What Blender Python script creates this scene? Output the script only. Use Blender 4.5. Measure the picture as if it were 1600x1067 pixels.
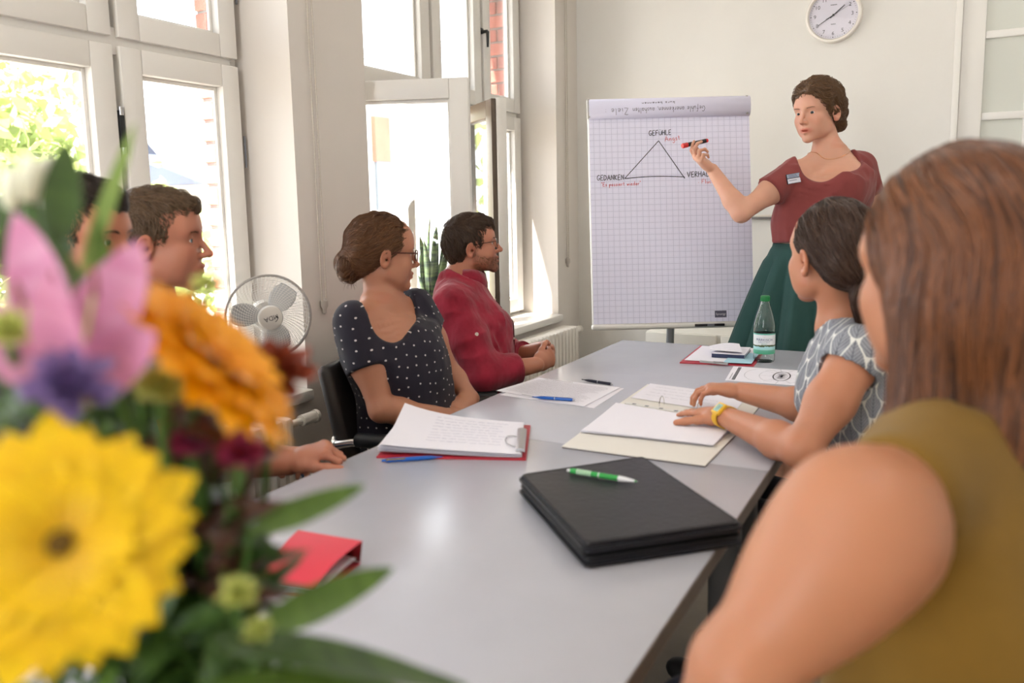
import bpy, bmesh, math, random
import numpy as np
from mathutils import Vector, Matrix, Quaternion
random.seed(7); RNG = np.random.default_rng(7)
for o in list(bpy.data.objects): bpy.data.objects.remove(o)
SC = bpy.context.scene; COL = SC.collection
# ------------------------------------------------------------------ camera (surveyed from the room's own lines)
FPX, CPX, CPY, EYE = 1273.0, 787.0, 493.0, 1.29
def _cam_axes():
    v1 = np.array([1490-CPX, -(308-CPY), -FPX]); vz = -np.array([981-CPX, -(10000-CPY), -FPX])
    v1 /= np.linalg.norm(v1); vz -= v1*(vz@v1); vz /= np.linalg.norm(vz)
    return np.array([np.cross(v1, vz), v1, vz])
CAMM = _cam_axes(); EYEP = np.array([0, 0, EYE])
def ray(x, y): return CAMM @ np.array([(x-CPX)/FPX, -(y-CPY)/FPX, -1.0])
def at(x, y, d): return EYEP + ray(x, y)*d                      # survey a point: sight line and its depth in metres
def on_z(x, y, z): r = ray(x, y); return EYEP + r*((z-EYE)/r[2])
def on_x(x, y, X): r = ray(x, y); return EYEP + r*(X/r[0])
def on_y(x, y, Y): r = ray(x, y); return EYEP + r*(Y/r[1])
cam = bpy.data.cameras.new('camera'); cam.sensor_width = 36; cam.lens = FPX/1600*36
cam.shift_x = (800-CPX)/1600; cam.shift_y = -(533.5-CPY)/1600
cam.clip_start = 0.02; cam.dof.use_dof = True; cam.dof.focus_distance = 3.15; cam.dof.aperture_fstop = 2.9
cam_o = bpy.data.objects.new('camera', cam); COL.objects.link(cam_o)
m4 = Matrix(CAMM.tolist()).to_4x4(); m4.translation = (0, 0, EYE); cam_o.matrix_world = m4; SC.camera = cam_o
# ------------------------------------------------------------------ sky, sun, fill lamps, exposure
SUN_DIR = Vector((1.0, 2.1, -3.75)).normalized()
w = bpy.data.worlds.new('hazy_sky'); SC.world = w; w.use_nodes = True
bg = w.node_tree.nodes['Background']; bg.inputs[0].default_value = (0.90, 0.95, 1.0, 1); bg.inputs[1].default_value = 6.5
sun = bpy.data.lights.new('sun', 'SUN'); sun.energy = 60; sun.angle = 0.009; sun.color = (1, .94, .85)
sun_o = bpy.data.objects.new('sun', sun); COL.objects.link(sun_o); sun_o.rotation_euler = SUN_DIR.to_track_quat('-Z', 'Y').to_euler()
for i, (x, y) in enumerate(((0.6, 0.9), (0.6, 3.2), (-1.0, -0.8))):  # soft fill added to brighten the room, no fixtures behind it
    l = bpy.data.lights.new('fill_light', 'AREA'); l.shape = 'RECTANGLE'; l.size = 1.2; l.size_y = 1.2; l.energy = 9; l.color = (1, .97, .94)
    lo = bpy.data.objects.new('fill_light', l); COL.objects.link(lo); lo.location = (x, y, 3.10)
SC.view_settings.view_transform = 'Standard'; SC.view_settings.look = 'None'
SC.view_settings.gamma = 1; SC.view_settings.use_curve_mapping = False; SC.view_settings.exposure = 0.32
SC.cycles.use_denoising = True; SC.cycles.max_bounces = 10; SC.cycles.transparent_max_bounces = 16
SC.cycles.caustics_reflective = False; SC.cycles.caustics_refractive = False; SC.cycles.sample_clamp_indirect = 6
# ------------------------------------------------------------------ materials
MATS = {}
def srgb(r, g, b):
    f = lambda c: c/12.92 if c <= .04045 else ((c+.055)/1.055)**2.4
    return (f(r/255), f(g/255), f(b/255))
class NT:
    def __init__(s, name):
        s.m = bpy.data.materials.new(name); s.m.use_nodes = True; s.t = s.m.node_tree; s.b = s.t.nodes['Principled BSDF']; s.out = s.t.nodes['Material Output']
    def n(s, typ, **kw):
        nd = s.t.nodes.new(typ)
        for k, v in kw.items(): setattr(nd, k, v)
        return nd
    def set(s, nd, key, v):
        if hasattr(v, 'is_linked') or isinstance(v, bpy.types.NodeSocket): s.t.links.new(v, nd.inputs[key])
        else:
            i = nd.inputs[key]
            if hasattr(i.default_value, '__len__') and not hasattr(v, '__len__'): v = (v,)*len(i.default_value)
            if hasattr(v, '__len__') and len(i.default_value) == 4 and len(v) == 3: v = tuple(v)+(1,)
            i.default_value = v
    def math(s, op, a, b=0.0, c=0.0):
        nd = s.n('ShaderNodeMath', operation=op); s.set(nd, 0, a); s.set(nd, 1, b); s.set(nd, 2, c); return nd.outputs[0]
    def mix(s, f, a, b, blend='MIX'):
        nd = s.n('ShaderNodeMix', data_type='RGBA', blend_type=blend); s.set(nd, 0, f); s.set(nd, 6, a); s.set(nd, 7, b); return nd.outputs[2]
    def coord(s, kind='Object'): return s.n('ShaderNodeTexCoord').outputs[kind]
    def xyz(s, v): nd = s.n('ShaderNodeSeparateXYZ'); s.set(nd, 0, v); return nd.outputs
    def vec(s, x, y, z): nd = s.n('ShaderNodeCombineXYZ'); s.set(nd, 0, x); s.set(nd, 1, y); s.set(nd, 2, z); return nd.outputs[0]
    def scale(s, v, k): nd = s.n('ShaderNodeMapping'); s.set(nd, 0, v); nd.inputs['Scale'].default_value = k; return nd.outputs[0]
    def noise(s, v, sc, det=3, rough=.55): nd = s.n('ShaderNodeTexNoise'); s.set(nd, 'Vector', v); s.set(nd, 'Scale', sc); s.set(nd, 'Detail', det); s.set(nd, 'Roughness', rough); return nd.outputs[0]
    def ramp(s, f, a, b):
        nd = s.n('ShaderNodeMapRange'); s.set(nd, 0, f); s.set(nd, 1, a); s.set(nd, 2, b); return nd.outputs[0]
    def bump(s, h, st, dist=.01): nd = s.n('ShaderNodeBump'); s.set(nd, 'Height', h); s.set(nd, 'Strength', st); s.set(nd, 'Distance', dist); s.t.links.new(nd.outputs[0], s.b.inputs['Normal'])
    def attr(s, name): return s.n('ShaderNodeAttribute', attribute_name=name).outputs
def mat(name, col, rough=.5, metal=0, spec=.5, nz=None, bump=None, attr=None, sss=0, sheen=0, coat=0, stretch=None, trans=0, ior=1.45):
    if name in MATS: return MATS[name]
    t = NT(name); b = t.b; c = col
    src = t.coord()
    if stretch: src = t.scale(src, stretch)
    cs = None
    if nz:
        f = t.noise(src, nz[0], 4); cs = t.mix(t.ramp(f, .3, .7), tuple(x*(1-nz[1]) for x in col), tuple(min(1, x*(1+nz[1])) for x in col))
    if attr:
        a = t.attr(attr)[0]; cs = t.mix(1.0, cs if cs is not None else col, a, 'MULTIPLY')
    t.set(b, 'Base Color', cs if cs is not None else col)
    t.set(b, 'Roughness', rough); t.set(b, 'Metallic', metal); t.set(b, 'Specular IOR Level', spec); t.set(b, 'IOR', ior)
    if sss: t.set(b, 'Subsurface Weight', sss); b.inputs['Subsurface Radius'].default_value = (1, .35, .2); b.inputs['Subsurface Scale'].default_value = .008
    if sheen: t.set(b, 'Sheen Weight', sheen); t.set(b, 'Sheen Roughness', .5)
    if coat: t.set(b, 'Coat Weight', coat)
    if trans: t.set(b, 'Transmission Weight', trans)
    if bump: t.bump(t.noise(src, bump[0], 4), bump[1], .004)
    MATS[name] = t.m; return t.m
def glass_mat(name='window_glass', tint=(1, 1, 1), refl=.08, rough=0.0):
    if name in MATS: return MATS[name]
    t = NT(name); tr = t.n('ShaderNodeBsdfTransparent'); t.set(tr, 0, tint); gl = t.n('ShaderNodeBsdfGlossy'); t.set(gl, 'Roughness', rough)
    lw = t.n('ShaderNodeLayerWeight'); t.set(lw, 0, .25); mx = t.n('ShaderNodeMixShader')
    t.set(mx, 0, t.math('ADD', t.math('MULTIPLY', lw.outputs[0], .6), refl)); t.t.links.new(tr.outputs[0], mx.inputs[1]); t.t.links.new(gl.outputs[0], mx.inputs[2])
    t.t.links.new(mx.outputs[0], t.out.inputs[0]); MATS[name] = t.m; return t.m
# ------------------------------------------------------------------ objects
def link(o, parent=None):
    COL.objects.link(o)
    if parent is not None: o.parent = parent
    return o
def tag(o, label=None, cat=None, group=None, kind=None):
    for k, v in (('label', label), ('category', cat), ('group', group), ('kind', kind)):
        if v: o[k] = v
    return o
def empty(name, label, cat, loc=(0, 0, 0), rz=0, group=None):
    o = bpy.data.objects.new(name, None); o.empty_display_size = .05; o.location = loc; o.rotation_euler = (0, 0, rz); link(o); return tag(o, label, cat, group)
def setting(name, loc=(0, 0, 0)):
    o = bpy.data.objects.new(name, None); o.location = loc; link(o); o['kind'] = 'structure'; return o
def from_np(name, V, Fc, m=None, parent=None, smooth=True, attrs=None, uv=None):
    me = bpy.data.meshes.new(name); V = np.asarray(V, np.float32)
    if isinstance(Fc, np.ndarray):
        k = Fc.shape[1]; me.vertices.add(len(V)); me.vertices.foreach_set('co', V.ravel()); me.loops.add(Fc.size); me.loops.foreach_set('vertex_index', Fc.ravel().astype(np.int32))
        me.polygons.add(len(Fc)); me.polygons.foreach_set('loop_start', np.arange(0, Fc.size, k, dtype=np.int32)); me.polygons.foreach_set('loop_total', np.full(len(Fc), k, np.int32)); me.update(calc_edges=True)
    else: me.from_pydata([tuple(map(float, v)) for v in V], [], Fc); me.update()
    if smooth: me.polygons.foreach_set('use_smooth', np.ones(len(me.polygons), bool))
    if attrs:
        for k, v in attrs.items():
            a = me.attributes.new(k, 'FLOAT_COLOR', 'POINT'); c = np.ones((len(V), 4), np.float32); c[:, :3] = v; a.data.foreach_set('color', c.ravel())
    if uv is not None:
        l = me.uv_layers.new(name='UVMap'); idx = np.empty(len(me.loops), np.int32); me.loops.foreach_get('vertex_index', idx); l.data.foreach_set('uv', np.asarray(uv, np.float32)[idx].ravel())
    if m: me.materials.append(m)
    return link(bpy.data.objects.new(name, me), parent)
class MB:
    """collects simple solids; build() links them as ONE mesh object"""
    def __init__(s): s.bm = bmesh.new()
    def _new(s, bmn, M=None):
        if M is not None: bmn.transform(M)
        me = bpy.data.meshes.new('t'); bmn.to_mesh(me); bmn.free(); s.bm.from_mesh(me); bpy.data.meshes.remove(me); return s
    def box(s, lo, hi, bev=0, M=None, seg=2):
        b = bmesh.new(); bmesh.ops.create_cube(b, size=1); lo = Vector(lo); hi = Vector(hi)
        d = hi-lo
        b.transform(Matrix.Translation((lo+hi)/2) @ Matrix.Diagonal((*d, 1)))
        if bev: bmesh.ops.bevel(b, geom=list(b.edges), offset=min(bev, min(abs(x) for x in d)*.49), segments=seg, affect='EDGES', profile=.5)
        return s._new(b, M)
    def cyl(s, p0, p1, r0, r1=None, seg=20, cap=True, bev=0):
        r1 = r0 if r1 is None else r1; p0 = Vector(p0); p1 = Vector(p1); d = p1-p0
        b = bmesh.new(); bmesh.ops.create_cone(b, cap_ends=cap, segments=seg, radius1=r0, radius2=r1, depth=d.length)
        if bev: bmesh.ops.bevel(b, geom=[e for e in b.edges if all(len(f.verts) > 4 for f in e.link_faces[:1]) or any(len(f.verts) > 4 for f in e.link_faces)], offset=bev, segments=2, affect='EDGES')
        return s._new(b, Matrix.Translation((p0+p1)/2) @ d.to_track_quat('Z', 'Y').to_matrix().to_4x4())
    def sph(s, c, r, M=None, u=16, v=10):
        b = bmesh.new(); bmesh.ops.create_uvsphere(b, u_segments=u, v_segments=v, radius=1)
        rr = (r, r, r) if not hasattr(r, '__len__') else r
        b.transform(Matrix.Translation(Vector(c)) @ (M.to_4x4() if M is not None else Matrix()) @ Matrix.Diagonal((*rr, 1))); return s._new(b)
    def lathe(s, prof, seg=32, M=None, cap=False):
        b = bmesh.new(); rings = []
        for r, z in prof: rings.append([b.verts.new((r*math.cos(a), r*math.sin(a), z)) for a in np.linspace(0, 2*math.pi, seg, endpoint=False)])
        for a, c in zip(rings, rings[1:]):
            for i in range(seg): b.faces.new((a[i], a[(i+1) % seg], c[(i+1) % seg], c[i]))
        if cap: b.faces.new(rings[0][::-1]); b.faces.new(rings[-1])
        return s._new(b, M)
    def tube(s, pts, r, seg=8, closed=False, cap=True):
        pts = [Vector(p) for p in pts]; n = len(pts); rr = r if hasattr(r, '__len__') else [r]*n
        b = bmesh.new(); rings = []; up = None
        for i in range(n):
            if closed: t = (pts[(i+1) % n]-pts[i-1]).normalized()
            else: t = (pts[min(i+1, n-1)]-pts[max(i-1, 0)]).normalized()
            if up is None: up = Vector((0, 0, 1)) if abs(t.z) < .9 else Vector((1, 0, 0))
            u = (up - t*up.dot(t)).normalized(); v = t.cross(u); up = u
            rings.append([b.verts.new(pts[i]+(u*math.cos(a)+v*math.sin(a))*rr[i]) for a in np.linspace(0, 2*math.pi, seg, endpoint=False)])
        rg = range(n if closed else n-1)
        for i in rg:
            a, c = rings[i], rings[(i+1) % n]
            for k in range(seg): b.faces.new((a[k], a[(k+1) % seg], c[(k+1) % seg], c[k]))
        if cap and not closed: b.faces.new(rings[0][::-1]); b.faces.new(rings[-1])
        return s._new(b)
    def prism(s, poly, z0, z1, M=None, bev=0):
        b = bmesh.new(); lo = [b.verts.new((x, y, z0)) for x, y in poly]; hi = [b.verts.new((x, y, z1)) for x, y in poly]; n = len(poly)
        b.faces.new(lo[::-1]); b.faces.new(hi)
        for i in range(n): b.faces.new((lo[i], lo[(i+1) % n], hi[(i+1) % n], hi[i]))
        bmesh.ops.recalc_face_normals(b, faces=list(b.faces))
        if bev: bmesh.ops.bevel(b, geom=list(b.edges), offset=bev, segments=2, affect='EDGES')
        return s._new(b, M)
    def quad(s, pts): f = [s.bm.verts.new(Vector(p)) for p in pts]; s.bm.faces.new(f); return s
    def build(s, name, m, parent=None, smooth=True, angle=40):
        me = bpy.data.meshes.new(name); s.bm.normal_update(); s.bm.to_mesh(me); s.bm.free()
        if smooth:
            me.polygons.foreach_set('use_smooth', np.ones(len(me.polygons), bool))
            me.set_sharp_from_angle(angle=math.radians(angle))
        me.materials.append(m); return link(bpy.data.objects.new(name, me), parent)
def ring(c, r, ax, n=32):
    """points of a circle about c, axis ax"""
    q = Vector(ax).normalized().to_track_quat('Z', 'Y'); return [Vector(c)+q @ Vector((r*math.cos(a), r*math.sin(a), 0)) for a in np.linspace(0, 2*math.pi, n, endpoint=False)]
def text_mesh(txt, size, m, parent=None, M=None, ext=.0004, name='lettering', align='CENTER', bend=None, font_scale=1.0):
    cu = bpy.data.curves.new('t', 'FONT'); cu.body = txt; cu.size = size; cu.extrude = ext; cu.align_x = align; cu.align_y = 'CENTER'; cu.resolution_u = 3; cu.space_character = 1.0
    o = bpy.data.objects.new('t', cu); COL.objects.link(o); dg = bpy.context.evaluated_depsgraph_get(); me = bpy.data.meshes.new_from_object(o.evaluated_get(dg)); bpy.data.objects.remove(o); bpy.data.curves.remove(cu)
    me.name = name; me.materials.clear(); me.materials.append(m)
    if font_scale != 1.0: me.transform(Matrix.Diagonal((font_scale, 1, 1, 1)))
    if bend:   # wrap about a vertical cylinder of radius bend; text faces -Y
        for v in me.vertices: a = v.co.x/bend; r = bend+v.co.z; v.co = Vector((r*math.sin(a), -r*math.cos(a), v.co.y))
    if M is not None: me.transform(M)
    return link(bpy.data.objects.new(name, me), parent)
def stroke_mesh(strokes, wdt, name, m, parent, M=None, lift=0.0006):
    """pen strokes (lists of x,y) as thin ribbons lying on a sheet"""
    V, Fc = [], []
    for st in strokes:
        P = np.array(st, float)
        if len(P) < 2: continue
        for i in range(len(P)):
            t = P[min(i+1, len(P)-1)]-P[max(i-1, 0)]; t = t/(np.linalg.norm(t)+1e-9); nrm = np.array([-t[1], t[0]])*wdt/2
            V += [(*(P[i]+nrm), lift), (*(P[i]-nrm), lift)]
            if i: k = len(V); Fc.append((k-4, k-3, k-1, k-2))
    o = from_np(name, V, Fc, m, parent, smooth=False)
    if M is not None: o.data.transform(M)
    return o
def copy_tree(o, parent=None):
    c = o.copy(); COL.objects.link(c)
    if parent is not None: c.parent = parent
    for ch in list(o.children): copy_tree(ch, c)
    return c
# ================================================================== THE ROOM
WL, DB, WIN = -2.0, 4.6, -2.24        # inner face of the window wall, back wall, window plane
Y1a, Y1b, Y2a, Y2b = 0.30, 2.165, 2.57, 4.30   # the two window recesses
SILL, HEAD, CEIL = .66, 2.95, 3.2
wall_m = mat('cream_wall_paint', srgb(229, 226, 221), .85, spec=.2, nz=(3, .02), bump=(160, .04))
lwall_m = mat('warm_wall_paint', srgb(226, 219, 212), .85, spec=.2, nz=(3, .02), bump=(160, .04))
white_m = mat('white_window_lacquer', srgb(234, 231, 226), .4, spec=.4)
bronze_m = mat('dark_bronze_cladding', srgb(92, 78, 66), .45)
seal_m = mat('grey_seal', srgb(120, 122, 130), .6)
steel_m = mat('brushed_steel', srgb(190, 190, 192), .3, metal=1)
chrome_m = mat('chrome', srgb(225, 225, 228), .12, metal=1)
black_m = mat('black_plastic', srgb(28, 28, 30), .4)
GL = glass_mat()
o = MB().box((-2.6, -2.4, -.1), (2.4, DB+.1, 0)).build('floor', mat('oak_linoleum', srgb(158, 146, 130), .5, nz=(12, .05), bump=(200, .05))); tag(o, kind='structure')
o = MB().box((-2.43, -2.4, CEIL), (2.4, DB+.1, CEIL+.1)).build('ceiling', mat('white_ceiling_paint', srgb(238, 236, 232), .9)); tag(o, kind='structure')
mb = MB()
mb.box((-2.43, Y1b, 0), (WL, Y2a, CEIL)); mb.box((-2.43, Y2b, 0), (WL, DB+.1, CEIL))
mb.box((-2.43, -2.4, 0), (WL, -1.9, CEIL))
mb.box((-2.43, -0.3, 0), (WL, Y1a, CEIL))
for a, b in ((-1.9, -.3), (Y1a, Y1b), (Y2a, Y2b)):
    mb.box((-2.43, a, 0), (WL, b, SILL-.04)); mb.box((-2.43, a, HEAD), (WL, b, CEIL))
o = mb.build('wall_left', lwall_m); tag(o, kind='structure')
# back wall with the door opening
DX0, DX1 = 0.0, .60
mb = MB().box((-2.43, DB, 0), (DX0, DB+.12, CEIL)).box((DX1, DB, 0), (2.4, DB+.12, CEIL)).box((DX0, DB, 2.75), (DX1, DB+.12, CEIL))
o = mb.build('wall_back', wall_m); tag(o, kind='structure')
o = MB().box((2.3, -2.4, 0), (2.4, DB+.1, CEIL)).build('wall_right', wall_m); tag(o, kind='structure')
mb = MB().box((-2.43, -2.4, 0), (2.4, -2.3, .7)).box((-2.43, -2.4, 2.7), (2.4, -2.3, CEIL)).box((-2.43, -2.4, .7), (-1.5, -2.3, 2.7)).box((-.4, -2.4, .7), (.3, -2.3, 2.7)).box((.3, -2.4, .7), (2.4, -2.3, 2.7))
o = mb.build('wall_front', wall_m); tag(o, kind='structure')
o = MB().box((-2.0, DB-.015, 0), (DX0-.12, DB, .09), .004).build('baseboard_back', white_m); tag(o, kind='structure')
# ------------------------------------------------------------------ windows
def frame_rect(x0, x1, ya, yb, za, zb, wy, wzb=None, wzt=None, bev=.004):
    """rectangular frame of four rails in the plane of the wall"""
    wzb = wy if wzb is None else wzb; wzt = wy if wzt is None else wzt
    return MB().box((x0, ya, za), (x1, ya+wy, zb), bev).box((x0, yb-wy, za), (x1, yb, zb), bev).box((x0, ya+wy, za), (x1, yb-wy, za+wzb), bev).box((x0, ya+wy, zb-wzt), (x1, yb-wy, zb), bev)
def sash(parent, name, ya, yb, za, zb, hinge=None, angle=0, handle=True, dark_out=False):
    """a casement: built in its own hinge frame, y runs along the wall, +x into the room"""
    w_ = .075; yl = yb-ya
    e = bpy.data.objects.new(name, None); link(e, parent)
    hy = ya if hinge in (None, 'a') else yb
    e.location = (WIN, hy, 0); e.rotation_euler = (0, 0, angle); s = 1 if hinge in (None, 'a') else -1
    y0, y1 = (0, yl) if s > 0 else (-yl, 0)
    fr = frame_rect(-.02, .03, y0, y1, za, zb, w_).build('sash_frame', white_m, e)
    fr2 = frame_rect(-.012, .0, y0+w_, y1-w_, za+w_, zb-w_, .012, bev=.002).build('glazing_bead', white_m, e)
    frame_rect(-.016, -.012, y0+w_-.002, y1-w_+.002, za+w_-.002, zb-w_+.002, .008, bev=0).build('gasket', seal_m, e)
    if dark_out:
        frame_rect(-.045, -.0202, y0+.004, y1-.004, za+.004, zb-.004, w_+.004, bev=.003).build('outer_cladding', bronze_m, e)
        frame_rect(-.02, .022, y0-.002 if s < 0 else y1, y0 if s < 0 else y1+.002, za+.03, zb-.03, .0005, bev=0).build('lock_strip', steel_m, e) if False else None
    MB().box((-.017, y0+w_-.004, za+w_-.004), (-.013, y1-w_+.004, zb-w_+.004)).build('pane', GL, e)
    return e
def window(idx, ya, yb, nsash, mull_lo, mull_hi, opened):
    root = setting('window_%d' % idx)
    frame_rect(WIN-.06, WIN-.015, ya, yb, SILL, HEAD, .05).build('window_frame', white_m, root)
    mb = MB().box((WIN-.06, ya+.05, 1.765), (WIN+.012, yb-.05, 1.845), .004)
    mb.build('transom', white_m, root)
    for y in mull_lo: MB().box((WIN-.06, y-.03, SILL+.05), (WIN-.012, y+.03, 1.765), .003).build('mullion', white_m, root)
    for y in mull_hi: MB().box((WIN-.06, y-.03, 1.845), (WIN-.012, y+.03, HEAD-.05), .003).build('mullion', white_m, root)
    eg = [ya+.02]+list(mull_hi)+[yb-.02]
    for a, b in zip(eg, eg[1:]): sash(root, 'fanlight', a+.012, b-.012, 1.815, HEAD-.03)
    eg = [ya+.02]+list(mull_lo)+[yb-.02]
    for k, (a, b) in enumerate(zip(eg, eg[1:])):
        h, ang = opened.get(k, (None, 0)); sash(root, 'casement', a+.012, b-.012, SILL+.02, 1.79, h, ang, dark_out=h is not None)
    mb = MB().box((WIN-.06, ya, SILL-.04), (WL+.035, yb, SILL), .008); mb.build('window_sill', white_m, root)
    return root
w1 = window(1, Y1a, Y1b+.0, 3, (1.02, 1.655), (1.02, 1.655), {})
w2 = window(2, Y2a, Y2b, 3, (3.21, 3.735), (3.36, 3.845), {0: ('a', math.radians(-69)), 1: ('b', math.radians(49))})
w0 = window(3, -1.9, -.3, 2, (-1.1,), (-1.1,), {})
# black wrought hardware: hinges between the sashes, a stay on the open casement
for (y, z) in ((1.652, 1.56), (1.652, 1.50)): pass
hg = MB().box((WIN+.0, 1.645, 1.49), (WIN+.034, 1.663, 1.60), .003).build('window_hinge', black_m, w1)
MB().cyl((WIN+.03, 1.654, 1.585), (WIN+.03, 1.654, 1.61), .008).cyl((WIN+.03, 1.654, 1.47), (WIN+.03, 1.654, 1.49), .008).build('window_hinge', steel_m, w1)
for z in (1.50, 2.06): MB().cyl((WIN+.022, 2.150, z-.055), (WIN+.022, 2.150, z+.055), .004).build('window_hinge', seal_m, w1)
MB().box((WIN+.0, 3.845-.02, 2.19), (WIN+.03, 3.845+.02, 2.22), .004).cyl((WIN+.02, 3.85, 2.2), (WIN+.06, 3.85, 2.2), .008).cyl((WIN+.06, 3.85, 2.2), (WIN+.06, 3.85, 2.12), .008, .006).build('window_handle', black_m, w2)
# blind chains on the pillars
chain_m = mat('blind_chain', srgb(205, 196, 184), .5)
def chain(y, ztop, zbot, lab):
    e = empty('blind_chain', lab, 'blind chain', (WL+.012, y, zbot))
    for s in (-.012, .012):
        mb = MB().cyl((0, s, .02), (0, s, ztop-zbot), .0022, seg=6)
        for k in range(int((ztop-zbot)/.012)): mb.sph((0, s, .02+k*.012), .0034, u=6, v=4)
        mb.build('bead_chain', chain_m, e)
    MB().lathe([(.0, -.03), (.007, -.026), (.008, -.01), (.014, .0), (.014, .02), (.004, .03), (0, .03)], 12).build('chain_weight', mat('chain_weight', srgb(196, 188, 180), .4), e)
yc1 = on_x(494, 300, WL)[1]; z1 = on_x(502, 478, WL)[2]
chain(yc1, 3.0, z1, 'thin white bead chain hanging on the wall pillar between the two windows')
yc2 = on_x(883, 250, WL)[1]; z2 = on_x(884, 410, WL)[2]
chain(yc2, 3.0, z2, 'thin white bead chain hanging beside the far corner of the room')
# ------------------------------------------------------------------ brick outer reveals, each brick a piece
brick_ms = [mat('red_brick_%d' % k, c, .85, nz=(30, .15), bump=(120, .4)) for k, c in enumerate((srgb(152, 84, 72), srgb(142, 76, 66), srgb(162, 94, 80)))]
mortar_m = mat('brick_mortar', srgb(120, 116, 112), .9)
def brick_reveal(name, y, zb, zt, x0=-2.43, x1=-2.315):
    root = setting(name)
    MB().box((x0+.004, y+.008, zb), (x1, y+.1, zt)).build('mortar_bed', mortar_m, root)
    me = None; n = 0
    for r in range(int((zt-zb)/.077)):
        z = zb+r*.077; off = 0 if r % 2 else -.065
        segs = ((x0, x1),) if r % 2 else ((x0, x0+.06), (x0+.07, x1))
        for a, b in segs:
            bo = MB().box((a, y+random.uniform(-.002, .002), z), (b, y+.1, z+.066), .003, seg=1).build('brick', brick_ms[n % 3], root, smooth=False); n += 1
brick_reveal('trim_1', Y2b-.012, .7, 2.95)
brick_reveal('trim_2', Y1b-.012, .7, 2.95)
for n_, (ya, yb, z_) in enumerate(((Y1a-.2, Y1b+.16, 2.46), (Y2a-.16, Y2b+.3, 2.70))):  # unseen blocks added above the windows to keep sun off the reveals
    o = MB().box((-2.56, ya, z_), (-2.43, yb, z_+1.5), .004).build('trim_%d' % (n_+3), mat('sun_blocker', srgb(200, 192, 180), .85), smooth=False); tag(o, kind='structure')
# ------------------------------------------------------------------ glazed door in the back wall
d = setting('door_1')
MB().box((DX0-.03, DB-.025, 0), (DX0, DB, 2.80), .004).box((DX1, DB-.025, 0), (DX1+.03, DB, 2.80), .004).box((DX0-.03, DB-.025, 2.75), (DX1+.03, DB, 2.80), .004).build('door_casing', white_m, d)
gx0, gx1 = DX0+.098, DX1-.1
zb = [2.62, 2.425, 2.047, 1.669, 1.291, .913, .6]
mb = MB().box((DX0, DB+.0, 0), (gx0, DB+.04, 2.75), .003).box((gx1, DB, 0), (DX1, DB+.04, 2.75), .003).box((gx0, DB, 0), (gx1, DB+.04, .6), .003).box((gx0, DB, 2.62), (gx1, DB+.04, 2.75), .003)
mb.build('door_leaf', white_m, d)
for z in zb[1:-1]: MB().box((gx0, DB+.004, z-.018), (gx1, DB+.036, z+.018), .006).build('muntin', white_m, d)
gxm = .285
MB().box((gxm-.018, DB+.004, .6), (gxm+.018, DB+.036, 2.62), .006).build('muntin', white_m, d)
frost = mat('milky_door_glass', srgb(214, 216, 208), .12, spec=.6)
for a, b in zip(zb, zb[1:]):
    for xa, xb in ((gx0, gxm-.018), (gxm+.018, gx1)): MB().box((xa, DB+.018, b), (xb, DB+.022, a)).build('pane', frost, d)
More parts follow.
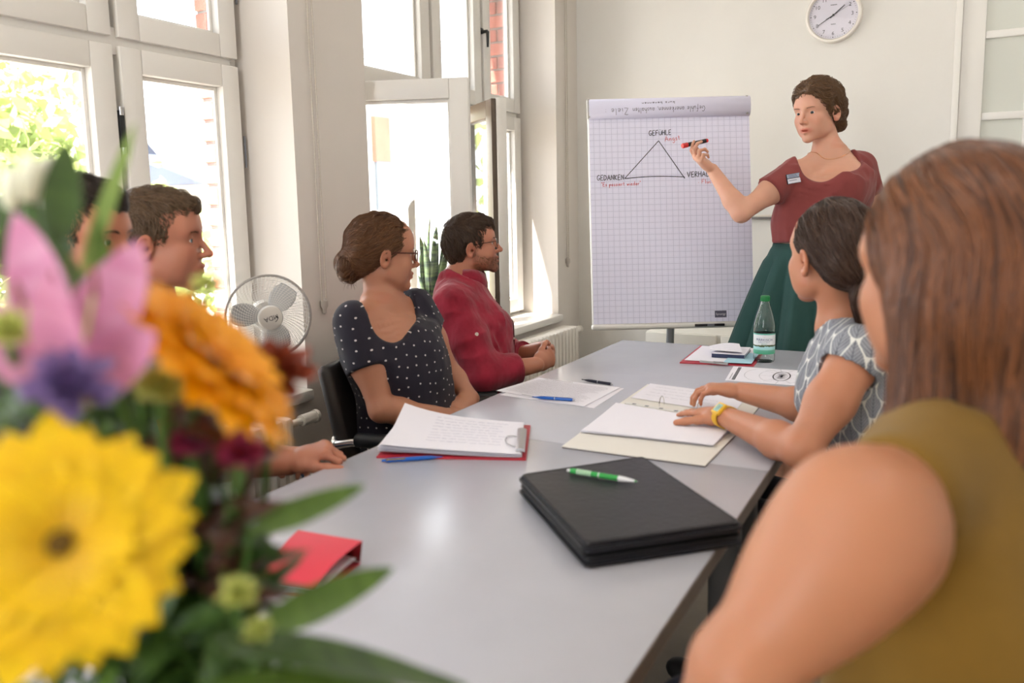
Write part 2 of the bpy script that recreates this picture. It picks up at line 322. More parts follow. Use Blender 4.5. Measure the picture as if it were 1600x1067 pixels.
# ------------------------------------------------------------------ what stands outside the windows
def outside():
    roof_m = mat('slate_roof', srgb(44, 52, 70), .7, nz=(1.5, .1)); ren = mat('pale_render', srgb(206, 200, 192), .9, nz=(.5, .05)); chim = mat('chimney_brick', srgb(176, 96, 76), .9, nz=(3, .15)); glassy = mat('far_window', srgb(96, 104, 112), .15)
    def house(cx, cy, wx, wy, z0, ze, zr, label, axis='x', name='building'):
        e = empty(name, label, 'building', (cx, cy, z0))
        MB().box((-wx/2, -wy/2, 0), (wx/2, wy/2, ze-z0)).build('wall', ren, e, smooth=False)
        a = wx/2+.3; b = wy/2+.3; h0, h1 = ze-z0, zr-z0
        mb = MB()
        if axis == 'x': V = [(-a, -b, h0), (a, -b, h0), (a, b, h0), (-a, b, h0), (-a, 0, h1), (a, 0, h1)]; Fc = [(0, 1, 5, 4), (2, 3, 4, 5), (0, 4, 3), (1, 2, 5), (0, 3, 2, 1)]
        else: V = [(-a, -b, h0), (a, -b, h0), (a, b, h0), (-a, b, h0), (0, -b, h1), (0, b, h1)]; Fc = [(1, 2, 5, 4), (3, 0, 4, 5), (0, 1, 4), (2, 3, 5), (0, 3, 2, 1)]
        from_np('roof', V, Fc, roof_m, e, smooth=False)
        return e
    # dark gabled roof far left, pale long house with chimneys, flat red-fronted house opposite
    p = at(181, 292, 30); h = house(p[0]-1.0, p[1], 5, 4.6, -6, p[2]-1.0, p[2]+1.6, 'far house with a steep dark slate roof beyond the left window', 'x')
    MB().cyl((0, 0, 7.9+p[2]), (0, 0, 9.6+p[2]), .05).sph((0, 0, 8.8+p[2]), .14).build('roof_finial', seal_m, h)
    p = at(300, 285, 16); h = house(p[0], p[1]+1.2, 3.2, 4.6, -6, p[2]-.1, p[2]+.5, 'pale rendered house with two red chimneys beyond the left window', 'y')
    for k in (-.3, .5): MB().box((-.9+k*.3, -2.0, 6+p[2]-.1), (-.78+k*.3, -1.85, 6+p[2]+.75), .01).build('chimney', chim, h)
    p = at(612, 215, 17); e = empty('building', 'street house opposite with a red brick bay seen through the open casement', 'building', (p[0]-1.5, p[1], -6))
    MB().box((-2, -.9, 0), (1.4, 3.6, 6.9+p[2])).build('wall', ren, e, smooth=False)
    MB().box((1.4, -.55, 5.6+p[2]-.1), (1.5, .5, 6.4+p[2])).build('brick_band', chim, e, smooth=False)
    MB().box((1.4, -.5, 4.5+p[2]), (1.47, .45, 5.55+p[2])).build('window', glassy, e, smooth=False)
    # overhead wires
    for k, (ya, yb) in enumerate(((84, 60), (92, 72))):
        a = at(560, ya, 9+k); b = at(830, yb-20, 9+k); v = (b-a); a2 = a-v*.8; b2 = b+v*3
        o = MB().tube([a2, (a2+b2)/2+np.array([0, 0, -.03]), b2], .008, 5).build('overhead_wire', mat('wire', srgb(130, 130, 135), .6)); tag(o, ('upper' if k == 0 else 'lower')+' thin overhead wire crossing the sky outside the far window', 'wire')
    # tree: trunk and a crown of separate leaf blades
    p = at(15, 250, 9); e = empty('tree', 'leafy sunlit street tree standing outside the left window', 'tree', (p[0], p[1], -6))
    mb = MB().tube([(0, 0, 0), (.1, 0, 3), (0, .2, 5.5), (.1, .1, 7.0)], [.25, .2, .14, .05], 8)
    for k in range(7): a = k*.9; mb.tube([(0, .1, 4.2+k*.3), (.9*math.cos(a), .9*math.sin(a), 5.2+k*.35), (1.5*math.cos(a), 1.5*math.sin(a), 5.9+k*.3)], [.09, .05, .02], 5)
    mb.build('trunk', mat('bark', srgb(92, 74, 58), .9, bump=(20, .5)), e)
    n = 5200; d_ = RNG.normal(size=(n, 3)); d_ /= np.linalg.norm(d_, axis=1)[:, None]; c = d_*(RNG.random(n)**.45)[:, None]*np.array([1.9, 2.0, 2.3])
    cl = RNG.normal(size=(40, 3))*np.array([.95, 1.0, 1.1]); c = cl[RNG.integers(0, 40, n)]+RNG.normal(size=(n, 3))*.34
    c[:, 2] += 6.9; u = RNG.normal(size=(n, 3)); u /= np.linalg.norm(u, axis=1)[:, None]; v = np.cross(u, RNG.normal(size=(n, 3))); v /= np.linalg.norm(v, axis=1)[:, None]
    s = .12; V = np.stack([c-u*s, c+v*s*.5, c+u*s, c-v*s*.5], 1).reshape(-1, 3); Fc = np.arange(4*n).reshape(n, 4)
    t = NT('tree_leaves'); b = t.b; t.set(b, 'Base Color', t.mix(t.noise(t.coord(), 1.2), srgb(98, 122, 62), srgb(160, 172, 104))); t.set(b, 'Roughness', .5); t.set(b, 'Transmission Weight', 0.0)
    tr = t.n('ShaderNodeBsdfTranslucent'); t.set(tr, 0, srgb(172, 182, 112)); mx = t.n('ShaderNodeMixShader'); t.set(mx, 0, .45); t.t.links.new(b.outputs[0], mx.inputs[1]); t.t.links.new(tr.outputs[0], mx.inputs[2]); t.t.links.new(mx.outputs[0], t.out.inputs[0])
    lf = from_np('leaves', V, Fc, t.m, e, smooth=False); lf['kind'] = 'stuff'
    o = MB().box((-60, -40, -6.2), (-2.7, 70, -6)).build('ground', mat('street_ground', srgb(150, 146, 138), .9)); tag(o, kind='structure')
outside()
# ================================================================== FURNITURE
TZ, TX0, TX1, TY0, TYM, TY1 = .74, -1.16, -.306, .246, 1.676, 3.108
top_m = mat('grey_table_laminate', srgb(184, 185, 195), .26, spec=.6, nz=(6, .03)); edge_m = mat('table_edge_band', srgb(104, 92, 86), .5); leg_m = mat('dark_grey_table_leg', srgb(70, 72, 76), .45, metal=.3)
def table(y0, y1, label):
    e = empty('table', label, 'table', ((TX0+TX1)/2, (y0+y1)/2, 0)); a, b = (TX1-TX0)/2, (y1-y0)/2-.0008
    MB().box((-a+.002, -b, TZ-.026), (a-.002, b, TZ), .0012).build('tabletop', top_m, e)
    for s in (-1, 1): MB().box((s*a-.00125-s*.00125, -b, TZ-.027), (s*a+.00125-s*.00125, b, TZ-.001)).build('edge_band', edge_m, e)
    MB().box((-a+.08, -b+.06, TZ-.075), (a-.08, -b+.09, TZ-.027)).box((-a+.08, b-.09, TZ-.075), (a-.08, b-.06, TZ-.027)).box((-a+.08, -b+.06, TZ-.075), (-a+.11, b-.06, TZ-.027)).box((a-.11, -b+.06, TZ-.075), (a-.08, b-.06, TZ-.027)).build('frame', leg_m, e)
    for sx in (-1, 1):
        for sy in (-1, 1): MB().box((sx*(a-.07)-.03, sy*(b-.075)-.02, 0), (sx*(a-.07)+.03, sy*(b-.075)+.02, TZ-.027), .004).build('leg', leg_m, e)
    return e
table(TYM, TY1, 'grey topped meeting table at the far end, beside the flipchart')
table(TY0, TYM, 'grey topped meeting table in front, carrying the black folio and the bouquet')
# ------------------------------------------------------------------ chairs: tubular black visitor chairs
leather_m = mat('black_leather', srgb(38, 34, 32), .42, bump=(220, .15)); arm_m = mat('black_armrest_pad', srgb(24, 25, 28), .38)
def chair_proto():
    e = empty('armchair', '', 'chair')
    # faces +x, seat front at x=.25
    MB().box((-.20, -.225, .40), (.26, .225, .455), .022, seg=3).build('seat', leather_m, e)
    b = MB().box((-.022, -.215, .0), (.022, .215, .42), .02, seg=3); M_ = Matrix.Translation((-.215, 0, .44)) @ Matrix.Rotation(math.radians(-12), 4, 'Y'); b.bm.transform(M_); b.build('backrest', leather_m, e)
    for s in (-1, 1):
        y = s*.245
        MB().tube([(-.25, y, .635), (-.20, y, .645), (.16, y, .645), (.23, y, .635), (.255, y, .60), (.25, y, .3), (.24, y, .05), (.215, y, .016), (-.25, y, .016)], .0125, 10).build('side_frame', chrome_m, e)
        MB().cyl((-.19, y, .652), (.17, y, .652), .021, seg=14, bev=.004).build('armrest', arm_m, e)
        MB().tube([(-.25, y, .636), (-.262, y*.95, .636), (-.275, s*.20, .636)], .0125, 10).build('back_bracket', chrome_m, e)
    for x, z, w_ in ((-.25, .016, .245), (.1, .40, .245), (-.14, .40, .245)): MB().cyl((x, -w_, z), (x, w_, z), .0123).build('cross_bar', chrome_m, e)
    return e
CH0 = chair_proto(); _used = []
def chair(x, y, rz, label):
    c = CH0 if not _used else copy_tree(CH0); _used.append(c); c.location = (x, y, 0); c.rotation_euler = (0, 0, rz); tag(c, label, 'chair', 'black tube frame armchairs round the tables'); return c
# ------------------------------------------------------------------ flipchart on a stand
FD = 3.5
f_tl, f_tr, f_bl, f_br = (at(x, y, FD) for x, y in ((925, 158), (1174, 151), (926, 512), (1175.5, 506)))
fx = Vector((f_br-f_bl).tolist()).normalized(); fy0 = Vector((f_tl-f_bl).tolist()); fy = (fy0-fx*fy0.dot(fx)).normalized(); fz = fx.cross(fy)
FW = float(np.linalg.norm(f_br-f_bl)); FH = fy0.length
fo = Vector(((f_bl+f_br)/2).tolist())
FM = Matrix((fx, fy, fz)).transposed().to_4x4(); FM.translation = fo
def fpt(x, y):
    """a point of the sheet, surveyed: its place across and up the board"""
    r = Vector(ray(x, y).tolist()); E = Vector(EYEP.tolist()); t = (fo-E).dot(fz)/r.dot(fz); p = E+r*t-fo; return (p.dot(fx), p.dot(fy))
fe = empty('flipchart', 'white flipchart stand with a squared pad showing a hand drawn triangle', 'flipchart'); fe.matrix_world = FM
hw = FW/2
MB().box((-hw, .0, -.022), (hw, FH-.02, -.006), .008).build('board', white_m, fe)
MB().box((-hw-.004, -.012, -.022), (hw+.004, .012, .018), .009, seg=3).build('pen_tray', mat('white_tray', srgb(225, 222, 216), .35), fe)
t = NT('squared_pad_paper'); X, Y, Z = t.xyz(t.coord())
def gridline(v, cell, wd): return t.math('LESS_THAN', t.math('ABSOLUTE', t.math('SUBTRACT', t.math('FRACT', t.math('DIVIDE', v, cell)), .5)), wd/cell)
gM = t.math('MAXIMUM', gridline(X, .0255, .0009), gridline(Y, .0255, .0009)); gm = t.math('MAXIMUM', gridline(X, .01275, .0004), gridline(Y, .01275, .0004))
pc = t.mix(t.math('MULTIPLY', gm, .14), srgb(234, 233, 252), srgb(150, 152, 186)); pc = t.mix(t.math('MULTIPLY', gM, .40), pc, srgb(128, 130, 165))
t.set(t.b, 'Base Color', pc); t.set(t.b, 'Roughness', .75); pad_m = t.m
def slab_grid(x0, x1, y0, y1, z, nx=2, ny=24, zf=None, th=.004):
    V = [(x0+(x1-x0)*i/nx, y0+(y1-y0)*j/ny, z+(zf(j/ny) if zf else 0)) for j in range(ny+1) for i in range(nx+1)]
    n = len(V); V += [(a, b, c-th) for a, b, c in V]; k = nx+1; Fc = []
    for j in range(ny):
        for i in range(nx): q = (j*k+i, j*k+i+1, (j+1)*k+i+1, (j+1)*k+i); Fc += [q, tuple(v+n for v in q[::-1])]
    for j in range(ny): Fc += [(j*k, (j+1)*k, (j+1)*k+n, j*k+n), ((j+1)*k+nx, j*k+nx, j*k+nx+n, (j+1)*k+nx+n)]
    for i in range(nx): Fc += [(i+1, i, i+n, i+1+n), (ny*k+i, ny*k+i+1, ny*k+i+1+n, ny*k+i+n)]
    return V, Fc
pu0, pv0 = fpt(928, 502); pu1, pv1 = fpt(1170.5, 176)
V, Fc = slab_grid(pu0, pu1, .014, FH-.05, .0, 2, 6); pad = from_np('paper_pad', V, Fc, pad_m, fe, smooth=False)
# pages flipped over the top: a rolled band, plain paper
roll_m = mat('flipped_page_paper', srgb(228, 226, 246), .75)
vr0 = fpt(1050, 183)[1]; vr1 = FH+.004; Rr = .013
prof = [(vr0, .004), (vr0+.001, .011), (vr0+.02, .022), ((vr0+vr1)/2, .026), (vr1-.012, .024), (vr1, .012), (vr1-.002, -.004), (vr1-.02, -.016)]
V = [(u, a, b) for a, b in prof for u in (pu0-.001, pu1+.001)]; V += [(u, a-.002 if a < vr0+.01 else a-.0006, b-.0035) for a, b in prof for u in (pu0-.001, pu1+.001)]
n = 2*len(prof); Fc = []
for j in range(len(prof)-1): Fc += [(2*j+1, 2*j, 2*j+2, 2*j+3), (2*j+n, 2*j+1+n, 2*j+3+n, 2*j+2+n), (2*j, 2*j+n, 2*j+2+n, 2*j+2), (2*j+1+n, 2*j+1, 2*j+3, 2*j+3+n)]
roll = from_np('flipped_page', V, Fc, roll_m, fe)
for s in (-1, 1): MB().box((s*(hw-.004)-.006, FH-.075, -.02), (s*(hw-.004)+.006, FH+.006, .016), .004).build('clamp_cap', mat('grey_clamp', srgb(168, 164, 160), .4), fe)
# stand: post and feet
low = FM.inverted()
def fl(p): return low @ Vector(p)
pc0 = fo+fz*-.035+fy*.0; base = Vector((pc0.x, pc0.y, .03))-Vector((fz.x, fz.y, 0)).normalized()*.10
MB().box((-.05, .0, -.045), (.05, .10, -.022), .004).build('post_bracket', leg_m, fe); MB().cyl(fl(base), fl(pc0+Vector((0, 0, .03))), .017).build('post', mat('grey_post', srgb(150, 152, 156), .35, metal=.5), fe)
for k in range(5):
    a = k*2*math.pi/5+.3; tip = base+Vector((.30*math.cos(a), .30*math.sin(a), -.012)); MB().tube([fl(base+Vector((0, 0, .03))), fl((base+tip)/2+Vector((0, 0, .015))), fl(tip)], [.016, .014, .011], 8).sph(fl(tip), .018).build('foot', leg_m, fe)
tu0, tv0 = fpt(1084, 509); tu1, _ = fpt(1130, 509)
mk = MB().box((tu0, tv0-.003, .018), (tu1, tv0+.008, .026), .002).build('tray_strip', black_m, fe)
MB().box((tu0+.052, tv0-.002, .0262), (tu0+.082, tv0+.007, .0268)).build('tray_strip_label', seal_m, mk)
# writing on the sheet: a single stroke hand
GLY = {'A': [[(0, 0), (.4, 1), (.75, 0)], [(.15, .38), (.62, .38)]], 'B': [[(0, 0), (0, 1), (.5, .85), (.45, .6), (0, .52), (.6, .35), (.5, .05), (0, 0)]], 'D': [[(0, 0), (.05, 1), (.5, .85), (.65, .45), (.45, .1), (0, 0)]], 'E': [[(.6, 1), (.05, .97), (0, 0), (.6, .03)], [(.03, .5), (.5, .52)]], 'F': [[(.65, 1), (.05, .97), (0, 0)], [(.03, .5), (.5, .55)]],
 'G': [[(.7, .9), (.4, 1), (.1, .75), (0, .4), (.2, .03), (.6, .1), (.7, .4), (.4, .42)]], 'H': [[(0, 0), (.03, 1)], [(.6, 0), (.62, 1)], [(0, .5), (.6, .53)]], 'K': [[(0, 0), (.05, 1)], [(.6, .95), (.05, .45), (.65, 0)]], 'L': [[(.05, 1), (0, 0), (.6, .04)]], 'N': [[(0, 0), (.05, 1), (.6, .05), (.65, 1)]], 'R': [[(0, 0), (.04, 1), (.5, .9), (.5, .6), (.03, .5), (.6, 0)]], 'T': [[(0, 1), (.75, 1)], [(.36, 1), (.33, 0)]], 'U': [[(0, 1), (.02, .2), (.3, 0), (.6, .2), (.62, 1)]], 'Ü': [[(0, .8), (.02, .2), (.3, 0), (.6, .2), (.62, .8)], [(.15, 1), (.2, 1.06)], [(.42, 1), (.48, 1.06)]], 'V': [[(0, 1), (.3, 0), (.75, 1.05)]], 'Z': [[(0, 1), (.6, 1), (0, 0), (.65, 0)]],
 'a': [[(.45, .45), (.2, .5), (.02, .25), (.15, 0), (.4, .15), (.45, .45), (.45, .1), (.55, 0)]], 'b': [[(0, 1), (.04, 0), (.35, .02), (.42, .3), (.2, .48), (.04, .3)]], 'c': [[(.4, .42), (.15, .48), (0, .2), (.15, 0), (.45, .08)]], 'd': [[(.45, .42), (.15, .46), (0, .2), (.2, 0), (.45, .2), (.5, 1), (.48, .1), (.56, 0)]], 'e': [[(0, .22), (.4, .3), (.3, .5), (.08, .4), (.03, .12), (.2, 0), (.48, .1)]], 'f': [[(.45, .9), (.25, 1), (.18, .7), (.15, -.35)], [(0, .45), (.4, .48)]], 'g': [[(.45, .45), (.15, .5), (.02, .2), (.2, .02), (.45, .3), (.45, -.3), (.2, -.48), (.0, -.3)]], 'h': [[(0, 0), (.05, 1)], [(.03, .3), (.25, .5), (.4, .35), (.42, 0)]], 'i': [[(.05, .48), (.08, .05), (.16, 0)], [(.07, .7), (.09, .74)]], 'k': [[(0, 0), (.05, 1)], [(.4, .5), (.05, .22), (.42, 0)]], 'l': [[(.05, 1), (.05, .1), (.16, 0)]], 'n': [[(0, .48), (.05, 0)], [(.04, .3), (.25, .5), (.4, .35), (.42, 0)]], 'o': [[(.22, .5), (.02, .25), (.2, 0), (.42, .22), (.22, .5)]], 'p': [[(0, .48), (.05, -.45)], [(.03, .4), (.35, .5), (.42, .2), (.05, .05)]], 'r': [[(0, .48), (.05, 0)], [(.04, .3), (.2, .48), (.36, .46)]], 's': [[(.36, .45), (.12, .5), (.1, .3), (.34, .2), (.25, 0), (0, .04)]], 't': [[(.15, .85), (.15, .08), (.32, .02)], [(0, .52), (.36, .54)]], 'u': [[(0, .48), (.05, .06), (.25, 0), (.42, .2), (.42, .48), (.45, 0)]], 'w': [[(0, .48), (.12, 0), (.28, .4), (.42, 0), (.6, .5)]], 'z': [[(0, .46), (.4, .46), (0, 0), (.44, .02)]], 'ü': [[(0, .48), (.05, .06), (.25, 0), (.42, .2), (.42, .48), (.45, 0)], [(.1, .68), (.12, .72)], [(.3, .68), (.32, .72)]],
 ':': [[(.1, .4), (.12, .46)], [(.1, .05), (.12, .1)]], ',': [[(.1, .05), (.03, -.15)]], '"': [[(.05, 1), (.02, .8)], [(.18, 1), (.15, .8)]], '-': [[(.05, .25), (.15, .25)]], ' ': []}
def write(txt, p0, p1, h, squash=1.0):
    """strokes of a line of writing from p0 to p1"""
    x = 0; out = []
    for c in txt:
        g = GLY[c]; wd = max([q[0] for st in g for q in st], default=.35)
        for st in g:
            pts = []
            for (a, b), (c2, d2) in zip(st, st[1:]): pts += [(a+(c2-a)*k/3, b+(d2-b)*k/3) for k in range(3)]
            pts.append(st[-1]); out.append([(x+a, b) for a, b in pts])
        x += wd+.24
    p0 = np.array(p0); p1 = np.array(p1); ux = (p1-p0)/x; up = np.array([-(p1-p0)[1], (p1-p0)[0]])/np.linalg.norm(p1-p0)*h
    return [[tuple(p0+ux*a+up*(b+.02*math.sin(9*a))) for a, b in st] for st in out]
ink_k = mat('black_marker_ink', srgb(52, 50, 60), .7); ink_r = mat('red_marker_ink', srgb(205, 62, 70), .7); ink_g = mat('faded_marker_ink', srgb(112, 106, 122), .7)
def line(a, b, n=12, sag=0): a = np.array(fpt(*a)); b = np.array(fpt(*b)); return [tuple(a+(b-a)*k/n+np.array([0, sag*math.sin(math.pi*k/n)])) for k in range(n+1)]
LS = [line((976, 279), (1029, 220)), line((1029, 220), (1070, 279)), line((976, 279), (1070, 276.5), 14, .006)]
stroke_mesh(LS, .0032, 'drawn_triangle', ink_k, fe, lift=.0012)
for args in (('GEFÜHLE', fpt(1014, 212), fpt(1050, 210.5), .0215), ('GEDANKEN', fpt(933, 282), fpt(976, 281), .0225), ('VERHALTEN', fpt(1074, 277), fpt(1127, 274.5), .023)): stroke_mesh(write(*args), .0028, 'black_handwriting', ink_k, fe, lift=.0012)
for args in (('Angst', fpt(1039, 221), fpt(1064, 218), .022), ('"Es passiert wieder"', fpt(940, 291.5), fpt(1002, 289), .017), ('- Flucht', fpt(1091, 287), fpt(1120, 285.3), .018)): stroke_mesh(write(*args), .0019, 'red_handwriting', ink_r, fe, lift=.0012)
RS = [write('Ziele :', fpt(980, 171), fpt(943, 173), .026), write('Gefühle anerkennen, aushalten', fpt(1099, 167.5), fpt(986, 171.5), .022), write('kurz benennen', fpt(1052, 160.5), fpt(1000, 162.5), .010)]
for v in [v for rs in RS for v in stroke_mesh(rs, .0019, 'upside_down_handwriting', ink_g, roll, lift=0).data.vertices]:   # lie on the rolled band
    f_ = min(max((v.co.y-vr0)/(vr1-vr0), 0), 1); v.co.z += float(np.interp(v.co.y, [p[0] for p in prof[1:6]], [p[1] for p in prof[1:6]]))+.0008
lu0, lv0 = fpt(1117, 496); lu1, lv1 = fpt(1135, 485)
lg = MB().box((lu0, lv0, .0004), (lu1, lv1, .0010)).build('printed_logo_box', mat('logo_grey', srgb(92, 90, 108), .6), pad, smooth=False)
text_mesh('Synergy', .0135, mat('logo_white', srgb(225, 222, 232), .6), pad, Matrix.Translation(((lu0+lu1)/2, (lv0+lv1)/2, .0013)), .0001, 'printed_logo')
# ------------------------------------------------------------------ wall things
def clock():
    c = Vector(((on_y(1260, 27, DB)+on_y(1348, 24, DB))/2).tolist()); r = .135
    c.z = float(on_y(1304, 25, DB)[2]); e = empty('wall_clock', 'round white wall clock with black hands above the standing woman', 'clock', (c.x, DB, c.z))
    Mx = Matrix.Rotation(math.radians(90), 4, 'X')   # lathe axis to -y
    MB().lathe([(0, 0), (r, 0), (r, .03), (r-.004, .038), (r-.012, .040), (r-.018, .034), (r-.019, .026)], 64, Mx).build('rim', mat('clock_rim', srgb(236, 230, 222), .3), e)
    MB().lathe([(0, .024), (r-.018, .024)], 64, Mx).build('dial', mat('clock_dial', srgb(214, 210, 222), .5), e, smooth=False)
    k = mat('clock_print', srgb(60, 58, 66), .5); mb = MB()
    for i in range(60):
        a = i*math.pi/30; d = Vector((math.sin(a), 0, math.cos(a)))
        if i % 5 == 0: mb.cyl(d*(r-.027)+Vector((0, -.0243, 0)), d*(r-.027)+Vector((0, -.0248, 0)), .0028, seg=10)
        else: mb.tube([d*(r-.030)+Vector((0, -.0245, 0)), d*(r-.024)+Vector((0, -.0245, 0))], .0005, 4)
    mb.build('minute_marks', k, e)
    for i in range(1, 13):
        a = i*math.pi/6; text_mesh(str(i), .026, k, e, Matrix.Translation((math.sin(a)*(r-.046), -.0243, math.cos(a)*(r-.046)-.001)) @ Mx, .0002, 'numeral')
    for dz, wd in ((.050, .030), (-.044, .022)): MB().box((-wd/2, -.0248, dz-.002), (wd/2, -.0243, dz+.002)).build('dial_lettering', seal_m, e)
    def hand(ang, l, tail, wd, y, nm):
        a = math.radians(ang); d = Vector((math.sin(a), 0, math.cos(a))); s = Vector((d.z, 0, -d.x)); V = [-d*tail+s*wd, -d*tail-s*wd, d*l-s*wd*.6, d*l+s*wd*.6]
        V = [v+Vector((0, y, 0)) for v in V]+[v+Vector((0, y-.001, 0)) for v in V]
        from_np(nm, V, [(0, 1, 2, 3), (7, 6, 5, 4), (0, 4, 5, 1), (1, 5, 6, 2), (2, 6, 7, 3), (3, 7, 4, 0)], black_m, e, smooth=False)
    hand(50, .068, .02, .0028, -.027, 'hour_hand'); hand(238, .088, .02, .0022, -.029, 'minute_hand'); hand(62, .09, .04, .0006, -.031, 'second_hand')
    MB().lathe([(0, .033), (.005, .033), (.005, .024)], 12, Mx).build('hub', black_m, e)
    g = MB().lathe([(0, .0345), (r-.019, .0335)], 48, Mx).build('clock_glass', glass_mat('clock_glass', refl=.01), e)
clock()
e = empty('marker_rail', 'thin dark ledge rail on the back wall behind the standing woman', 'rail', (-.66, DB, 1.2))
MB().box((-.42, -.024, -.008), (.42, -.0005, .004), .002).build('ledge', mat('ledge_grey', srgb(110, 106, 104), .4), e)
MB().box((-.42, -.006, .004), (.42, -.0005, .016), .002).build('back_strip', mat('ledge_white', srgb(222, 214, 202), .6), e)
e = empty('low_cabinet', 'low white two door cabinet behind the flipchart', 'cabinet', (-1.04, DB-.2, 0))
cabm = mat('white_cabinet', srgb(230, 226, 216), .4)
MB().box((-.40, -.17, 0), (.40, .18, .60), .003).build('carcass', cabm, e)
for a, b in ((-.397, -.016), (.010, .397)):
    dr = MB().box((a, -.19, .03), (b, -.171, .597), .003).build('door', cabm, e); MB().cyl((b-.04 if a < 0 else a+.04, -.191, .35), (b-.04 if a < 0 else a+.04, -.205, .35), .008).build('knob', steel_m, dr)
# radiators
rad_m = mat('white_radiator', srgb(238, 232, 224), .4)
def radiator(y0, y1, zt, label, valve_end):
    e = empty('radiator', label, 'radiator', (-1.915, (y0+y1)/2, .08)); L = y1-y0; n = int(L/.045)
    for k in range(n):
        y = -L/2+.0225+k*.045
        MB().box((-.055, y-.018, .0), (.055, y+.018, zt-.08), .014, seg=2).build('section', rad_m, e)
    v = MB().cyl((0, L/2, zt-.12), (0, L/2+.05, zt-.12), .012).cyl((0, L/2+.05, zt-.12), (0, L/2+.12, zt-.12), .02, bev=.003).cyl((0, L/2+.115, zt-.12), (0, L/2+.135, zt-.12), .023, bev=.003).build('valve_head', rad_m, e) if valve_end else None
    MB().tube([(0, -L/2, .05), (0, -L/2-.04, .05), (0, -L/2-.05, .0), (0, -L/2-.05, -.08)], .010).build('pipe', rad_m, e)
    for y in (-L/2+.1, L/2-.1): MB().box((-.084, y-.012, .0), (-.03, y+.012, zt-.15)).build('wall_bracket', rad_m, e)
    return e
radiator(2.75, 4.28, .60, 'white ribbed radiator under the far open window', True)
r1 = radiator(.6, 1.98, .62, 'white ribbed radiator under the near window, behind the seated men', True)
# ================================================================== THINGS ON THE TABLES
def sheet_at(corners, name, m, parent=None, th=.0005, n=10, zf=None):
    """a sheet through four corners, zf(u,v) lifts it"""
    c = [np.array(q, float) for q in corners]; V = []
    for j in range(n+1):
        for i in range(n+1):
            u, v = i/n, j/n; p = (1-u)*(1-v)*c[0]+u*(1-v)*c[1]+u*v*c[2]+(1-u)*v*c[3]
            if zf: p = p+np.array([0, 0, zf(u, v)])
            V.append(p)
    N = len(V); V = V+[p-np.array([0, 0, th]) for p in V]; k = n+1; Fc = []
    nz = np.cross(c[1]-c[0], c[3]-c[0])[2] > 0
    for j in range(n):
        for i in range(n):
            q = (j*k+i, j*k+i+1, (j+1)*k+i+1, (j+1)*k+i); q = q if nz else q[::-1]; Fc += [q, tuple(x+N for x in q[::-1])]
    bd = [i for i in range(n)]+[j*k+n for j in range(n)]+[n*k+n-i for i in range(n)]+[(n-j)*k for j in range(n)]
    for a, b in zip(bd, bd[1:]+bd[:1]): q = (b, a, a+N, b+N); Fc.append(q if nz else q[::-1])
    o = from_np(name, V, Fc, m, parent, smooth=True); o.data.set_sharp_from_angle(angle=.7); return o
def on_sheet(corners, strokes, wdt, name, m, parent, zf=None, lift=.0006):
    c = [np.array(q, float) for q in corners]; o = stroke_mesh(strokes, wdt*(2.6 if wdt < .01 else 1), name, m, parent, lift=0)
    sx = np.linalg.norm(c[1]-c[0]); sy = np.linalg.norm(c[3]-c[0])
    for v in o.data.vertices:
        u, w_ = v.co.x, v.co.y; p = (1-u)*(1-w_)*c[0]+u*(1-w_)*c[1]+u*w_*c[2]+(1-u)*w_*c[3]
        v.co = Vector((p[0], p[1], p[2]+lift+(zf(u, w_) if zf else 0)))
    return o
def zq(pts, z): return [on_z(x, y, z) for x, y in pts]
def scribble(rows, u0, u1, v0, v1, seed, amp=.012, dens=26, rag=.25):
    r = random.Random(seed); out = []
    for k in range(rows):
        v = v0+(v1-v0)*(k+.5)/rows; x = u0; end = u1-(u1-u0)*r.random()*rag
        while x < end:
            L = r.uniform(.03, .10); n = 8; out.append([(min(x+L*i/n, u1), v+amp*r.uniform(-1, 1)) for i in range(n+1)]); x += L+.018
    return out
def rules(rows, u0, u1, v0, v1, seed, rag=.3):
    r = random.Random(seed); return [[(u0, v0+(v1-v0)*(k+.5)/rows), (u1-(u1-u0)*r.random()*rag, v0+(v1-v0)*(k+.5)/rows)] for k in range(rows)]
paper_m = mat('white_paper', srgb(232, 229, 238), .8); red_m = mat('red_clipboard', srgb(176, 40, 56), .4); print_m = mat('grey_print', srgb(112, 110, 124), .8); printk_m = mat('black_print', srgb(48, 46, 56), .8); pencil_m = mat('faint_handwriting', srgb(150, 150, 176), .8)
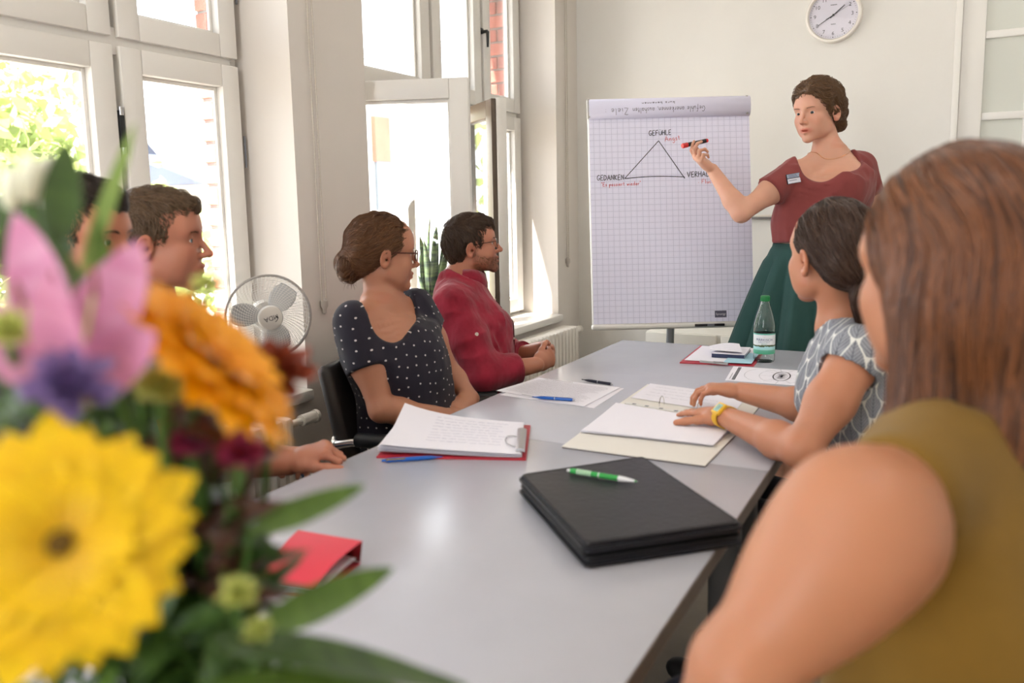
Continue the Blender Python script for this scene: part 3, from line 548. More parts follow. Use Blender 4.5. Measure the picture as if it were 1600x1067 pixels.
def pen(name, label, p0, p1, z, body, tip_m, r=.0048, clip=True, grip=None, cap_col=None):
    a = Vector(p0); b = Vector(p1); a.z = b.z = z+r; L = (b-a).length; e = empty(name, label, 'pen', ((a.x+b.x)/2, (a.y+b.y)/2, z)); c = (a+b)/2; c.z = z
    e.rotation_euler = (0, 0, math.atan2(b.y-a.y, b.x-a.x)); h = L/2; Mx = Matrix.Translation((-h, 0, r)) @ Matrix.Rotation(math.radians(90), 4, 'Y')
    MB().lathe([(.0, .0), (.0012, .0), (.0016, .010), (r*.9, .026), (r, .04), (r, L-.012), (r*.85, L-.010), (r*.85, L-.008), (0, L-.008)], 14, Mx).build('barrel', body, e)
    MB().lathe([(0, L-.009), (r*.55, L-.009), (r*.55, L-.001), (0, L)], 10, Mx).build('push_button', tip_m, e)
    MB().lathe([(0, -.001), (.0008, -.001), (.0013, .006), (.0016, .0105)], 10, Mx).build('tip', tip_m, e)
    MB().lathe([(r*1.06, L*.52), (r*1.06, L*.52+.002)], 14, Mx).build('band', tip_m, e)
    if clip: MB().box((h-.052, r*.5, r*1.2), (h-.010, r*1.05, r*1.9), .0006).box((h-.014, -.001, r*1.0), (h-.010, r*1.05, r*1.9), .0006).build('clip', tip_m if not cap_col else cap_col, e)
    if grip:
        MB().lathe([(.0022, .004), (.0026, .008), (r*.93, .0255), (r*1.03, .034), (r*1.02, .036)], 14, Mx).build('nose_cone', tip_m, e)
        for k in range(6): MB().lathe([(r, L*.64+k*.0052), (r*1.12, L*.64+k*.0052+.001), (r*1.12, L*.64+k*.0052+.0026), (r, L*.64+k*.0052+.0036)], 14, Mx).build('grip_ring', grip, e)
    return e
blue_m = mat('blue_pen_plastic', srgb(28, 92, 178), .3); navy_m = mat('dark_pen_plastic', srgb(30, 30, 46), .3); green_m = mat('green_pen_plastic', srgb(48, 158, 72), .3); gold_m = mat('brass_clip', srgb(190, 165, 110), .25, metal=1); white_p = mat('white_pen_plastic', srgb(228, 228, 230), .3)
# --- near clipboard with its stack of written sheets
cb = zq([(588, 713), (822, 717), (829, 664), (640, 661)], TZ+.004)
e = empty('clipboard', 'red clipboard with a thick stack of handwritten sheets on the front table', 'clipboard', tuple(sum(cb)/4))
def loc(e, pts): o_ = np.array(e.location); return [np.array(p)-o_ for p in pts]
sheet_at(loc(e, cb), 'board', red_m, e, th=.0038, n=4)
stk = zq([(592, 709), (813, 714), (817, 664), (634, 658)], TZ+.006)
rr = random.Random(3)
for k in range(6):
    j = lambda s=.004: np.array([rr.uniform(-s, s), rr.uniform(-s, s), 0]); q = [p+j() for p in stk]; lift = (.004+.006*k/5)
    zf = lambda u, v, k=k, lift=lift: k*.0016+(1-u)**2*lift*1.6+(1-u)**3*max(0, v-.5)*.05*(k/5)**2+.001*math.sin(5*u+k)
    s_ = sheet_at(loc(e, q), 'sheet', paper_m, e, n=10, zf=zf)
    if k == 5: on_sheet(loc(e, q), scribble(9, .30, .93, .18, .92, 5, .010), .0020, 'handwriting', pencil_m, s_, zf)
cl = loc(e, zq([(806, 708), (820, 709), (823, 676), (809, 675)], TZ+.010))
sheet_at([p+np.array([0, 0, .009]) for p in cl], 'clip_plate', steel_m, e, th=.006, n=3, zf=lambda u, v: .003*math.sin(math.pi*u))
a, b = loc(e, zq([(808, 698), (808, 682)], TZ+.017)); dd = (b-a); sd = np.array([-1, .1, 0])*.028
MB().tube([a, a+sd*.5, a+sd+dd*.15, a+sd*1.15+dd*.5, b+sd-dd*.15, b+sd*.5, b], .0012, 6).build('clip_wire', steel_m, e)
pen('ballpoint_pen', 'blue ballpoint pen with gold clip lying in front of the near clipboard', on_z(691, 717, TZ), on_z(596, 723, TZ), TZ, blue_m, blue_m, cap_col=gold_m)
# --- two printed sheets and pens
A = zq([(775, 611), (912, 636), (970, 606), (842, 591)], TZ+.0008); B = zq([(781, 617), (928, 638), (975, 607), (850, 593)], TZ+.0003)
for q, lab, sd in ((B, 'lower of two overlapping printed sheets under the blue pen', 2), (A, 'upper of two overlapping printed sheets, with lines of text, under the blue pen', 1)):
    s_ = sheet_at(q, 'printed_sheet', paper_m, zf=(lambda u, v, sd=sd: (.0016 if sd == 1 else .0004)+.004*max(0, .15-u)*(v)), n=8); tag(s_, lab, 'paper', 'printed sheets on the far table')
    if sd == 1: on_sheet(q, rules(15, .06, .94, .10, .90, 4, .2), .0022, 'printed_lines', print_m, s_, zf=lambda u, v: .0016); on_sheet(q, [[(.30, .03), (.62, .03)], [(.10, .955), (.45, .955)]], .004, 'printed_heading', printk_m, s_, zf=lambda u, v: .0016)
pen('ballpoint_pen', 'blue ballpoint pen lying on the printed sheets', on_z(832, 622, TZ+.004), on_z(899, 627, TZ+.004), TZ+.003, blue_m, steel_m)
pen('ballpoint_pen', 'dark navy ballpoint pen at the far edge of the printed sheets', on_z(909, 596, TZ), on_z(958, 604, TZ), TZ+.002, navy_m, steel_m)
# --- open ring binder
bf = zq([(878, 697), (1102, 727), (1152, 676), (962, 634)], TZ+.0045); bb = zq([(962, 634), (1152, 676), (1192, 628), (1012, 600)], TZ+.0045)
e = empty('ring_binder', 'open white ring binder under the folded hands', 'binder', tuple(sum(bf)/4)); card_m = mat('binder_cover_lining', srgb(226, 222, 214), .5); bind_m = mat('binder_cover', srgb(70, 52, 52), .6)
sheet_at(loc(e, bf), 'front_cover', card_m, e, th=.0022, n=4); sheet_at([p-np.array([0, 0, .0022]) for p in loc(e, bf)], 'cover_back', bind_m, e, th=.0020, n=2)
sheet_at(loc(e, bb), 'rear_cover', card_m, e, th=.0022, n=4); sheet_at([p-np.array([0, 0, .0022]) for p in loc(e, bb)], 'cover_back', bind_m, e, th=.0020, n=2)
pf = zq([(908, 675), (1113, 697), (1146, 667), (962, 634)], TZ+.0075)
for k in range(4): sheet_at(loc(e, [p+np.array([rr.uniform(-.003, .003), rr.uniform(-.003, .003), k*.0012]) for p in pf]), 'page', paper_m, e, n=8, zf=lambda u, v, k=k: .006*(v)**2*(k/3)+.0008*math.sin(4*u+2*k))
pb = zq([(986, 621), (1146, 646), (1168, 618), (1016, 599)], TZ+.0065)
s_ = sheet_at(loc(e, pb), 'page', paper_m, e, n=6); on_sheet(loc(e, pb), scribble(4, .1, .8, .2, .9, 8, .012, rag=.5), .0018, 'handwriting', print_m, s_)
m0, m1 = loc(e, zq([(978, 629), (1092, 648)], TZ+.0155)); dv = m1-m0; pv = np.array([-dv[1], dv[0], 0])/np.linalg.norm(dv)*.008
sheet_at([m0-pv, m1-pv, m1+pv, m0+pv], 'ring_mechanism', mat('ring_plate', srgb(222, 220, 214), .3), e, th=.003, n=3)
for t_ in (.12, .3, .5, .7): c = m0+dv*t_; MB().box(tuple(c-np.array([.005, .004, 0])), tuple(c+np.array([.005, .004, .0008]))).build('plate_slot', seal_m, e)
for px in ((1034, 632), (1092, 642)):
    c = Vector(loc(e, zq([px], TZ+.012))[0]); ax = Vector(dv).normalized(); q = Vector(pv).normalized(); R_ = .017
    MB().tube([c+q*R_*math.cos(a)*.75+Vector((0, 0, 1))*R_*1.35*math.sin(a) for a in np.linspace(-.1, math.pi+.1, 18)], .0014, 7).build('ring', chrome_m, e)
# --- black leather folio
ft = zq([(808, 740), (913, 853), (1166, 817), (1006, 711)], TZ+.040)
e = empty('leather_folio', 'thick black zipped leather folio lying slanted on the front table', 'folio', tuple((sum(ft)/4*np.array([1, 1, 0])+np.array([0, 0, TZ]))))
fol_m = mat('black_folio_leather', srgb(33, 33, 38), .36, spec=.45, bump=(90, .2), nz=(12, .1)); zip_m = mat('zip_tape', srgb(20, 20, 23), .7)
F2 = [p[:2] for p in loc(e, ft)]
def inset(P, d): c = sum(P)/4; return [p+(c-p)/np.linalg.norm(c-p)*d for p in P]
def rnd(P, r, n=6):
    out = []
    for i in range(4):
        p = P[i]; a = P[i-1]-p; b = P[(i+1) % 4]-p; a = a/np.linalg.norm(a)*r; b = b/np.linalg.norm(b)*r
        for k in range(n+1): t_ = k/n; out.append(tuple((1-t_)**2*(p+a)+2*t_*(1-t_)*p+t_*t_*(p+b)))
    return out
MB().prism(rnd(F2, .018), .024, .040, bev=.006).build('upper_cover', fol_m, e); MB().prism(rnd(F2, .018), .0, .015, bev=.006).build('lower_cover', fol_m, e)
MB().prism(rnd(inset(F2, .008), .016), .012, .027).build('zip_gusset', zip_m, e)
P = [Vector((x, y, .0197)) for x, y in rnd(inset(F2, .0065), .016, 8)]; MB().tube(P, .0024, 6, closed=True).build('zip_teeth', mat('zip_black', srgb(16, 16, 18), .3, metal=.4), e)
P = [Vector((x, y, .0402)) for x, y in rnd(inset(F2, .013), .016, 8)]; MB().tube(P, .0008, 5, closed=True).build('stitched_seam', zip_m, e)
pen('ballpoint_pen', 'green and white ballpoint pen lying on the black folio', on_z(995, 756, TZ+.042), on_z(886, 738, TZ+.042), TZ+.0415, green_m, white_p, r=.0052, clip=False, grip=mat('pale_grip', srgb(190, 214, 190), .4))
# --- far red clipboard with notebook and folded leaflet
cb = zq([(1062, 566), (1178, 571), (1196, 546), (1094, 540)], TZ+.004)
e = empty('clipboard', 'red clipboard carrying a notebook, beside the water bottle', 'clipboard', tuple(sum(cb)/4))
sheet_at(loc(e, cb), 'board', red_m, e, th=.0038, n=3)
q = zq([(1070, 563), (1170, 567), (1188, 545), (1097, 541)], TZ+.005)
for k in range(3): sheet_at(loc(e, [p+np.array([rr.uniform(-.004, .004), rr.uniform(-.004, .004), k*.0008]) for p in q]), 'sheet', paper_m, e, n=4)
q = zq([(1130, 566), (1174, 568), (1186, 552), (1146, 550)], TZ+.009); sheet_at(loc(e, q), 'blue_sheet', mat('pale_blue_paper', srgb(168, 206, 222), .7), e, n=3)
c0, c1 = loc(e, zq([(1094, 564), (1138, 568)], TZ+.009)); dv = (c1-c0); pv = np.array([-dv[1], dv[0], 0])/np.linalg.norm(dv)*.006
sheet_at([c0-pv, c1-pv, c1+pv, c0+pv], 'clip_plate', steel_m, e, th=.004, n=3, zf=lambda u, v: .003*math.sin(math.pi*v)); MB().cyl(tuple((c0+c1)/2-pv*.5), tuple((c0+c1)/2-pv*2.2), .005, .003).build('clip_knob', steel_m, e)
nb = zq([(1112, 558), (1163, 561), (1173, 548), (1124, 546)], TZ+.0075)
e = empty('notebook', 'small white notebook with a dark blue spine lying on the far red clipboard', 'notebook', tuple(sum(nb)/4))
L2 = [p[:2] for p in loc(e, nb)]; MB().prism([tuple(p) for p in L2], 0, .002).build('cover', mat('navy_cover', srgb(38, 48, 82), .5), e); MB().prism([tuple(p) for p in inset(L2, .003)], .002, .011).build('page_block', paper_m, e); MB().prism([tuple(p) for p in L2], .011, .013).build('cover', paper_m, e)
d_ = L2[1]-L2[0]; pn = np.array([d_[1], -d_[0]])/np.linalg.norm(d_)*.0012; MB().prism([tuple(L2[0]+pn), tuple(L2[1]+pn), tuple(L2[1]-pn*.3), tuple(L2[0]-pn*.3)], 0, .0135).build('spine', mat('navy_cover', srgb(38, 48, 82), .5), e)
lf = zq([(1110, 549), (1160, 553), (1155, 542), (1108, 543)], TZ+.022); zf = lambda u, v: .006+.010*math.sin(2.5*u)*v
lo = sheet_at(lf, 'folded_leaflet', paper_m, n=6, zf=zf); tag(lo, 'crumpled handwritten leaflet lying on top of the small notebook', 'paper'); on_sheet(lf, scribble(4, .1, .9, .1, .9, 3, .03), .001, 'handwriting', print_m, lo, zf)
# --- sheet printed with a round diagram
ps = zq([(1133, 594), (1258, 603), (1268, 580), (1146, 572)], TZ+.0006)
lo = sheet_at(ps, 'diagram_sheet', paper_m, n=4); tag(lo, 'white sheet printed with a dark oval diagram, by the folded hands', 'paper')
on_sheet(ps, [[(.08, .06), (.08, .94)], [(.095, .06), (.095, .94)], [(.11, .06), (.11, .94)]], .004, 'printed_title_bar', printk_m, lo); on_sheet(ps, [[(.045, .1), (.045, .5)]], .003, 'printed_subtitle', print_m, lo)
el = lambda cx, cy, rx, ry, n=40: [(cx+rx*math.cos(a), cy+ry*math.sin(a)) for a in np.linspace(0, 2*math.pi, n)]
on_sheet(ps, [el(.67, .5, .105, .30)], .016, 'printed_oval', printk_m, lo); on_sheet(ps, [el(.42, .5, .22, .42), el(.67, .5, .28, .46)]+[[(.67+.11*math.cos(a), .5+.3*math.sin(a)), (.67+.27*math.cos(a), .5+.52*math.sin(a))] for a in np.linspace(.4, 6, 9)], .0012, 'printed_outlines', printk_m, lo)
on_sheet(ps, [[(.67, .5), (.67+.08*math.cos(a), .5+.22*math.sin(a))] for a in np.linspace(0, 6.28, 26)], .0018, 'printed_rays', printk_m, lo)
# --- water bottle
bp = on_z(1193.5, 564, TZ); e = empty('water_bottle', 'clear mineral water bottle with a green cap and a white and green label', 'bottle', tuple(bp)); R = .0360; k_ = 1.0
pet = NT('clear_bottle'); pet.set(pet.b, 'Transmission Weight', 1.0); pet.set(pet.b, 'Roughness', .02); pet.set(pet.b, 'IOR', 1.35); pet.set(pet.b, 'Base Color', (.93, .97, .95)); 
Hb = float((at(1197, 460, np.dot(bp-EYEP, -CAMM[:, 2])))[2]-TZ); s = Hb/.262
out = [(0, .006), (R*.62, .002), (R*.9, .0), (R, .008), (R, .030), (R*.985, .034), (R*.985, .115), (R, .119), (R, .142), (R*.93, .160), (R*.72, .192), (R*.48, .222), (.0145, .236), (.0135, .240), (.0135, .252)]
inn = [(r_-.0012 if r_ > .002 else 0, z_+(.0015 if z_ < .02 else 0)) for r_, z_ in out][::-1]
MB().lathe([(r_, z_*s) for r_, z_ in out+inn], 40).build('bottle_body', pet.m, e)
MB().lathe([(0, .262*s), (.0135, .262*s), (.0155, .258*s), (.0158, .242*s), (.0150, .240*s)], 24).build('cap', mat('green_cap', srgb(26, 120, 62), .4), e)
mb = MB()
for k in range(24): a = k*math.pi/12; mb.cyl((.0157*math.cos(a), .0157*math.sin(a), .243*s), (.0157*math.cos(a), .0157*math.sin(a), .257*s), .0007, seg=5)
mb.build('cap_ribs', mat('green_cap', srgb(26, 120, 62), .4), e)
t = NT('bottle_label'); X, Y, Z = t.xyz(t.coord()); hz = t.math('ADD', Z, t.math('MULTIPLY', t.math('SUBTRACT', t.noise(t.coord(), 60), .5), .012))
z0_ = .034*s; hh = .081*s
c = t.mix(t.ramp(Z, z0_, z0_+hh*.3), srgb(96, 190, 160), srgb(176, 222, 226)); c = t.mix(t.math('GREATER_THAN', hz, z0_+hh*.36), c, srgb(70, 88, 52)); c = t.mix(t.math('GREATER_THAN', hz, z0_+hh*.44), c, srgb(232, 235, 238)); c = t.mix(t.math('GREATER_THAN', Z, z0_+hh*.94), c, srgb(120, 200, 180))
c = t.mix(t.math('MULTIPLY', t.math('LESS_THAN', Z, z0_+hh*.2), .6), c, srgb(40, 150, 100)); t.set(t.b, 'Base Color', c); t.set(t.b, 'Roughness', .35)
MB().lathe([(R*1.003, z0_), (R*1.003, z0_+hh)], 48).build('label', t.m, e)
vd = math.atan2(-bp[1], -bp[0]); Mb = Matrix.Rotation(vd+math.pi/2, 4, 'Z'); navy_i = mat('label_navy', srgb(44, 58, 120), .4)
text_mesh('MÄRKISCH', .0120, navy_i, e, Mb @ Matrix.Translation((0, 0, z0_+hh*.70)), .0001, 'label_lettering', bend=R*1.006, font_scale=1.0)
text_mesh('KRISTALL', .0085, mat('label_grey', srgb(150, 160, 180), .4), e, Mb @ Matrix.Translation((0, 0, z0_+hh*.585)), .0001, 'label_lettering', bend=R*1.006, font_scale=1.1)
text_mesh('Medium', .006, mat('label_green', srgb(70, 150, 130), .4), e, Mb @ Matrix.Translation((0, 0, z0_+hh*.50)), .0001, 'label_lettering', bend=R*1.006)
V = [];  Fc = []
for k, a in enumerate(np.linspace(0, 2*math.pi, 4, endpoint=False)): V.append((.0045*math.cos(a)*1.4, 0, z0_+hh*.86+.0035*math.sin(a)))
o = from_np('label_emblem', [(R*1.006*math.sin(x/R), -R*1.006*math.cos(x/R), z) for x, _, z in V], [(0, 1, 2, 3)], mat('emblem_red', srgb(190, 70, 90), .4), e, smooth=False); o.data.transform(Mb)
# --- red folder standing folded in the foreground
P = lambda x, y, z: np.array(on_z(x, y, z))
a0, a1 = P(466, 828, TZ+.05), P(566, 845, TZ+.05); b0, b1 = P(404, 905, TZ+.016), P(490, 918, TZ+.016)
c0, c1 = P(425, 925, TZ+.0015), P(563, 880, TZ+.0015)
redf = mat('red_folder_card', srgb(206, 58, 74), .4); o0 = (a0+a1+b0+b1)/4; o0[2] = TZ
e = empty('red_folder', 'small red card folder with white inner pages beside the bouquet', 'folder', tuple(o0))
sheet_at(loc(e, [b0, b1, a1, a0]), 'front_flap', redf, e, th=.001, n=8, zf=lambda u, v: .006*math.sin(math.pi*v))
sheet_at(loc(e, [a1, a0, P(470, 845, TZ+.0015), P(563, 878, TZ+.0015)]), 'spine', mat('red_folder_dark', srgb(160, 34, 40), .4), e, th=.001, n=4)
for k in range(3): sheet_at(loc(e, [c0+np.array([0, 0, .003*k]), P(492, 925, TZ+.002+.003*k), P(556, 872, TZ+.004+.009*k), P(466, 846, TZ+.004+.008*k)]), 'inner_page', paper_m, e, n=4)
sheet_at(loc(e, [P(405, 922, TZ+.0012), P(492, 932, TZ+.0012), P(563, 880, TZ+.0012), P(470, 845, TZ+.0012)]), 'rear_flap', redf, e, th=.001, n=3)
# ------------------------------------------------------------------ pedestal fan
def fan():
    c = Vector(at(420, 495, 2.38).tolist()); ax = (Vector(EYEP.tolist())-c); ax.z = 0; ax.normalize(); ax = (Matrix.Rotation(math.radians(9), 3, 'Z') @ ax+Vector((0, 0, .02))).normalized()
    e = empty('pedestal_fan', 'white pedestal fan with a round mesh guard standing by the wall pillar', 'fan', (c.x, c.y, 0)); cl = c-Vector((c.x, c.y, 0)); R = .121
    q = ax.to_track_quat('Z', 'Y').to_matrix().to_4x4(); M0 = Matrix.Translation(cl) @ q
    fw = mat('white_fan_plastic', srgb(228, 224, 218), .4); gw = mat('fan_guard_wire', srgb(236, 234, 230), .35); gr = mat('fan_rim', srgb(176, 172, 170), .4)
    MB().tube([M0 @ Vector((R*math.cos(a), R*math.sin(a), 0)) for a in np.linspace(0, 2*math.pi, 48, endpoint=False)], .0042, 8, closed=True).build('guard_rim', gr, e)
    V = []; Fc = []
    mb = MB()
    for z0, zc in ((1, .035), (-1, -.045)):
        for k in range(60):
            a = k*2*math.pi/60; pts = []
            for u in np.linspace(.30, 1, 6): aa = a+.5*(1-u); pts.append(M0 @ Vector((R*u*math.cos(aa), R*u*math.sin(aa), zc*math.sqrt(max(0, 1-u**2.4)))))
            mb.tube(pts, .0008, 3, cap=False)
        for u in np.linspace(.36, .94, 12): mb.tube([M0 @ Vector((R*u*math.cos(a), R*u*math.sin(a), zc*math.sqrt(max(0, 1-u**2.4)))) for a in np.linspace(0, 2*math.pi, 30, endpoint=False)], .0006, 3, closed=True)
    g = mb.build('guard_mesh', gw, e); g['kind'] = 'stuff'
    MB().lathe([(0, .041), (.026, .041), (.033, .038), (.036, .030), (.036, .026)], 32, M0).build('guard_badge', fw, e)
    bl = mat('fan_blade', srgb(196, 198, 202), .3)
    for k in range(3):
        a0 = k*2*math.pi/3+.9; V = []; nn = 9
        for i in range(nn):
            for j, u in enumerate(np.linspace(.18, .88, 6)):
                aw = (i/(nn-1)-.5)*(1.15*math.sin(math.pi*min(1, .25+.7*u))); aa = a0+aw; V.append(M0 @ Vector((R*u*math.cos(aa), R*u*math.sin(aa), -.004-.022*(i/(nn-1)-.5))))
        Fc = [(i*6+j, i*6+j+1, (i+1)*6+j+1, (i+1)*6+j) for i in range(nn-1) for j in range(5)]
        o = from_np('blade', V, Fc, bl, e); md = o.modifiers.new('s', 'SOLIDIFY'); md.thickness = .002
    MB().lathe([(0, .012), (.02, .010), (.023, -.02), (0, -.02)], 20, M0).build('blade_hub', bl, e)
    MB().lathe([(0, -.045), (.040, -.045), (.046, -.07), (.04, -.12), (.02, -.14), (0, -.14)], 24, M0).build('motor_housing', fw, e)
    k = mat('fan_print', srgb(52, 48, 50), .5)
    text_mesh('MDA', .019, k, e, M0 @ Matrix.Rotation(math.radians(195), 4, 'Z') @ Matrix.Translation((0, 0, .0412)), .0002, 'badge_lettering')
    st = [[(.018*math.cos(a), .012*math.sin(a)-.002) for a in np.linspace(-.9, .9, 12)]]; o = stroke_mesh(st, .002, 'badge_swoosh', k, e, lift=.0414); o.data.transform(M0)
    back = cl-ax*.09; MB().cyl((back.x, back.y, .03), (back.x, back.y, cl.z-.03), .011).build('pole', fw, e); MB().sph((back.x, back.y, cl.z-.03), .02).build('neck_joint', fw, e)
    MB().lathe([(0, .035), (.02, .035), (.03, .022), (.12, .014), (.135, .006), (.135, 0), (0, 0)], 32, Matrix.Translation((back.x, back.y, 0))).build('base', fw, e)
fan()
# ------------------------------------------------------------------ snake plant on the far sill
def snake_plant():
    p = on_x(676, 495, -2.06); e = empty('snake_plant', 'potted snake plant with upright banded leaves on the far window sill', 'plant', (-2.06, float(p[1]), SILL))
    MB().lathe([(0, 0), (.062, 0), (.066, .01), (.080, .15), (.083, .155), (.083, .165), (.076, .165), (.074, .15), (0, .15)], 28).build('pot', mat('dark_grey_pot', srgb(74, 76, 82), .5), e)
    MB().lathe([(0, .152), (.0745, .15)], 20).build('soil', mat('brown_soil', srgb(120, 78, 56), .95, bump=(80, .6)), e)
    t = NT('snake_plant_leaf'); nz = t.noise(t.scale(t.coord(), (6, 6, 55)), 1.0, 4); t.set(t.b, 'Base Color', t.mix(t.ramp(nz, .42, .58), srgb(40, 70, 48), srgb(120, 146, 92))); t.set(t.b, 'Roughness', .4)
    specs = []
    r = random.Random(11)
    for k in range(19): a = r.uniform(0, 6.28); rad = r.uniform(.005, .055); specs.append((rad*math.cos(a), rad*math.sin(a), r.uniform(.16, .37), a, r.uniform(.02, .24)))
    specs += [(0, -.02, .44, 1.0, .04), (.0, .03, .40, 1.5, .06), (.02, .0, .36, 2.0, .05)]
    for x, y, h, a, lean in specs:
        V = []; n = 12; tw = r.uniform(-.5, .5); wd = r.uniform(.017, .024); dx, dy = math.cos(a), math.sin(a)
        for i in range(n+1):
            u = i/n; wv = wd*(math.sin(min(1, u*1.6+.25)*math.pi/2))*(1-u**5)**.8 if u < 1 else .0005; ang = a+math.pi/2+tw*u; cx = x+dx*lean*h*u*u; cy = y+dy*lean*h*u*u
            for s in (-1, 0, 1): V.append((cx+s*wv*math.cos(ang)-abs(s)*wv*.35*dx, cy+s*wv*math.sin(ang)-abs(s)*wv*.35*dy, .15+h*u))
        Fc = [(3*i+j, 3*i+j+1, 3*i+j+4, 3*i+j+3) for i in range(n) for j in range(2)]
        o = from_np('leaf', V, Fc, t.m, e); md = o.modifiers.new('s', 'SOLIDIFY'); md.thickness = .003
snake_plant()
def geranium():
    p = on_x(716, 470, -2.1); e = empty('potted_geranium', 'small pot plant with orange red blossoms behind the man in the red shirt', 'plant', (-2.08, float(p[1])+.02, SILL)); r = random.Random(4)
    MB().lathe([(0, 0), (.04, 0), (.052, .085), (.055, .085), (.055, .095), (.048, .095), (.047, .08), (0, .08)], 20).build('pot', mat('terracotta', srgb(176, 98, 66), .8), e)
    gm = mat('geranium_leaf', srgb(72, 108, 56), .6); om = mat('orange_blossom', srgb(232, 88, 40), .6)
    for k in range(14):
        a = r.uniform(0, 6.28); h = r.uniform(.10, .22); rr_ = r.uniform(.02, .08); c = Vector((rr_*math.cos(a), rr_*math.sin(a), h)); MB().tube([(0, 0, .08), tuple(c)], .0015, 5).build('stem', gm, e)
        if k < 10: MB().lathe([(0, .002), (.012, .0), (.022, .006), (.024, .009)], 12, Matrix.Translation(c) @ Matrix.Rotation(r.uniform(-.8, .8), 4, 'X')).build('leaf', gm, e)
        else:
            for j in range(9): q = c+Vector((r.gauss(0, .010), r.gauss(0, .010), .01+r.gauss(0, .006))); MB().sph(q, (.007, .007, .003), u=7, v=4).build('petal', om, e)
geranium()
# ================================================================== FIGURES: implicit surfaces meshed with surface nets
def nrm(v): v = np.asarray(v, float); return v/(np.linalg.norm(v)+1e-12)
def smin(a, b, k):
    if k <= 0: return np.minimum(a, b)
    h = np.clip(.5+.5*(b-a)/k, 0, 1); return b+(a-b)*h-k*h*(1-h)
def smax(a, b, k): return -smin(-a, -b, k)
_HR = np.random.default_rng(5).random((32, 32, 32)).astype(np.float32)
def vnoise(p):
    """smooth value noise in 0..1"""
    p = np.asarray(p); i = np.floor(p).astype(int); f = p-i; f = f*f*(3-2*f); r = 0
    for dx in (0, 1):
        for dy in (0, 1):
            for dz in (0, 1):
                w_ = (f[:, 0] if dx else 1-f[:, 0])*(f[:, 1] if dy else 1-f[:, 1])*(f[:, 2] if dz else 1-f[:, 2])
                r = r+w_*_HR[(i[:, 0]+dx) % 32, (i[:, 1]+dy) % 32, (i[:, 2]+dz) % 32]
    return r
class Cone:
    def __init__(s, a, b, ra, rb, k=.02, flat=None):
        s.a, s.b, s.ra, s.rb, s.k = np.array(a, float), np.array(b, float), ra, rb, k; s.c = (s.a+s.b)/2; s.R = np.linalg.norm(s.b-s.a)/2+max(ra, rb); s.flat = flat
    def __call__(s, p):
        d = s.b-s.a; q = p-s.a; t = np.clip((q@d)/(d@d+1e-12), 0, 1); q = q-t[:, None]*d
        if s.flat is not None: n, f = s.flat; q = q+((1/f-1)*(q@n))[:, None]*n
        return np.sqrt((q*q).sum(1))-(s.ra+(s.rb-s.ra)*t)
class Ell:
    def __init__(s, c, r, k=.02, M=None):
        s.c, s.r, s.k = np.array(c, float), np.array(r, float), k; s.M = np.eye(3) if M is None else np.asarray(M); s.R = max(r)
    def __call__(s, p):
        q = (p-s.c)@s.M; a = np.sqrt(((q/s.r)**2).sum(1)); b = np.sqrt(((q/s.r**2)**2).sum(1))+1e-9
        return a*(a-1)/b
class Loft:
    """stack of ellipses: (centre, half width along R, half depth along F), interpolated smoothly; superellipse power e"""
    def __init__(s, secs, R, F, k=.03, e=2.3, n=40):
        C = np.array([q[0] for q in secs], float); A = np.array([q[1] for q in secs], float); B = np.array([q[2] for q in secs], float)
        Rm = np.array([nrm(q[3]) if len(q) > 3 else nrm(R) for q in secs]); Fm = np.array([nrm(q[4]) if len(q) > 4 else nrm(F) for q in secs])
        t = np.concatenate([[0], np.cumsum(np.linalg.norm(np.diff(C, axis=0), axis=1))]); s.L = t[-1]; s.T = np.linspace(0, s.L, n)
        def ip(Y):   # monotone-ish cubic
            m = np.gradient(Y, t, axis=0) if len(t) > 2 else np.repeat(np.diff(Y, axis=0)/np.diff(t)[:, None], 2, 0) if Y.ndim > 1 else np.repeat(np.diff(Y)/np.diff(t), 2)
            out = []
            for x in s.T:
                i = min(np.searchsorted(t, x, 'right')-1, len(t)-2); h = t[i+1]-t[i]; u = (x-t[i])/h
                out.append((2*u**3-3*u**2+1)*Y[i]+(u**3-2*u**2+u)*h*m[i]+(-2*u**3+3*u**2)*Y[i+1]+(u**3-u**2)*h*m[i+1])
            return np.array(out)
        s.C, s.A, s.B, s.Rm, s.Fm = ip(C), ip(A), ip(B), ip(Rm), ip(Fm); s.k = k; s.e = e; s.c = C.mean(0); s.R = s.L/2+max(A.max(), B.max())+.02
    def uvt(s, p):
        best = None
        d2 = ((p[:, None, :].astype(np.float32)-s.C[None].astype(np.float32))**2).sum(2)/(1)
        i = np.clip(d2.argmin(1), 0, len(s.C)-1); j0 = np.clip(i, 1, len(s.C)-2); ax = s.C[j0+1]-s.C[j0-1]; ax /= np.linalg.norm(ax, axis=1)[:, None]
        q = p-s.C[i]; return i, q, ax
    def __call__(s, p):
        i, q, ax = s.uvt(p); h = (q*ax).sum(1); st = s.L/(len(s.C)-1); fi = np.clip(i+h/st, 0, len(s.C)-1); lo = np.minimum(fi.astype(int), len(s.C)-2); f = (fi-lo)[:, None]
        C = s.C[lo]*(1-f)+s.C[lo+1]*f; A = s.A[lo]*(1-f[:, 0])+s.A[lo+1]*f[:, 0]; B = s.B[lo]*(1-f[:, 0])+s.B[lo+1]*f[:, 0]; Rm = s.Rm[lo]; Fm = s.Fm[lo]
        q = p-C; u = np.abs((q*Rm).sum(1)); v = np.abs((q*Fm).sum(1)); e = s.e
        rad = ((u/A)**e+(v/B)**e)**(1/e); d = (rad-1)*np.minimum(A, B)*1.0
        end = np.abs(h)-st; return np.where((fi <= 0) | (fi >= len(s.C)-1), np.sqrt(np.maximum(d, 0)**2+np.maximum(end, 0)**2)+np.minimum(d, 0), d)
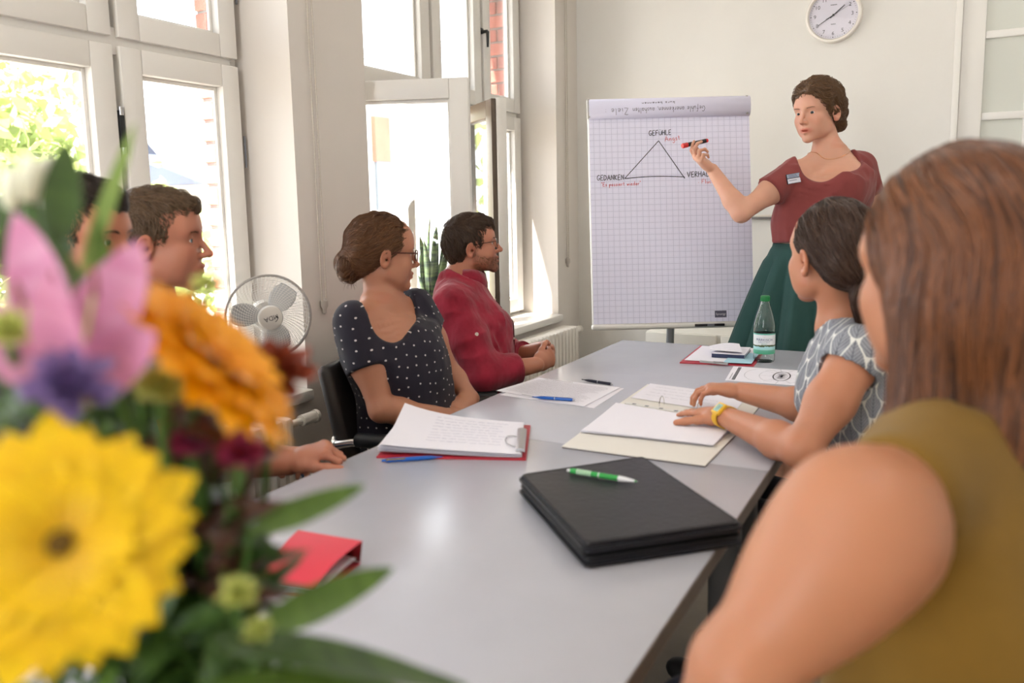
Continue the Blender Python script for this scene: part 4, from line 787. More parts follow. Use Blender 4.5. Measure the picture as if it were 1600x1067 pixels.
class Xf:
    """a field in a local frame: p_local = M^T (p-c)/s"""
    def __init__(s, f, c, M, sc=1.0, R=.25, k=.02): s.f, s.c, s.M, s.s, s.R, s.k = f, np.array(c, float), np.asarray(M), sc, R, k
    def __call__(s, p): return s.f((p-s.c)@s.M/s.s)*s.s
def bounds(*prims, pad=.02):
    lo, hi = [], []
    for q in prims:
        if isinstance(q, Cone): r = max(q.ra, q.rb); lo.append(np.minimum(q.a, q.b)-r); hi.append(np.maximum(q.a, q.b)+r)
        elif isinstance(q, Loft): r = max(q.A.max(), q.B.max()); lo.append(q.C.min(0)-r); hi.append(q.C.max(0)+r)
        else: lo.append(q.c-q.R); hi.append(q.c+q.R)
    return np.min(lo, 0)-pad, np.max(hi, 0)+pad
def union(prims, margin=.10):
    def f(p):
        d = np.full(len(p), .5)
        for q in prims:
            m = ((p-q.c)**2).sum(1) < (q.R+margin)**2
            if m.any(): d[m] = smin(d[m], q(p[m]), q.k)
        return d
    return f
def mesh_field(f, lo, hi, res, fine=(), maxslope=1.25):
    """surface nets on a rectilinear grid, finer inside the boxes (lo,hi,res)"""
    axs = []
    for a in range(3):
        x = lo[a]; pts = [x]
        while x < hi[a]:
            st = res
            for fl, fh, fr in fine:
                if fl[a]-st < x < fh[a]: st = min(st, fr)
            x += st; pts.append(x)
        n = len(pts); pad = (-n) % 4; pts += [pts[-1]+res*(i+1) for i in range(pad)]; axs.append(np.array(pts))
    n = [len(a) for a in axs]; B = 4; nb = [k//B for k in n]
    cs = [np.array([(a[i*B]+a[min(i*B+B, len(a)-1)])/2 for i in range(len(a)//B)]) for a in axs]; hd = [np.array([(a[min(i*B+B, len(a)-1)]-a[i*B])/2 for i in range(len(a)//B)]) for a in axs]
    G = np.stack(np.meshgrid(*cs, indexing='ij'), -1).reshape(-1, 3); H = np.sqrt(sum(h**2 for h in np.meshgrid(*hd, indexing='ij'))).ravel()
    cv = f(G); act = np.abs(cv) < H*maxslope+.001
    V = np.repeat(np.repeat(np.repeat(np.where(cv < 0, -1., 1.).astype(np.float32).reshape(nb), B, 0), B, 1), B, 2)
    ai = np.argwhere(act.reshape(nb)); off = np.stack(np.meshgrid(*[np.arange(B)]*3, indexing='ij'), -1).reshape(-1, 3)
    idx = (ai[:, None, :]*B+off[None]).reshape(-1, 3); P = np.stack([axs[k][idx[:, k]] for k in range(3)], 1); vals = np.empty(len(P), np.float32)
    for s0 in range(0, len(P), 400000): vals[s0:s0+400000] = f(P[s0:s0+400000])
    V[idx[:, 0], idx[:, 1], idx[:, 2]] = vals
    S = V < 0; c8 = [(i, j, k) for i in (0, 1) for j in (0, 1) for k in (0, 1)]; sl = lambda o: tuple(slice(o[a], n[a]-1+o[a]) for a in range(3))
    cnt = np.zeros([k-1 for k in n], np.uint8)
    for o in c8: cnt += S[sl(o)]
    cell = np.argwhere((cnt > 0) & (cnt < 8)); idm = np.full([k-1 for k in n], -1, np.int32); idm[cell[:, 0], cell[:, 1], cell[:, 2]] = np.arange(len(cell))
    cv8 = {o: V[cell[:, 0]+o[0], cell[:, 1]+o[1], cell[:, 2]+o[2]] for o in c8}; acc = np.zeros((len(cell), 3)); num = np.zeros(len(cell))
    for a in range(3):
        for o in c8:
            if o[a]: continue
            o2 = list(o); o2[a] = 1; v0, v1 = cv8[o], cv8[tuple(o2)]; m = (v0 < 0) != (v1 < 0); t = np.where(m, v0/(v0-v1+1e-20), 0)
            pt = np.tile(np.array(o, float), (len(cell), 1)); pt[:, a] = t; acc += pt*m[:, None]; num += m
    acc /= num[:, None]; P = np.stack([axs[k][cell[:, k]]*(1-acc[:, k])+axs[k][cell[:, k]+1]*acc[:, k] for k in range(3)], 1)
    Fs = []
    for a in range(3):
        b, c = (a+1) % 3, (a+2) % 3; s0 = [slice(None)]*3; s1 = [slice(None)]*3; s0[a] = slice(0, n[a]-1); s1[a] = slice(1, n[a]); m = S[tuple(s0)] != S[tuple(s1)]
        e = np.argwhere(m); e = e[(e[:, b] > 0) & (e[:, c] > 0) & (e[:, b] < n[b]-1) & (e[:, c] < n[c]-1)]; neg = S[e[:, 0], e[:, 1], e[:, 2]]
        def g(db, dc): q = e.copy(); q[:, b] -= db; q[:, c] -= dc; return idm[q[:, 0], q[:, 1], q[:, 2]]
        q = np.stack([g(1, 1), g(0, 1), g(0, 0), g(1, 0)], 1); q[~neg] = q[~neg][:, ::-1]; Fs.append(q)
    Fc = np.concatenate(Fs); Fc = Fc[(Fc >= 0).all(1)]
    return P, Fc
def relax(P, Fc, it=2, w_=.5):
    """a little laplacian smoothing"""
    for k in range(it):
        acc = np.zeros_like(P); n = np.zeros(len(P))
        for a, b in ((0, 1), (1, 2), (2, 3), (3, 0)):
            np.add.at(acc, Fc[:, a], P[Fc[:, b]]); np.add.at(acc, Fc[:, b], P[Fc[:, a]]); np.add.at(n, Fc[:, a], 1); np.add.at(n, Fc[:, b], 1)
        P = P*(1-w_)+w_*acc/np.maximum(n, 1)[:, None]
    return P
def grad(f, p, h=.002):
    g = np.stack([f(p+np.eye(3)[k]*h)-f(p-np.eye(3)[k]*h) for k in range(3)], 1); return g/(np.linalg.norm(g, axis=1)[:, None]+1e-9)
def frame(fwd, up):
    """columns: right, forward, up"""
    f = nrm(fwd); r = nrm(np.cross(f, up)); return np.stack([r, f, np.cross(r, f)], 1)
# ---------------------------------------------------------------- the head, in its own frame (x right, y forward, z up, metres)
def head_field(female=True, jaw=1.0, nose=1.0, chin=1.0, mouth_open=0.0, brow=1.0, nose_len=1.0):
    P = [Ell((0, -.014, .040), (.073, .096, .088), .02), Ell((0, .030, .004), (.060, .062, .088), .03), Ell((0, .010, -.046), (.055*jaw, .060, .050), .03)]
    P += [Cone((s*.048*jaw, -.004, -.058), (s*.015*jaw, .068, -.096), .018, .0145*chin, .025) for s in (-1, 1)]
    P += [Ell((0, .076, -.100), (.016*chin, .015, .013), .018)]
    P += [Ell((s*.038, .062, -.024), (.025, .022, .024), .025) for s in (-1, 1)]                        # cheeks
    P += [Ell((s*.040*jaw, .034, -.058), (.022, .034, .030), .03) for s in (-1, 1)]
    P += [Cone((-.042, .072, .030), (.042, .072, .030), .0115*brow, .0115*brow, .022), Ell((0, .050, .062), (.048, .038, .046), .045)]
    nl = nose_len
    P += [Cone((0, .088, .020), (0, .088+.026*nl, -.026), .0066*nose, .0076*nose, .011), Ell((0, .087+.0245*nl, -.029), (.0098*nose, .0110, .0090), .007)]
    P += [Ell((s*.0112*nose, .094+.005*nl, -.0315), (.0068, .0105, .0074), .006) for s in (-1, 1)]
    base = union(P, .08)
    mo = mouth_open
    lips = [Cone((-.0275, .079, -.0622), (-.006, .0945, -.0575), .0035, .0056, .006), Cone((.0275, .079, -.0622), (.006, .0945, -.0575), .0035, .0056, .006), Cone((-.006, .0945, -.0575), (.006, .0945, -.0575), .0056, .0056, .004),
            Cone((-.023, .081, -.0655-mo*.6), (0, .0925, -.0695-mo), .0040, .0068, .006), Cone((.023, .081, -.0655-mo*.6), (0, .0925, -.0695-mo), .0040, .0068, .006)]
    muz = Ell((0, .070, -.060), (.030, .022, .026), .02)
    def ear(p, s):
        q = p-np.array([s*.0735, -.012, -.004]); a = math.radians(14); c_, s_ = math.cos(a), math.sin(a); y = q[:, 1]*c_-q[:, 2]*s_*-1*-1; z = q[:, 1]*s_+q[:, 2]*c_
        x = q[:, 0]*s-.006+.25*y; r = np.sqrt((y/.0185)**2+((z)/(.031))**2); d = (r-1)*.0185
        plate = smax(d, np.abs(x)-.0042, .004); rim = np.sqrt((d+.0035)**2+(x-.004)**2)-.0038; rim = np.where(y > .012, 1., rim); lobe = np.sqrt((y-.004)**2+(z+.026)**2+x**2)-.0085
        con = np.sqrt((y-.006)**2+(z+.004)**2+(x-.005)**2)-.0075
        return smax(smin(smin(plate, rim, .003), lobe, .006), -con, .004)
    def face(p, d):
        d = smin(d, muz(p), .02)
        for s in (-1, 1):
            e = np.sqrt(((p[:, 0]-s*.033)/1.25)**2+(p[:, 1]-.100)**2+((p[:, 2]-.008)*1.05)**2)-.0165; d = smax(d, -e, .014)
            lid = np.sqrt((p[:, 0]-s*.032)**2+(p[:, 1]-.0735)**2+(p[:, 2]-.0075)**2)-.0142
            ap = np.abs((p[:, 2]-.0068)-.0*p[:, 0])-.0046*np.sqrt(np.maximum(0, 1-((p[:, 0]-s*.032)/.0135)**2)); lid = np.where(p[:, 1] > .074, smax(lid, -ap, .0015), lid); d = smin(d, lid, .0035)
            nos = np.sqrt((p[:, 0]-s*.0048)**2+((p[:, 1]-.101-.004*nl)*.7)**2+(p[:, 2]+.0400)**2)-.0028; d = smax(d, -nos, .003)
        lf = lips[0](p)
        for q in lips[1:]: lf = smin(lf, q(p), .004)
        d = smin(d, lf, .004)
        if mo > 0: d = smax(d, -(np.sqrt((p[:, 0]/2.2)**2+((p[:, 1]-.092)*.5)**2+((p[:, 2]+.0632+mo*.45)*(1.1/(mo/.006)))**2)-.0062), .002)
        return d
    def f(p):
        d = base(p); m = (p[:, 1] > .045) & (np.abs(d) < .05)
        if m.any(): d[m] = face(p[m], d[m])
        m = np.abs(p[:, 0]) > .055
        if m.any():
            q = p[m]; d[m] = smin(d[m], np.where(q[:, 0] > 0, ear(q, 1), ear(q, -1)), .005)
        return d
    return f
def head_tint(p, lips=(.86, .62, .60), blush=.05):
    """own colour of the skin: lips, cheeks, ears (multiplies the skin tone)"""
    c = np.ones((len(p), 3)); x, y, z = p[:, 0], p[:, 1], p[:, 2]
    l = np.exp(-(np.abs(x)/.027)**4)*np.exp(-((z+.0635)/.0095)**4)*(y > .075); c = c*(1-l[:, None])+np.array(lips)*l[:, None]
    b = np.exp(-(((np.abs(x)-.042)/.022)**2+((z+.022)/.022)**2))*(y > .02); e = (np.abs(x) > .068)*np.exp(-((y+.012)/.03)**2); n_ = np.exp(-((x/.014)**2+((z+.028)/.014)**2))*(y > .09)
    for w_, k in ((b, 1.0), (e, 1.3), (n_, .9)): c[:, 1] *= 1-w_*blush*1.6*k; c[:, 2] *= 1-w_*blush*1.8*k
    return c
def hand_prims(wr, d, n, side, curl=(.35, .4, .45, .5), sc=1.0, spread=.09, thumb=(.7, .3, .25), tcurl=.3):
    """wr wrist, d along the hand, n palm normal, side = +1/-1 where the thumb leaves; curl per finger"""
    d = nrm(d); n = nrm(n-d*(n@d)); s = np.cross(d, n)*side; W = lambda x, y, z: wr+(s*x+d*y+n*z)*sc
    out = [Cone(W(.0, -.01, 0), W(0, .02, 0), .025*sc, .027*sc, .02, (n, .68)), Cone(W(.010, .03, 0), W(.018, .078, 0), .023*sc, .017*sc, .02, (n, .62)), Cone(W(-.010, .03, 0), W(-.020, .074, 0), .021*sc, .015*sc, .02, (n, .66)), Cone(W(.0, .04, -.002), W(0, .08, 0), .02*sc, .015*sc, .02, (n, .65)), Ell(W(.022, .028, .008), np.array([.016, .016, .016])*sc, .015)]
    fingers = []
    for k, (x, y, L, r) in enumerate(((.028, .082, .072, .0086), (.0095, .087, .080, .0088), (-.0095, .083, .074, .0083), (-.027, .074, .058, .0074))):
        a = spread*(1.5-k)*1.0; dd = nrm(d*math.cos(a)+s*math.sin(a)); p = W(x, y, 0); c = curl[k]; ang = 0; seg = []
        for j, (fr, w_) in enumerate(((.46, .9), (.31, 1.1), (.23, .8))):
            ang += c*w_; q = p+(dd*math.cos(ang)+n*math.sin(ang))*L*fr*sc; r0 = r*(1-.12*j); seg.append(Cone(p, q, r0*sc, r0*.9*sc, .004)); p = q
        fingers.append(seg)
    t0, t1, t2 = thumb; p = W(.020, .020, .004); ang = t0; seg = []; td = nrm(d*math.cos(ang)+s*math.sin(ang)+n*t1)
    for j, (L, r) in enumerate(((.040, .0125), (.032, .0105), (.026, .0092))):
        q = p+td*L*sc; seg.append(Cone(p, q, r*sc, r*.92*sc, .008)); p = q; td = nrm(td+(d*.5-s*.6+n*.5)*tcurl*(j+.3))
    fingers.append(seg); tips = [sg[-1].b for sg in fingers]
    fu = [union(sg, .05) for sg in fingers]; palm = union(out, .06); c = W(0, .08, 0)
    class HandF:
        k = .012
        def __init__(s): s.c, s.R = c, .135*sc
        def __call__(s, p):
            dm = palm(p); df = None
            for f in fu: e = f(p); df = e if df is None else smin(df, e, .0012)
            return smin(dm, df, .007)
    h = HandF(); h.tips = tips; h.fingers = fingers; return h
skin_m = {}
def skin(name, col):
    if name in MATS: return MATS[name]
    t = NT(name); n1 = t.noise(t.coord(), 9, 3); n2 = t.noise(t.coord(), 240, 2); c = t.mix(t.ramp(n1, .3, .7), tuple(x*.96 for x in col), tuple(min(1, x*1.04) for x in col)); c = t.mix(1.0, c, t.attr('tint')[0], 'MULTIPLY')
    t.set(t.b, 'Base Color', c); t.set(t.b, 'Roughness', .46); t.set(t.b, 'Specular IOR Level', .4); t.set(t.b, 'Subsurface Weight', .22); t.b.inputs['Subsurface Radius'].default_value = (1, .36, .2); t.set(t.b, 'Subsurface Scale', .010)
    t.bump(n2, .06, .001); MATS[name] = t.m; return t.m
def fabric(name, col, attr=None, sheen=.15, rough=.85, weave=700, var=.06, stretch=None):
    return mat(name, col, rough, spec=.25, nz=(14, var), bump=(weave, .12), sheen=sheen, attr=attr)
def strands(name, f, roots, flow, L, m, parent, r=.0011, n=12, lift=.002, grav=0.0, jit=.15, seed=1, cols=None, rtip=.2, side=3, lifts=None, free=0.0):
    """hair locks that follow a direction field over the surface f = 0; tapered tubes"""
    rg = np.random.default_rng(seed); N = len(roots); p = roots.copy(); path = [p.copy()]; Ls = L*(1+.25*rg.normal(size=N)) if np.isscalar(L) else L
    lf = (lift*(.3+1.2*rg.random(N)) if lifts is None else lifts); ph = rg.random((N, 3))*6.28
    for i in range(n):
        d = flow(p, i/n)+jit*np.stack([np.sin(ph[:, k]+p[:, (k+1) % 3]*70+i*.25) for k in range(3)], 1); d[:, 2] -= grav
        g = grad(f, p); dv = f(p); near = (np.abs(dv) < .03)*(1-free*(i/n > .5)); d = d-g*((d*g).sum(1)*near)[:, None]; d /= np.linalg.norm(d, axis=1)[:, None]+1e-9
        p = p+d*(Ls/n)[:, None]; dv = f(p); g = grad(f, p); pull = np.clip((lf-dv), -.004, .02)*near; p = p+g*pull[:, None]; path.append(p.copy())
    path = np.stack(path, 1); K = n+1
    T = np.gradient(path, axis=1); T /= np.linalg.norm(T, axis=2)[..., None]+1e-9; G = grad(f, path.reshape(-1, 3)).reshape(path.shape); U = np.cross(T, G); U /= np.linalg.norm(U, axis=2)[..., None]+1e-9; W = np.cross(U, T)
    rad = r*(.7+.6*rg.random(N))[:, None]*np.minimum(1, np.linspace(.5, 6, K))[None]*(1-(1-rtip)*np.linspace(0, 1, K)**2)[None]
    V = np.stack([path+(U*math.cos(a)*1.5+W*math.sin(a)*.8)*rad[..., None] for a in np.linspace(0, 2*math.pi, side, endpoint=False)], 2)   # N,K,side,3
    base = (np.arange(N)[:, None, None]*K+np.arange(K-1)[None, :, None])*side+np.arange(side)[None, None]; nx = (np.arange(N)[:, None, None]*K+np.arange(K-1)[None, :, None])*side+(np.arange(side)+1)[None, None] % side
    Fc = np.stack([base, nx, nx+side, base+side], -1).reshape(-1, 4)
    sh = (.72+.56*rg.random(N)); tint = np.repeat(np.repeat(np.stack([sh, sh*(.97+.04*rg.random(N)), sh*(.94+.08*rg.random(N))], 1)[:, None], K, 1)[:, :, None], side, 2).reshape(-1, 3)
    o = from_np(name, V.reshape(-1, 3), Fc, m, parent, attrs={'tint': tint}); o['kind'] = 'stuff'; return o
def hair_mat(name, col, rough=.42):
    if name in MATS: return MATS[name]
    t = NT(name); c = t.mix(1.0, col, t.attr('tint')[0], 'MULTIPLY'); t.set(t.b, 'Base Color', c); t.set(t.b, 'Roughness', rough); t.set(t.b, 'Specular IOR Level', .32); MATS[name] = t.m; return t.m
def surf_roots(P, Fc, mask, n, seed=0):
    rg = np.random.default_rng(seed); c = P[Fc].mean(1); ar = np.linalg.norm(np.cross(P[Fc[:, 1]]-P[Fc[:, 0]], P[Fc[:, 2]]-P[Fc[:, 0]]), axis=1); w_ = ar*mask(c); i = rg.choice(len(c), n, p=w_/w_.sum()); a, b = rg.random((2, n, 1))
    q = P[Fc[i]]; return (q[:, 0]*(1-a)+q[:, 1]*a)*(1-b)+(q[:, 3]*(1-a)+q[:, 2]*a)*b
class Head:
    """a placed head: centre, frame columns (right, forward, up), scale"""
    def __init__(s, c, fwd, up=(0, 0, 1), sc=.93, **kw): s.c = np.array(c, float); s.M = frame(fwd, up); s.s = sc; s.lf = head_field(**kw); s.f = Xf(s.lf, s.c, s.M, sc, .17*sc/.93, .012)
    def W(s, x, y, z): return s.c+s.M@np.array([x, y, z])*s.s
    def L(s, p): return (p-s.c)@s.M/s.s
    def box(s, res, m=.145): return (s.c-m*s.s/.93, s.c+m*s.s/.93, res)
    def eyes(s, parent, iris=(90, 110, 120), look=(0, 1, 0)):
        wm = mat('eye_white', srgb(226, 220, 214), .15); im = mat('iris_%d_%d_%d' % iris, srgb(*iris), .1); pm = mat('pupil', (.005, .005, .005), .05)
        for sx in (-1, 1):
            c = s.W(sx*.032, .0735, .0072); q = Vector((s.M@nrm(look)).tolist()).to_track_quat('Z', 'Y').to_matrix().to_4x4()
            b = bmesh.new(); bmesh.ops.create_uvsphere(b, u_segments=20, v_segments=14, radius=.0126*s.s); me = bpy.data.meshes.new('eye'); 
            for f in b.faces: z = f.calc_center_median().z/(.0126*s.s); f.material_index = 2 if z > .93 else 1 if z > .80 else 0; f.smooth = True
            b.to_mesh(me); b.free(); [me.materials.append(x) for x in (wm, im, pm)]; o = link(bpy.data.objects.new('eye', me), parent); o.matrix_local = Matrix.Translation(Vector(c.tolist())) @ q
    def brows(s, parent, m, thick=.0022, n=70, h=.028, seed=2):
        rg = np.random.default_rng(seed)
        for sx in (-1, 1):
            u = rg.random(n); x = .013+.036*u; z = h+.0035*np.sin(u*2.4)-.004*u+rg.uniform(-1, 1, n)*thick*(1.1-u*.6); p = np.stack([x*sx, np.full(n, .092), z], 1)
            for _ in range(5): p = p-grad(s.lf, p)*(s.lf(p)-.0004)[:, None]
            q = p+np.stack([np.full(n, sx*.0075), np.zeros(n), .002-.003*u], 1); q = q-grad(s.lf, q)*(s.lf(q)-.0014)[:, None]
            p = s.c+(p@s.M.T)*s.s; q = s.c+(q@s.M.T)*s.s; w_ = s.M[:, 2]*.0005
            V = np.stack([p-w_, p+w_, q, p+s.M[:, 1]*.0008], 1).reshape(-1, 3); k = np.arange(n)[:, None]*4; Fc = np.concatenate([k+np.array([0, 1, 2]), k+np.array([1, 3, 2]), k+np.array([3, 0, 2])])
            o = from_np('eyebrow', V, Fc, m, parent, attrs={'tint': np.full((len(V), 3), .9)}); o['kind'] = 'stuff'
def body_object(label, f, lo, hi, res, fine, skin_mat, head, lips=(.86, .62, .60), extra_tint=None, group=None):
    P, Fc = mesh_field(f, lo, hi, res, fine); tint = np.ones((len(P), 3)); q = head.L(P); m = (np.abs(q) < .15).all(1); tint[m] = head_tint(q[m], lips)
    if extra_tint is not None: tint *= extra_tint(P, q)
    o = from_np('person', P, Fc, skin_mat, attrs={'tint': tint}); tag(o, label, 'person'); return o
def garment(name, f, lo, hi, res, m, parent, fine=(), uvf=None, sm=1):
    P, Fc = mesh_field(f, lo, hi, res, fine); P = relax(P, Fc, sm, .4) if sm else P
    return from_np(name, P, Fc, m, parent, uv=None if uvf is None else uvf(P))
def folds(p, ax, freq, amp, seed=0, warp=.5):
    """soft cloth folds that run along ax"""
    ax = nrm(ax); q = p+seed*3.7; along = (q@ax)[:, None]*ax; perp = q-along; v = vnoise((perp*freq+along*freq*.22)+vnoise(q*6)[:, None]*warp); return (np.abs(v-.5)*2)**.8*amp
# ---------------------------------------------------------------- figure helpers
def poly_sd(p, poly):
    """signed distance to a closed outline, negative inside"""
    V = np.array(poly, float); d = np.full(len(p), 1e9); s = np.ones(len(p))
    for i in range(len(V)):
        a, b = V[i], V[i-1]; e = b-a; w_ = p-a; t = np.clip((w_@e)/(e@e), 0, 1); q = w_-t[:, None]*e; d = np.minimum(d, (q*q).sum(1))
        c1 = p[:, 1] >= a[1]; c2 = p[:, 1] < b[1]; c3 = e[0]*w_[:, 1] > e[1]*w_[:, 0]; s = np.where((c1 & c2 & c3) | (~c1 & ~c2 & ~c3), -s, s)
    return s*np.sqrt(d)
def arm_prims(sh, el, wr, ru=.047, re=.036, rf=.040, rw=.0255, k=.03):
    sh, el, wr = map(np.array, (sh, el, wr)); m = el+(wr-el)*.28
    return [Cone(sh, sh+(el-sh)*.45, ru*1.08, ru, k), Cone(sh+(el-sh)*.45, el, ru, re, k), Cone(el, m, re, rf, .02), Cone(m, wr, rf, rw, .02)]
class HairF:
    """hair volume in head space: ellipsoids kept outside the outline of the bare skin (y,z), with grain"""
    def __init__(s, hd, ells, bare, grain=.004, gf=(40, 40, 18), extra=(), kk=.012):
        s.h = hd; s.u = union(list(ells), .1); s.bare = bare; s.g = grain; s.gf = np.array(gf); s.x = union(list(extra), .1) if extra else None; s.kk = kk
    def local(s, p):
        d = s.u(p)
        if s.bare is not None: d = smax(d, -poly_sd(p[:, 1:], s.bare)-.0, s.kk)
        if s.x is not None: d = smin(d, s.x(p), .012)
        if s.g: d = d+(vnoise(p*s.gf+3.1)-.5)*s.g*2
        return d
    def __call__(s, p): return s.local(s.h.L(p))*s.h.s
def build_hair(hd, hf, name, m, parent, flow, n=900, L=.05, r=.0013, res=.0032, box=.16, roots_mask=None, lift=.003, jit=.12, seg=9, seed=1, grav=0, tintbase=.82, zlo=None, free=0.0):
    lo = hd.c-box; hi = hd.c+box
    if zlo is not None: lo[2] = hd.c[2]-zlo
    P, Fc = mesh_field(hf, lo, hi, res); P = relax(P, Fc, 1, .4)
    nz = vnoise(hd.L(P)*np.array([90, 90, 22])); t = (tintbase+.36*(nz-.5))[:, None]*np.ones(3)
    o = from_np(name, P, Fc, m, parent, attrs={'tint': t})
    if n:
        mk = (lambda c: np.ones(len(c))) if roots_mask is None else (lambda c: roots_mask(hd.L(c)))
        rt = surf_roots(P, Fc, mk, n, seed); strands('hair_locks', hf, rt, lambda p, t: flow(hd.L(p), t)@hd.M.T, L, m, o, r, seg, lift, grav, jit, seed)
    return o
def glasses(hd, parent, m, rw=.024, rh=.019, thick=.0014, z0=.004, y0=.104, lens=True, full=True):
    g = None
    mb = MB(); W = lambda x, y, z: Vector(hd.W(x, y, z).tolist())
    def rim(s, n=28, e=2.6):
        out = []
        for a in np.linspace(0, 2*math.pi, n, endpoint=False): c, q = math.cos(a), math.sin(a); out.append(W(s*.034+rw*abs(c)**(2/e)*math.copysign(1, c), y0-.004*abs(c)*(1 if c*s > 0 else 0)-.10*0, z0+rh*abs(q)**(2/e)*math.copysign(1, q)))
        return out
    for s in (-1, 1): mb.tube(rim(s), thick*hd.s, 7, closed=True)
    mb.tube([W(-.011, y0, z0+.006), W(0, y0+.003, z0+.009), W(.011, y0, z0+.006)], thick*hd.s, 7)
    for s in (-1, 1): mb.tube([W(s*.058, y0-.003, z0+.008), W(s*.068, y0-.012, z0+.009), W(s*.0765, .03, z0+.010), W(s*.079, -.005, z0+.010), W(s*.077, -.022, z0-.002), W(s*.074, -.032, z0-.020)], thick*hd.s*1.05, 7)
    g = mb.build('glasses', m, parent)
    if lens:
        for s in (-1, 1):
            pts = rim(s); c = sum(pts, Vector())/len(pts); V = [c]+pts; from_np('lens', V, [(0, i+1, (i+1) % len(pts)+1) for i in range(len(pts))], glass_mat('spectacle_lens', refl=.05), g)
    return g
def legs(parent, hipR, hipL, kneeR, kneeL, footR, footL, m, shoe_m, r=.085):
    """trousers of a seated figure and a pair of shoes"""
    pr = []
    for h, k, f in ((hipR, kneeR, footR), (hipL, kneeL, footL)): pr += [Cone(h, k, r, r*.72, .04), Cone(k, f, r*.70, r*.5, .03)]
    pr.append(Cone(hipR, hipL, r*1.15, r*1.15, .06)); u = union(pr); P = np.array([hipR, hipL, kneeR, kneeL, footR, footL])
    f = lambda p: u(p)+folds(p, (0, 0, 1), 14, .006); garment('trousers', f, P.min(0)-.14, P.max(0)+.14, .012, m, parent)
    for k, f in ((kneeR, footR), (kneeL, footL)):
        d = np.array(k)-np.array((hipR if k is kneeR else hipL)); d[2] = 0; d = nrm(d); b = np.array(f)*np.array([1, 1, 0])+np.array([0, 0, .035]); s_ = np.cross(d, [0, 0, 1])
        u2 = union([Cone(b-d*.05, b+d*.15, .040, .034, .02, (np.array([0, 0, 1.]), .85)), Cone(b-d*.02, b-d*.02+np.array([0, 0, .06]), .04, .038, .02)]); g = lambda p: np.maximum(u2(p), -p[:, 2]+.003)
        garment('shoe', g, b-.24, b+.24, .010, shoe_m, parent)
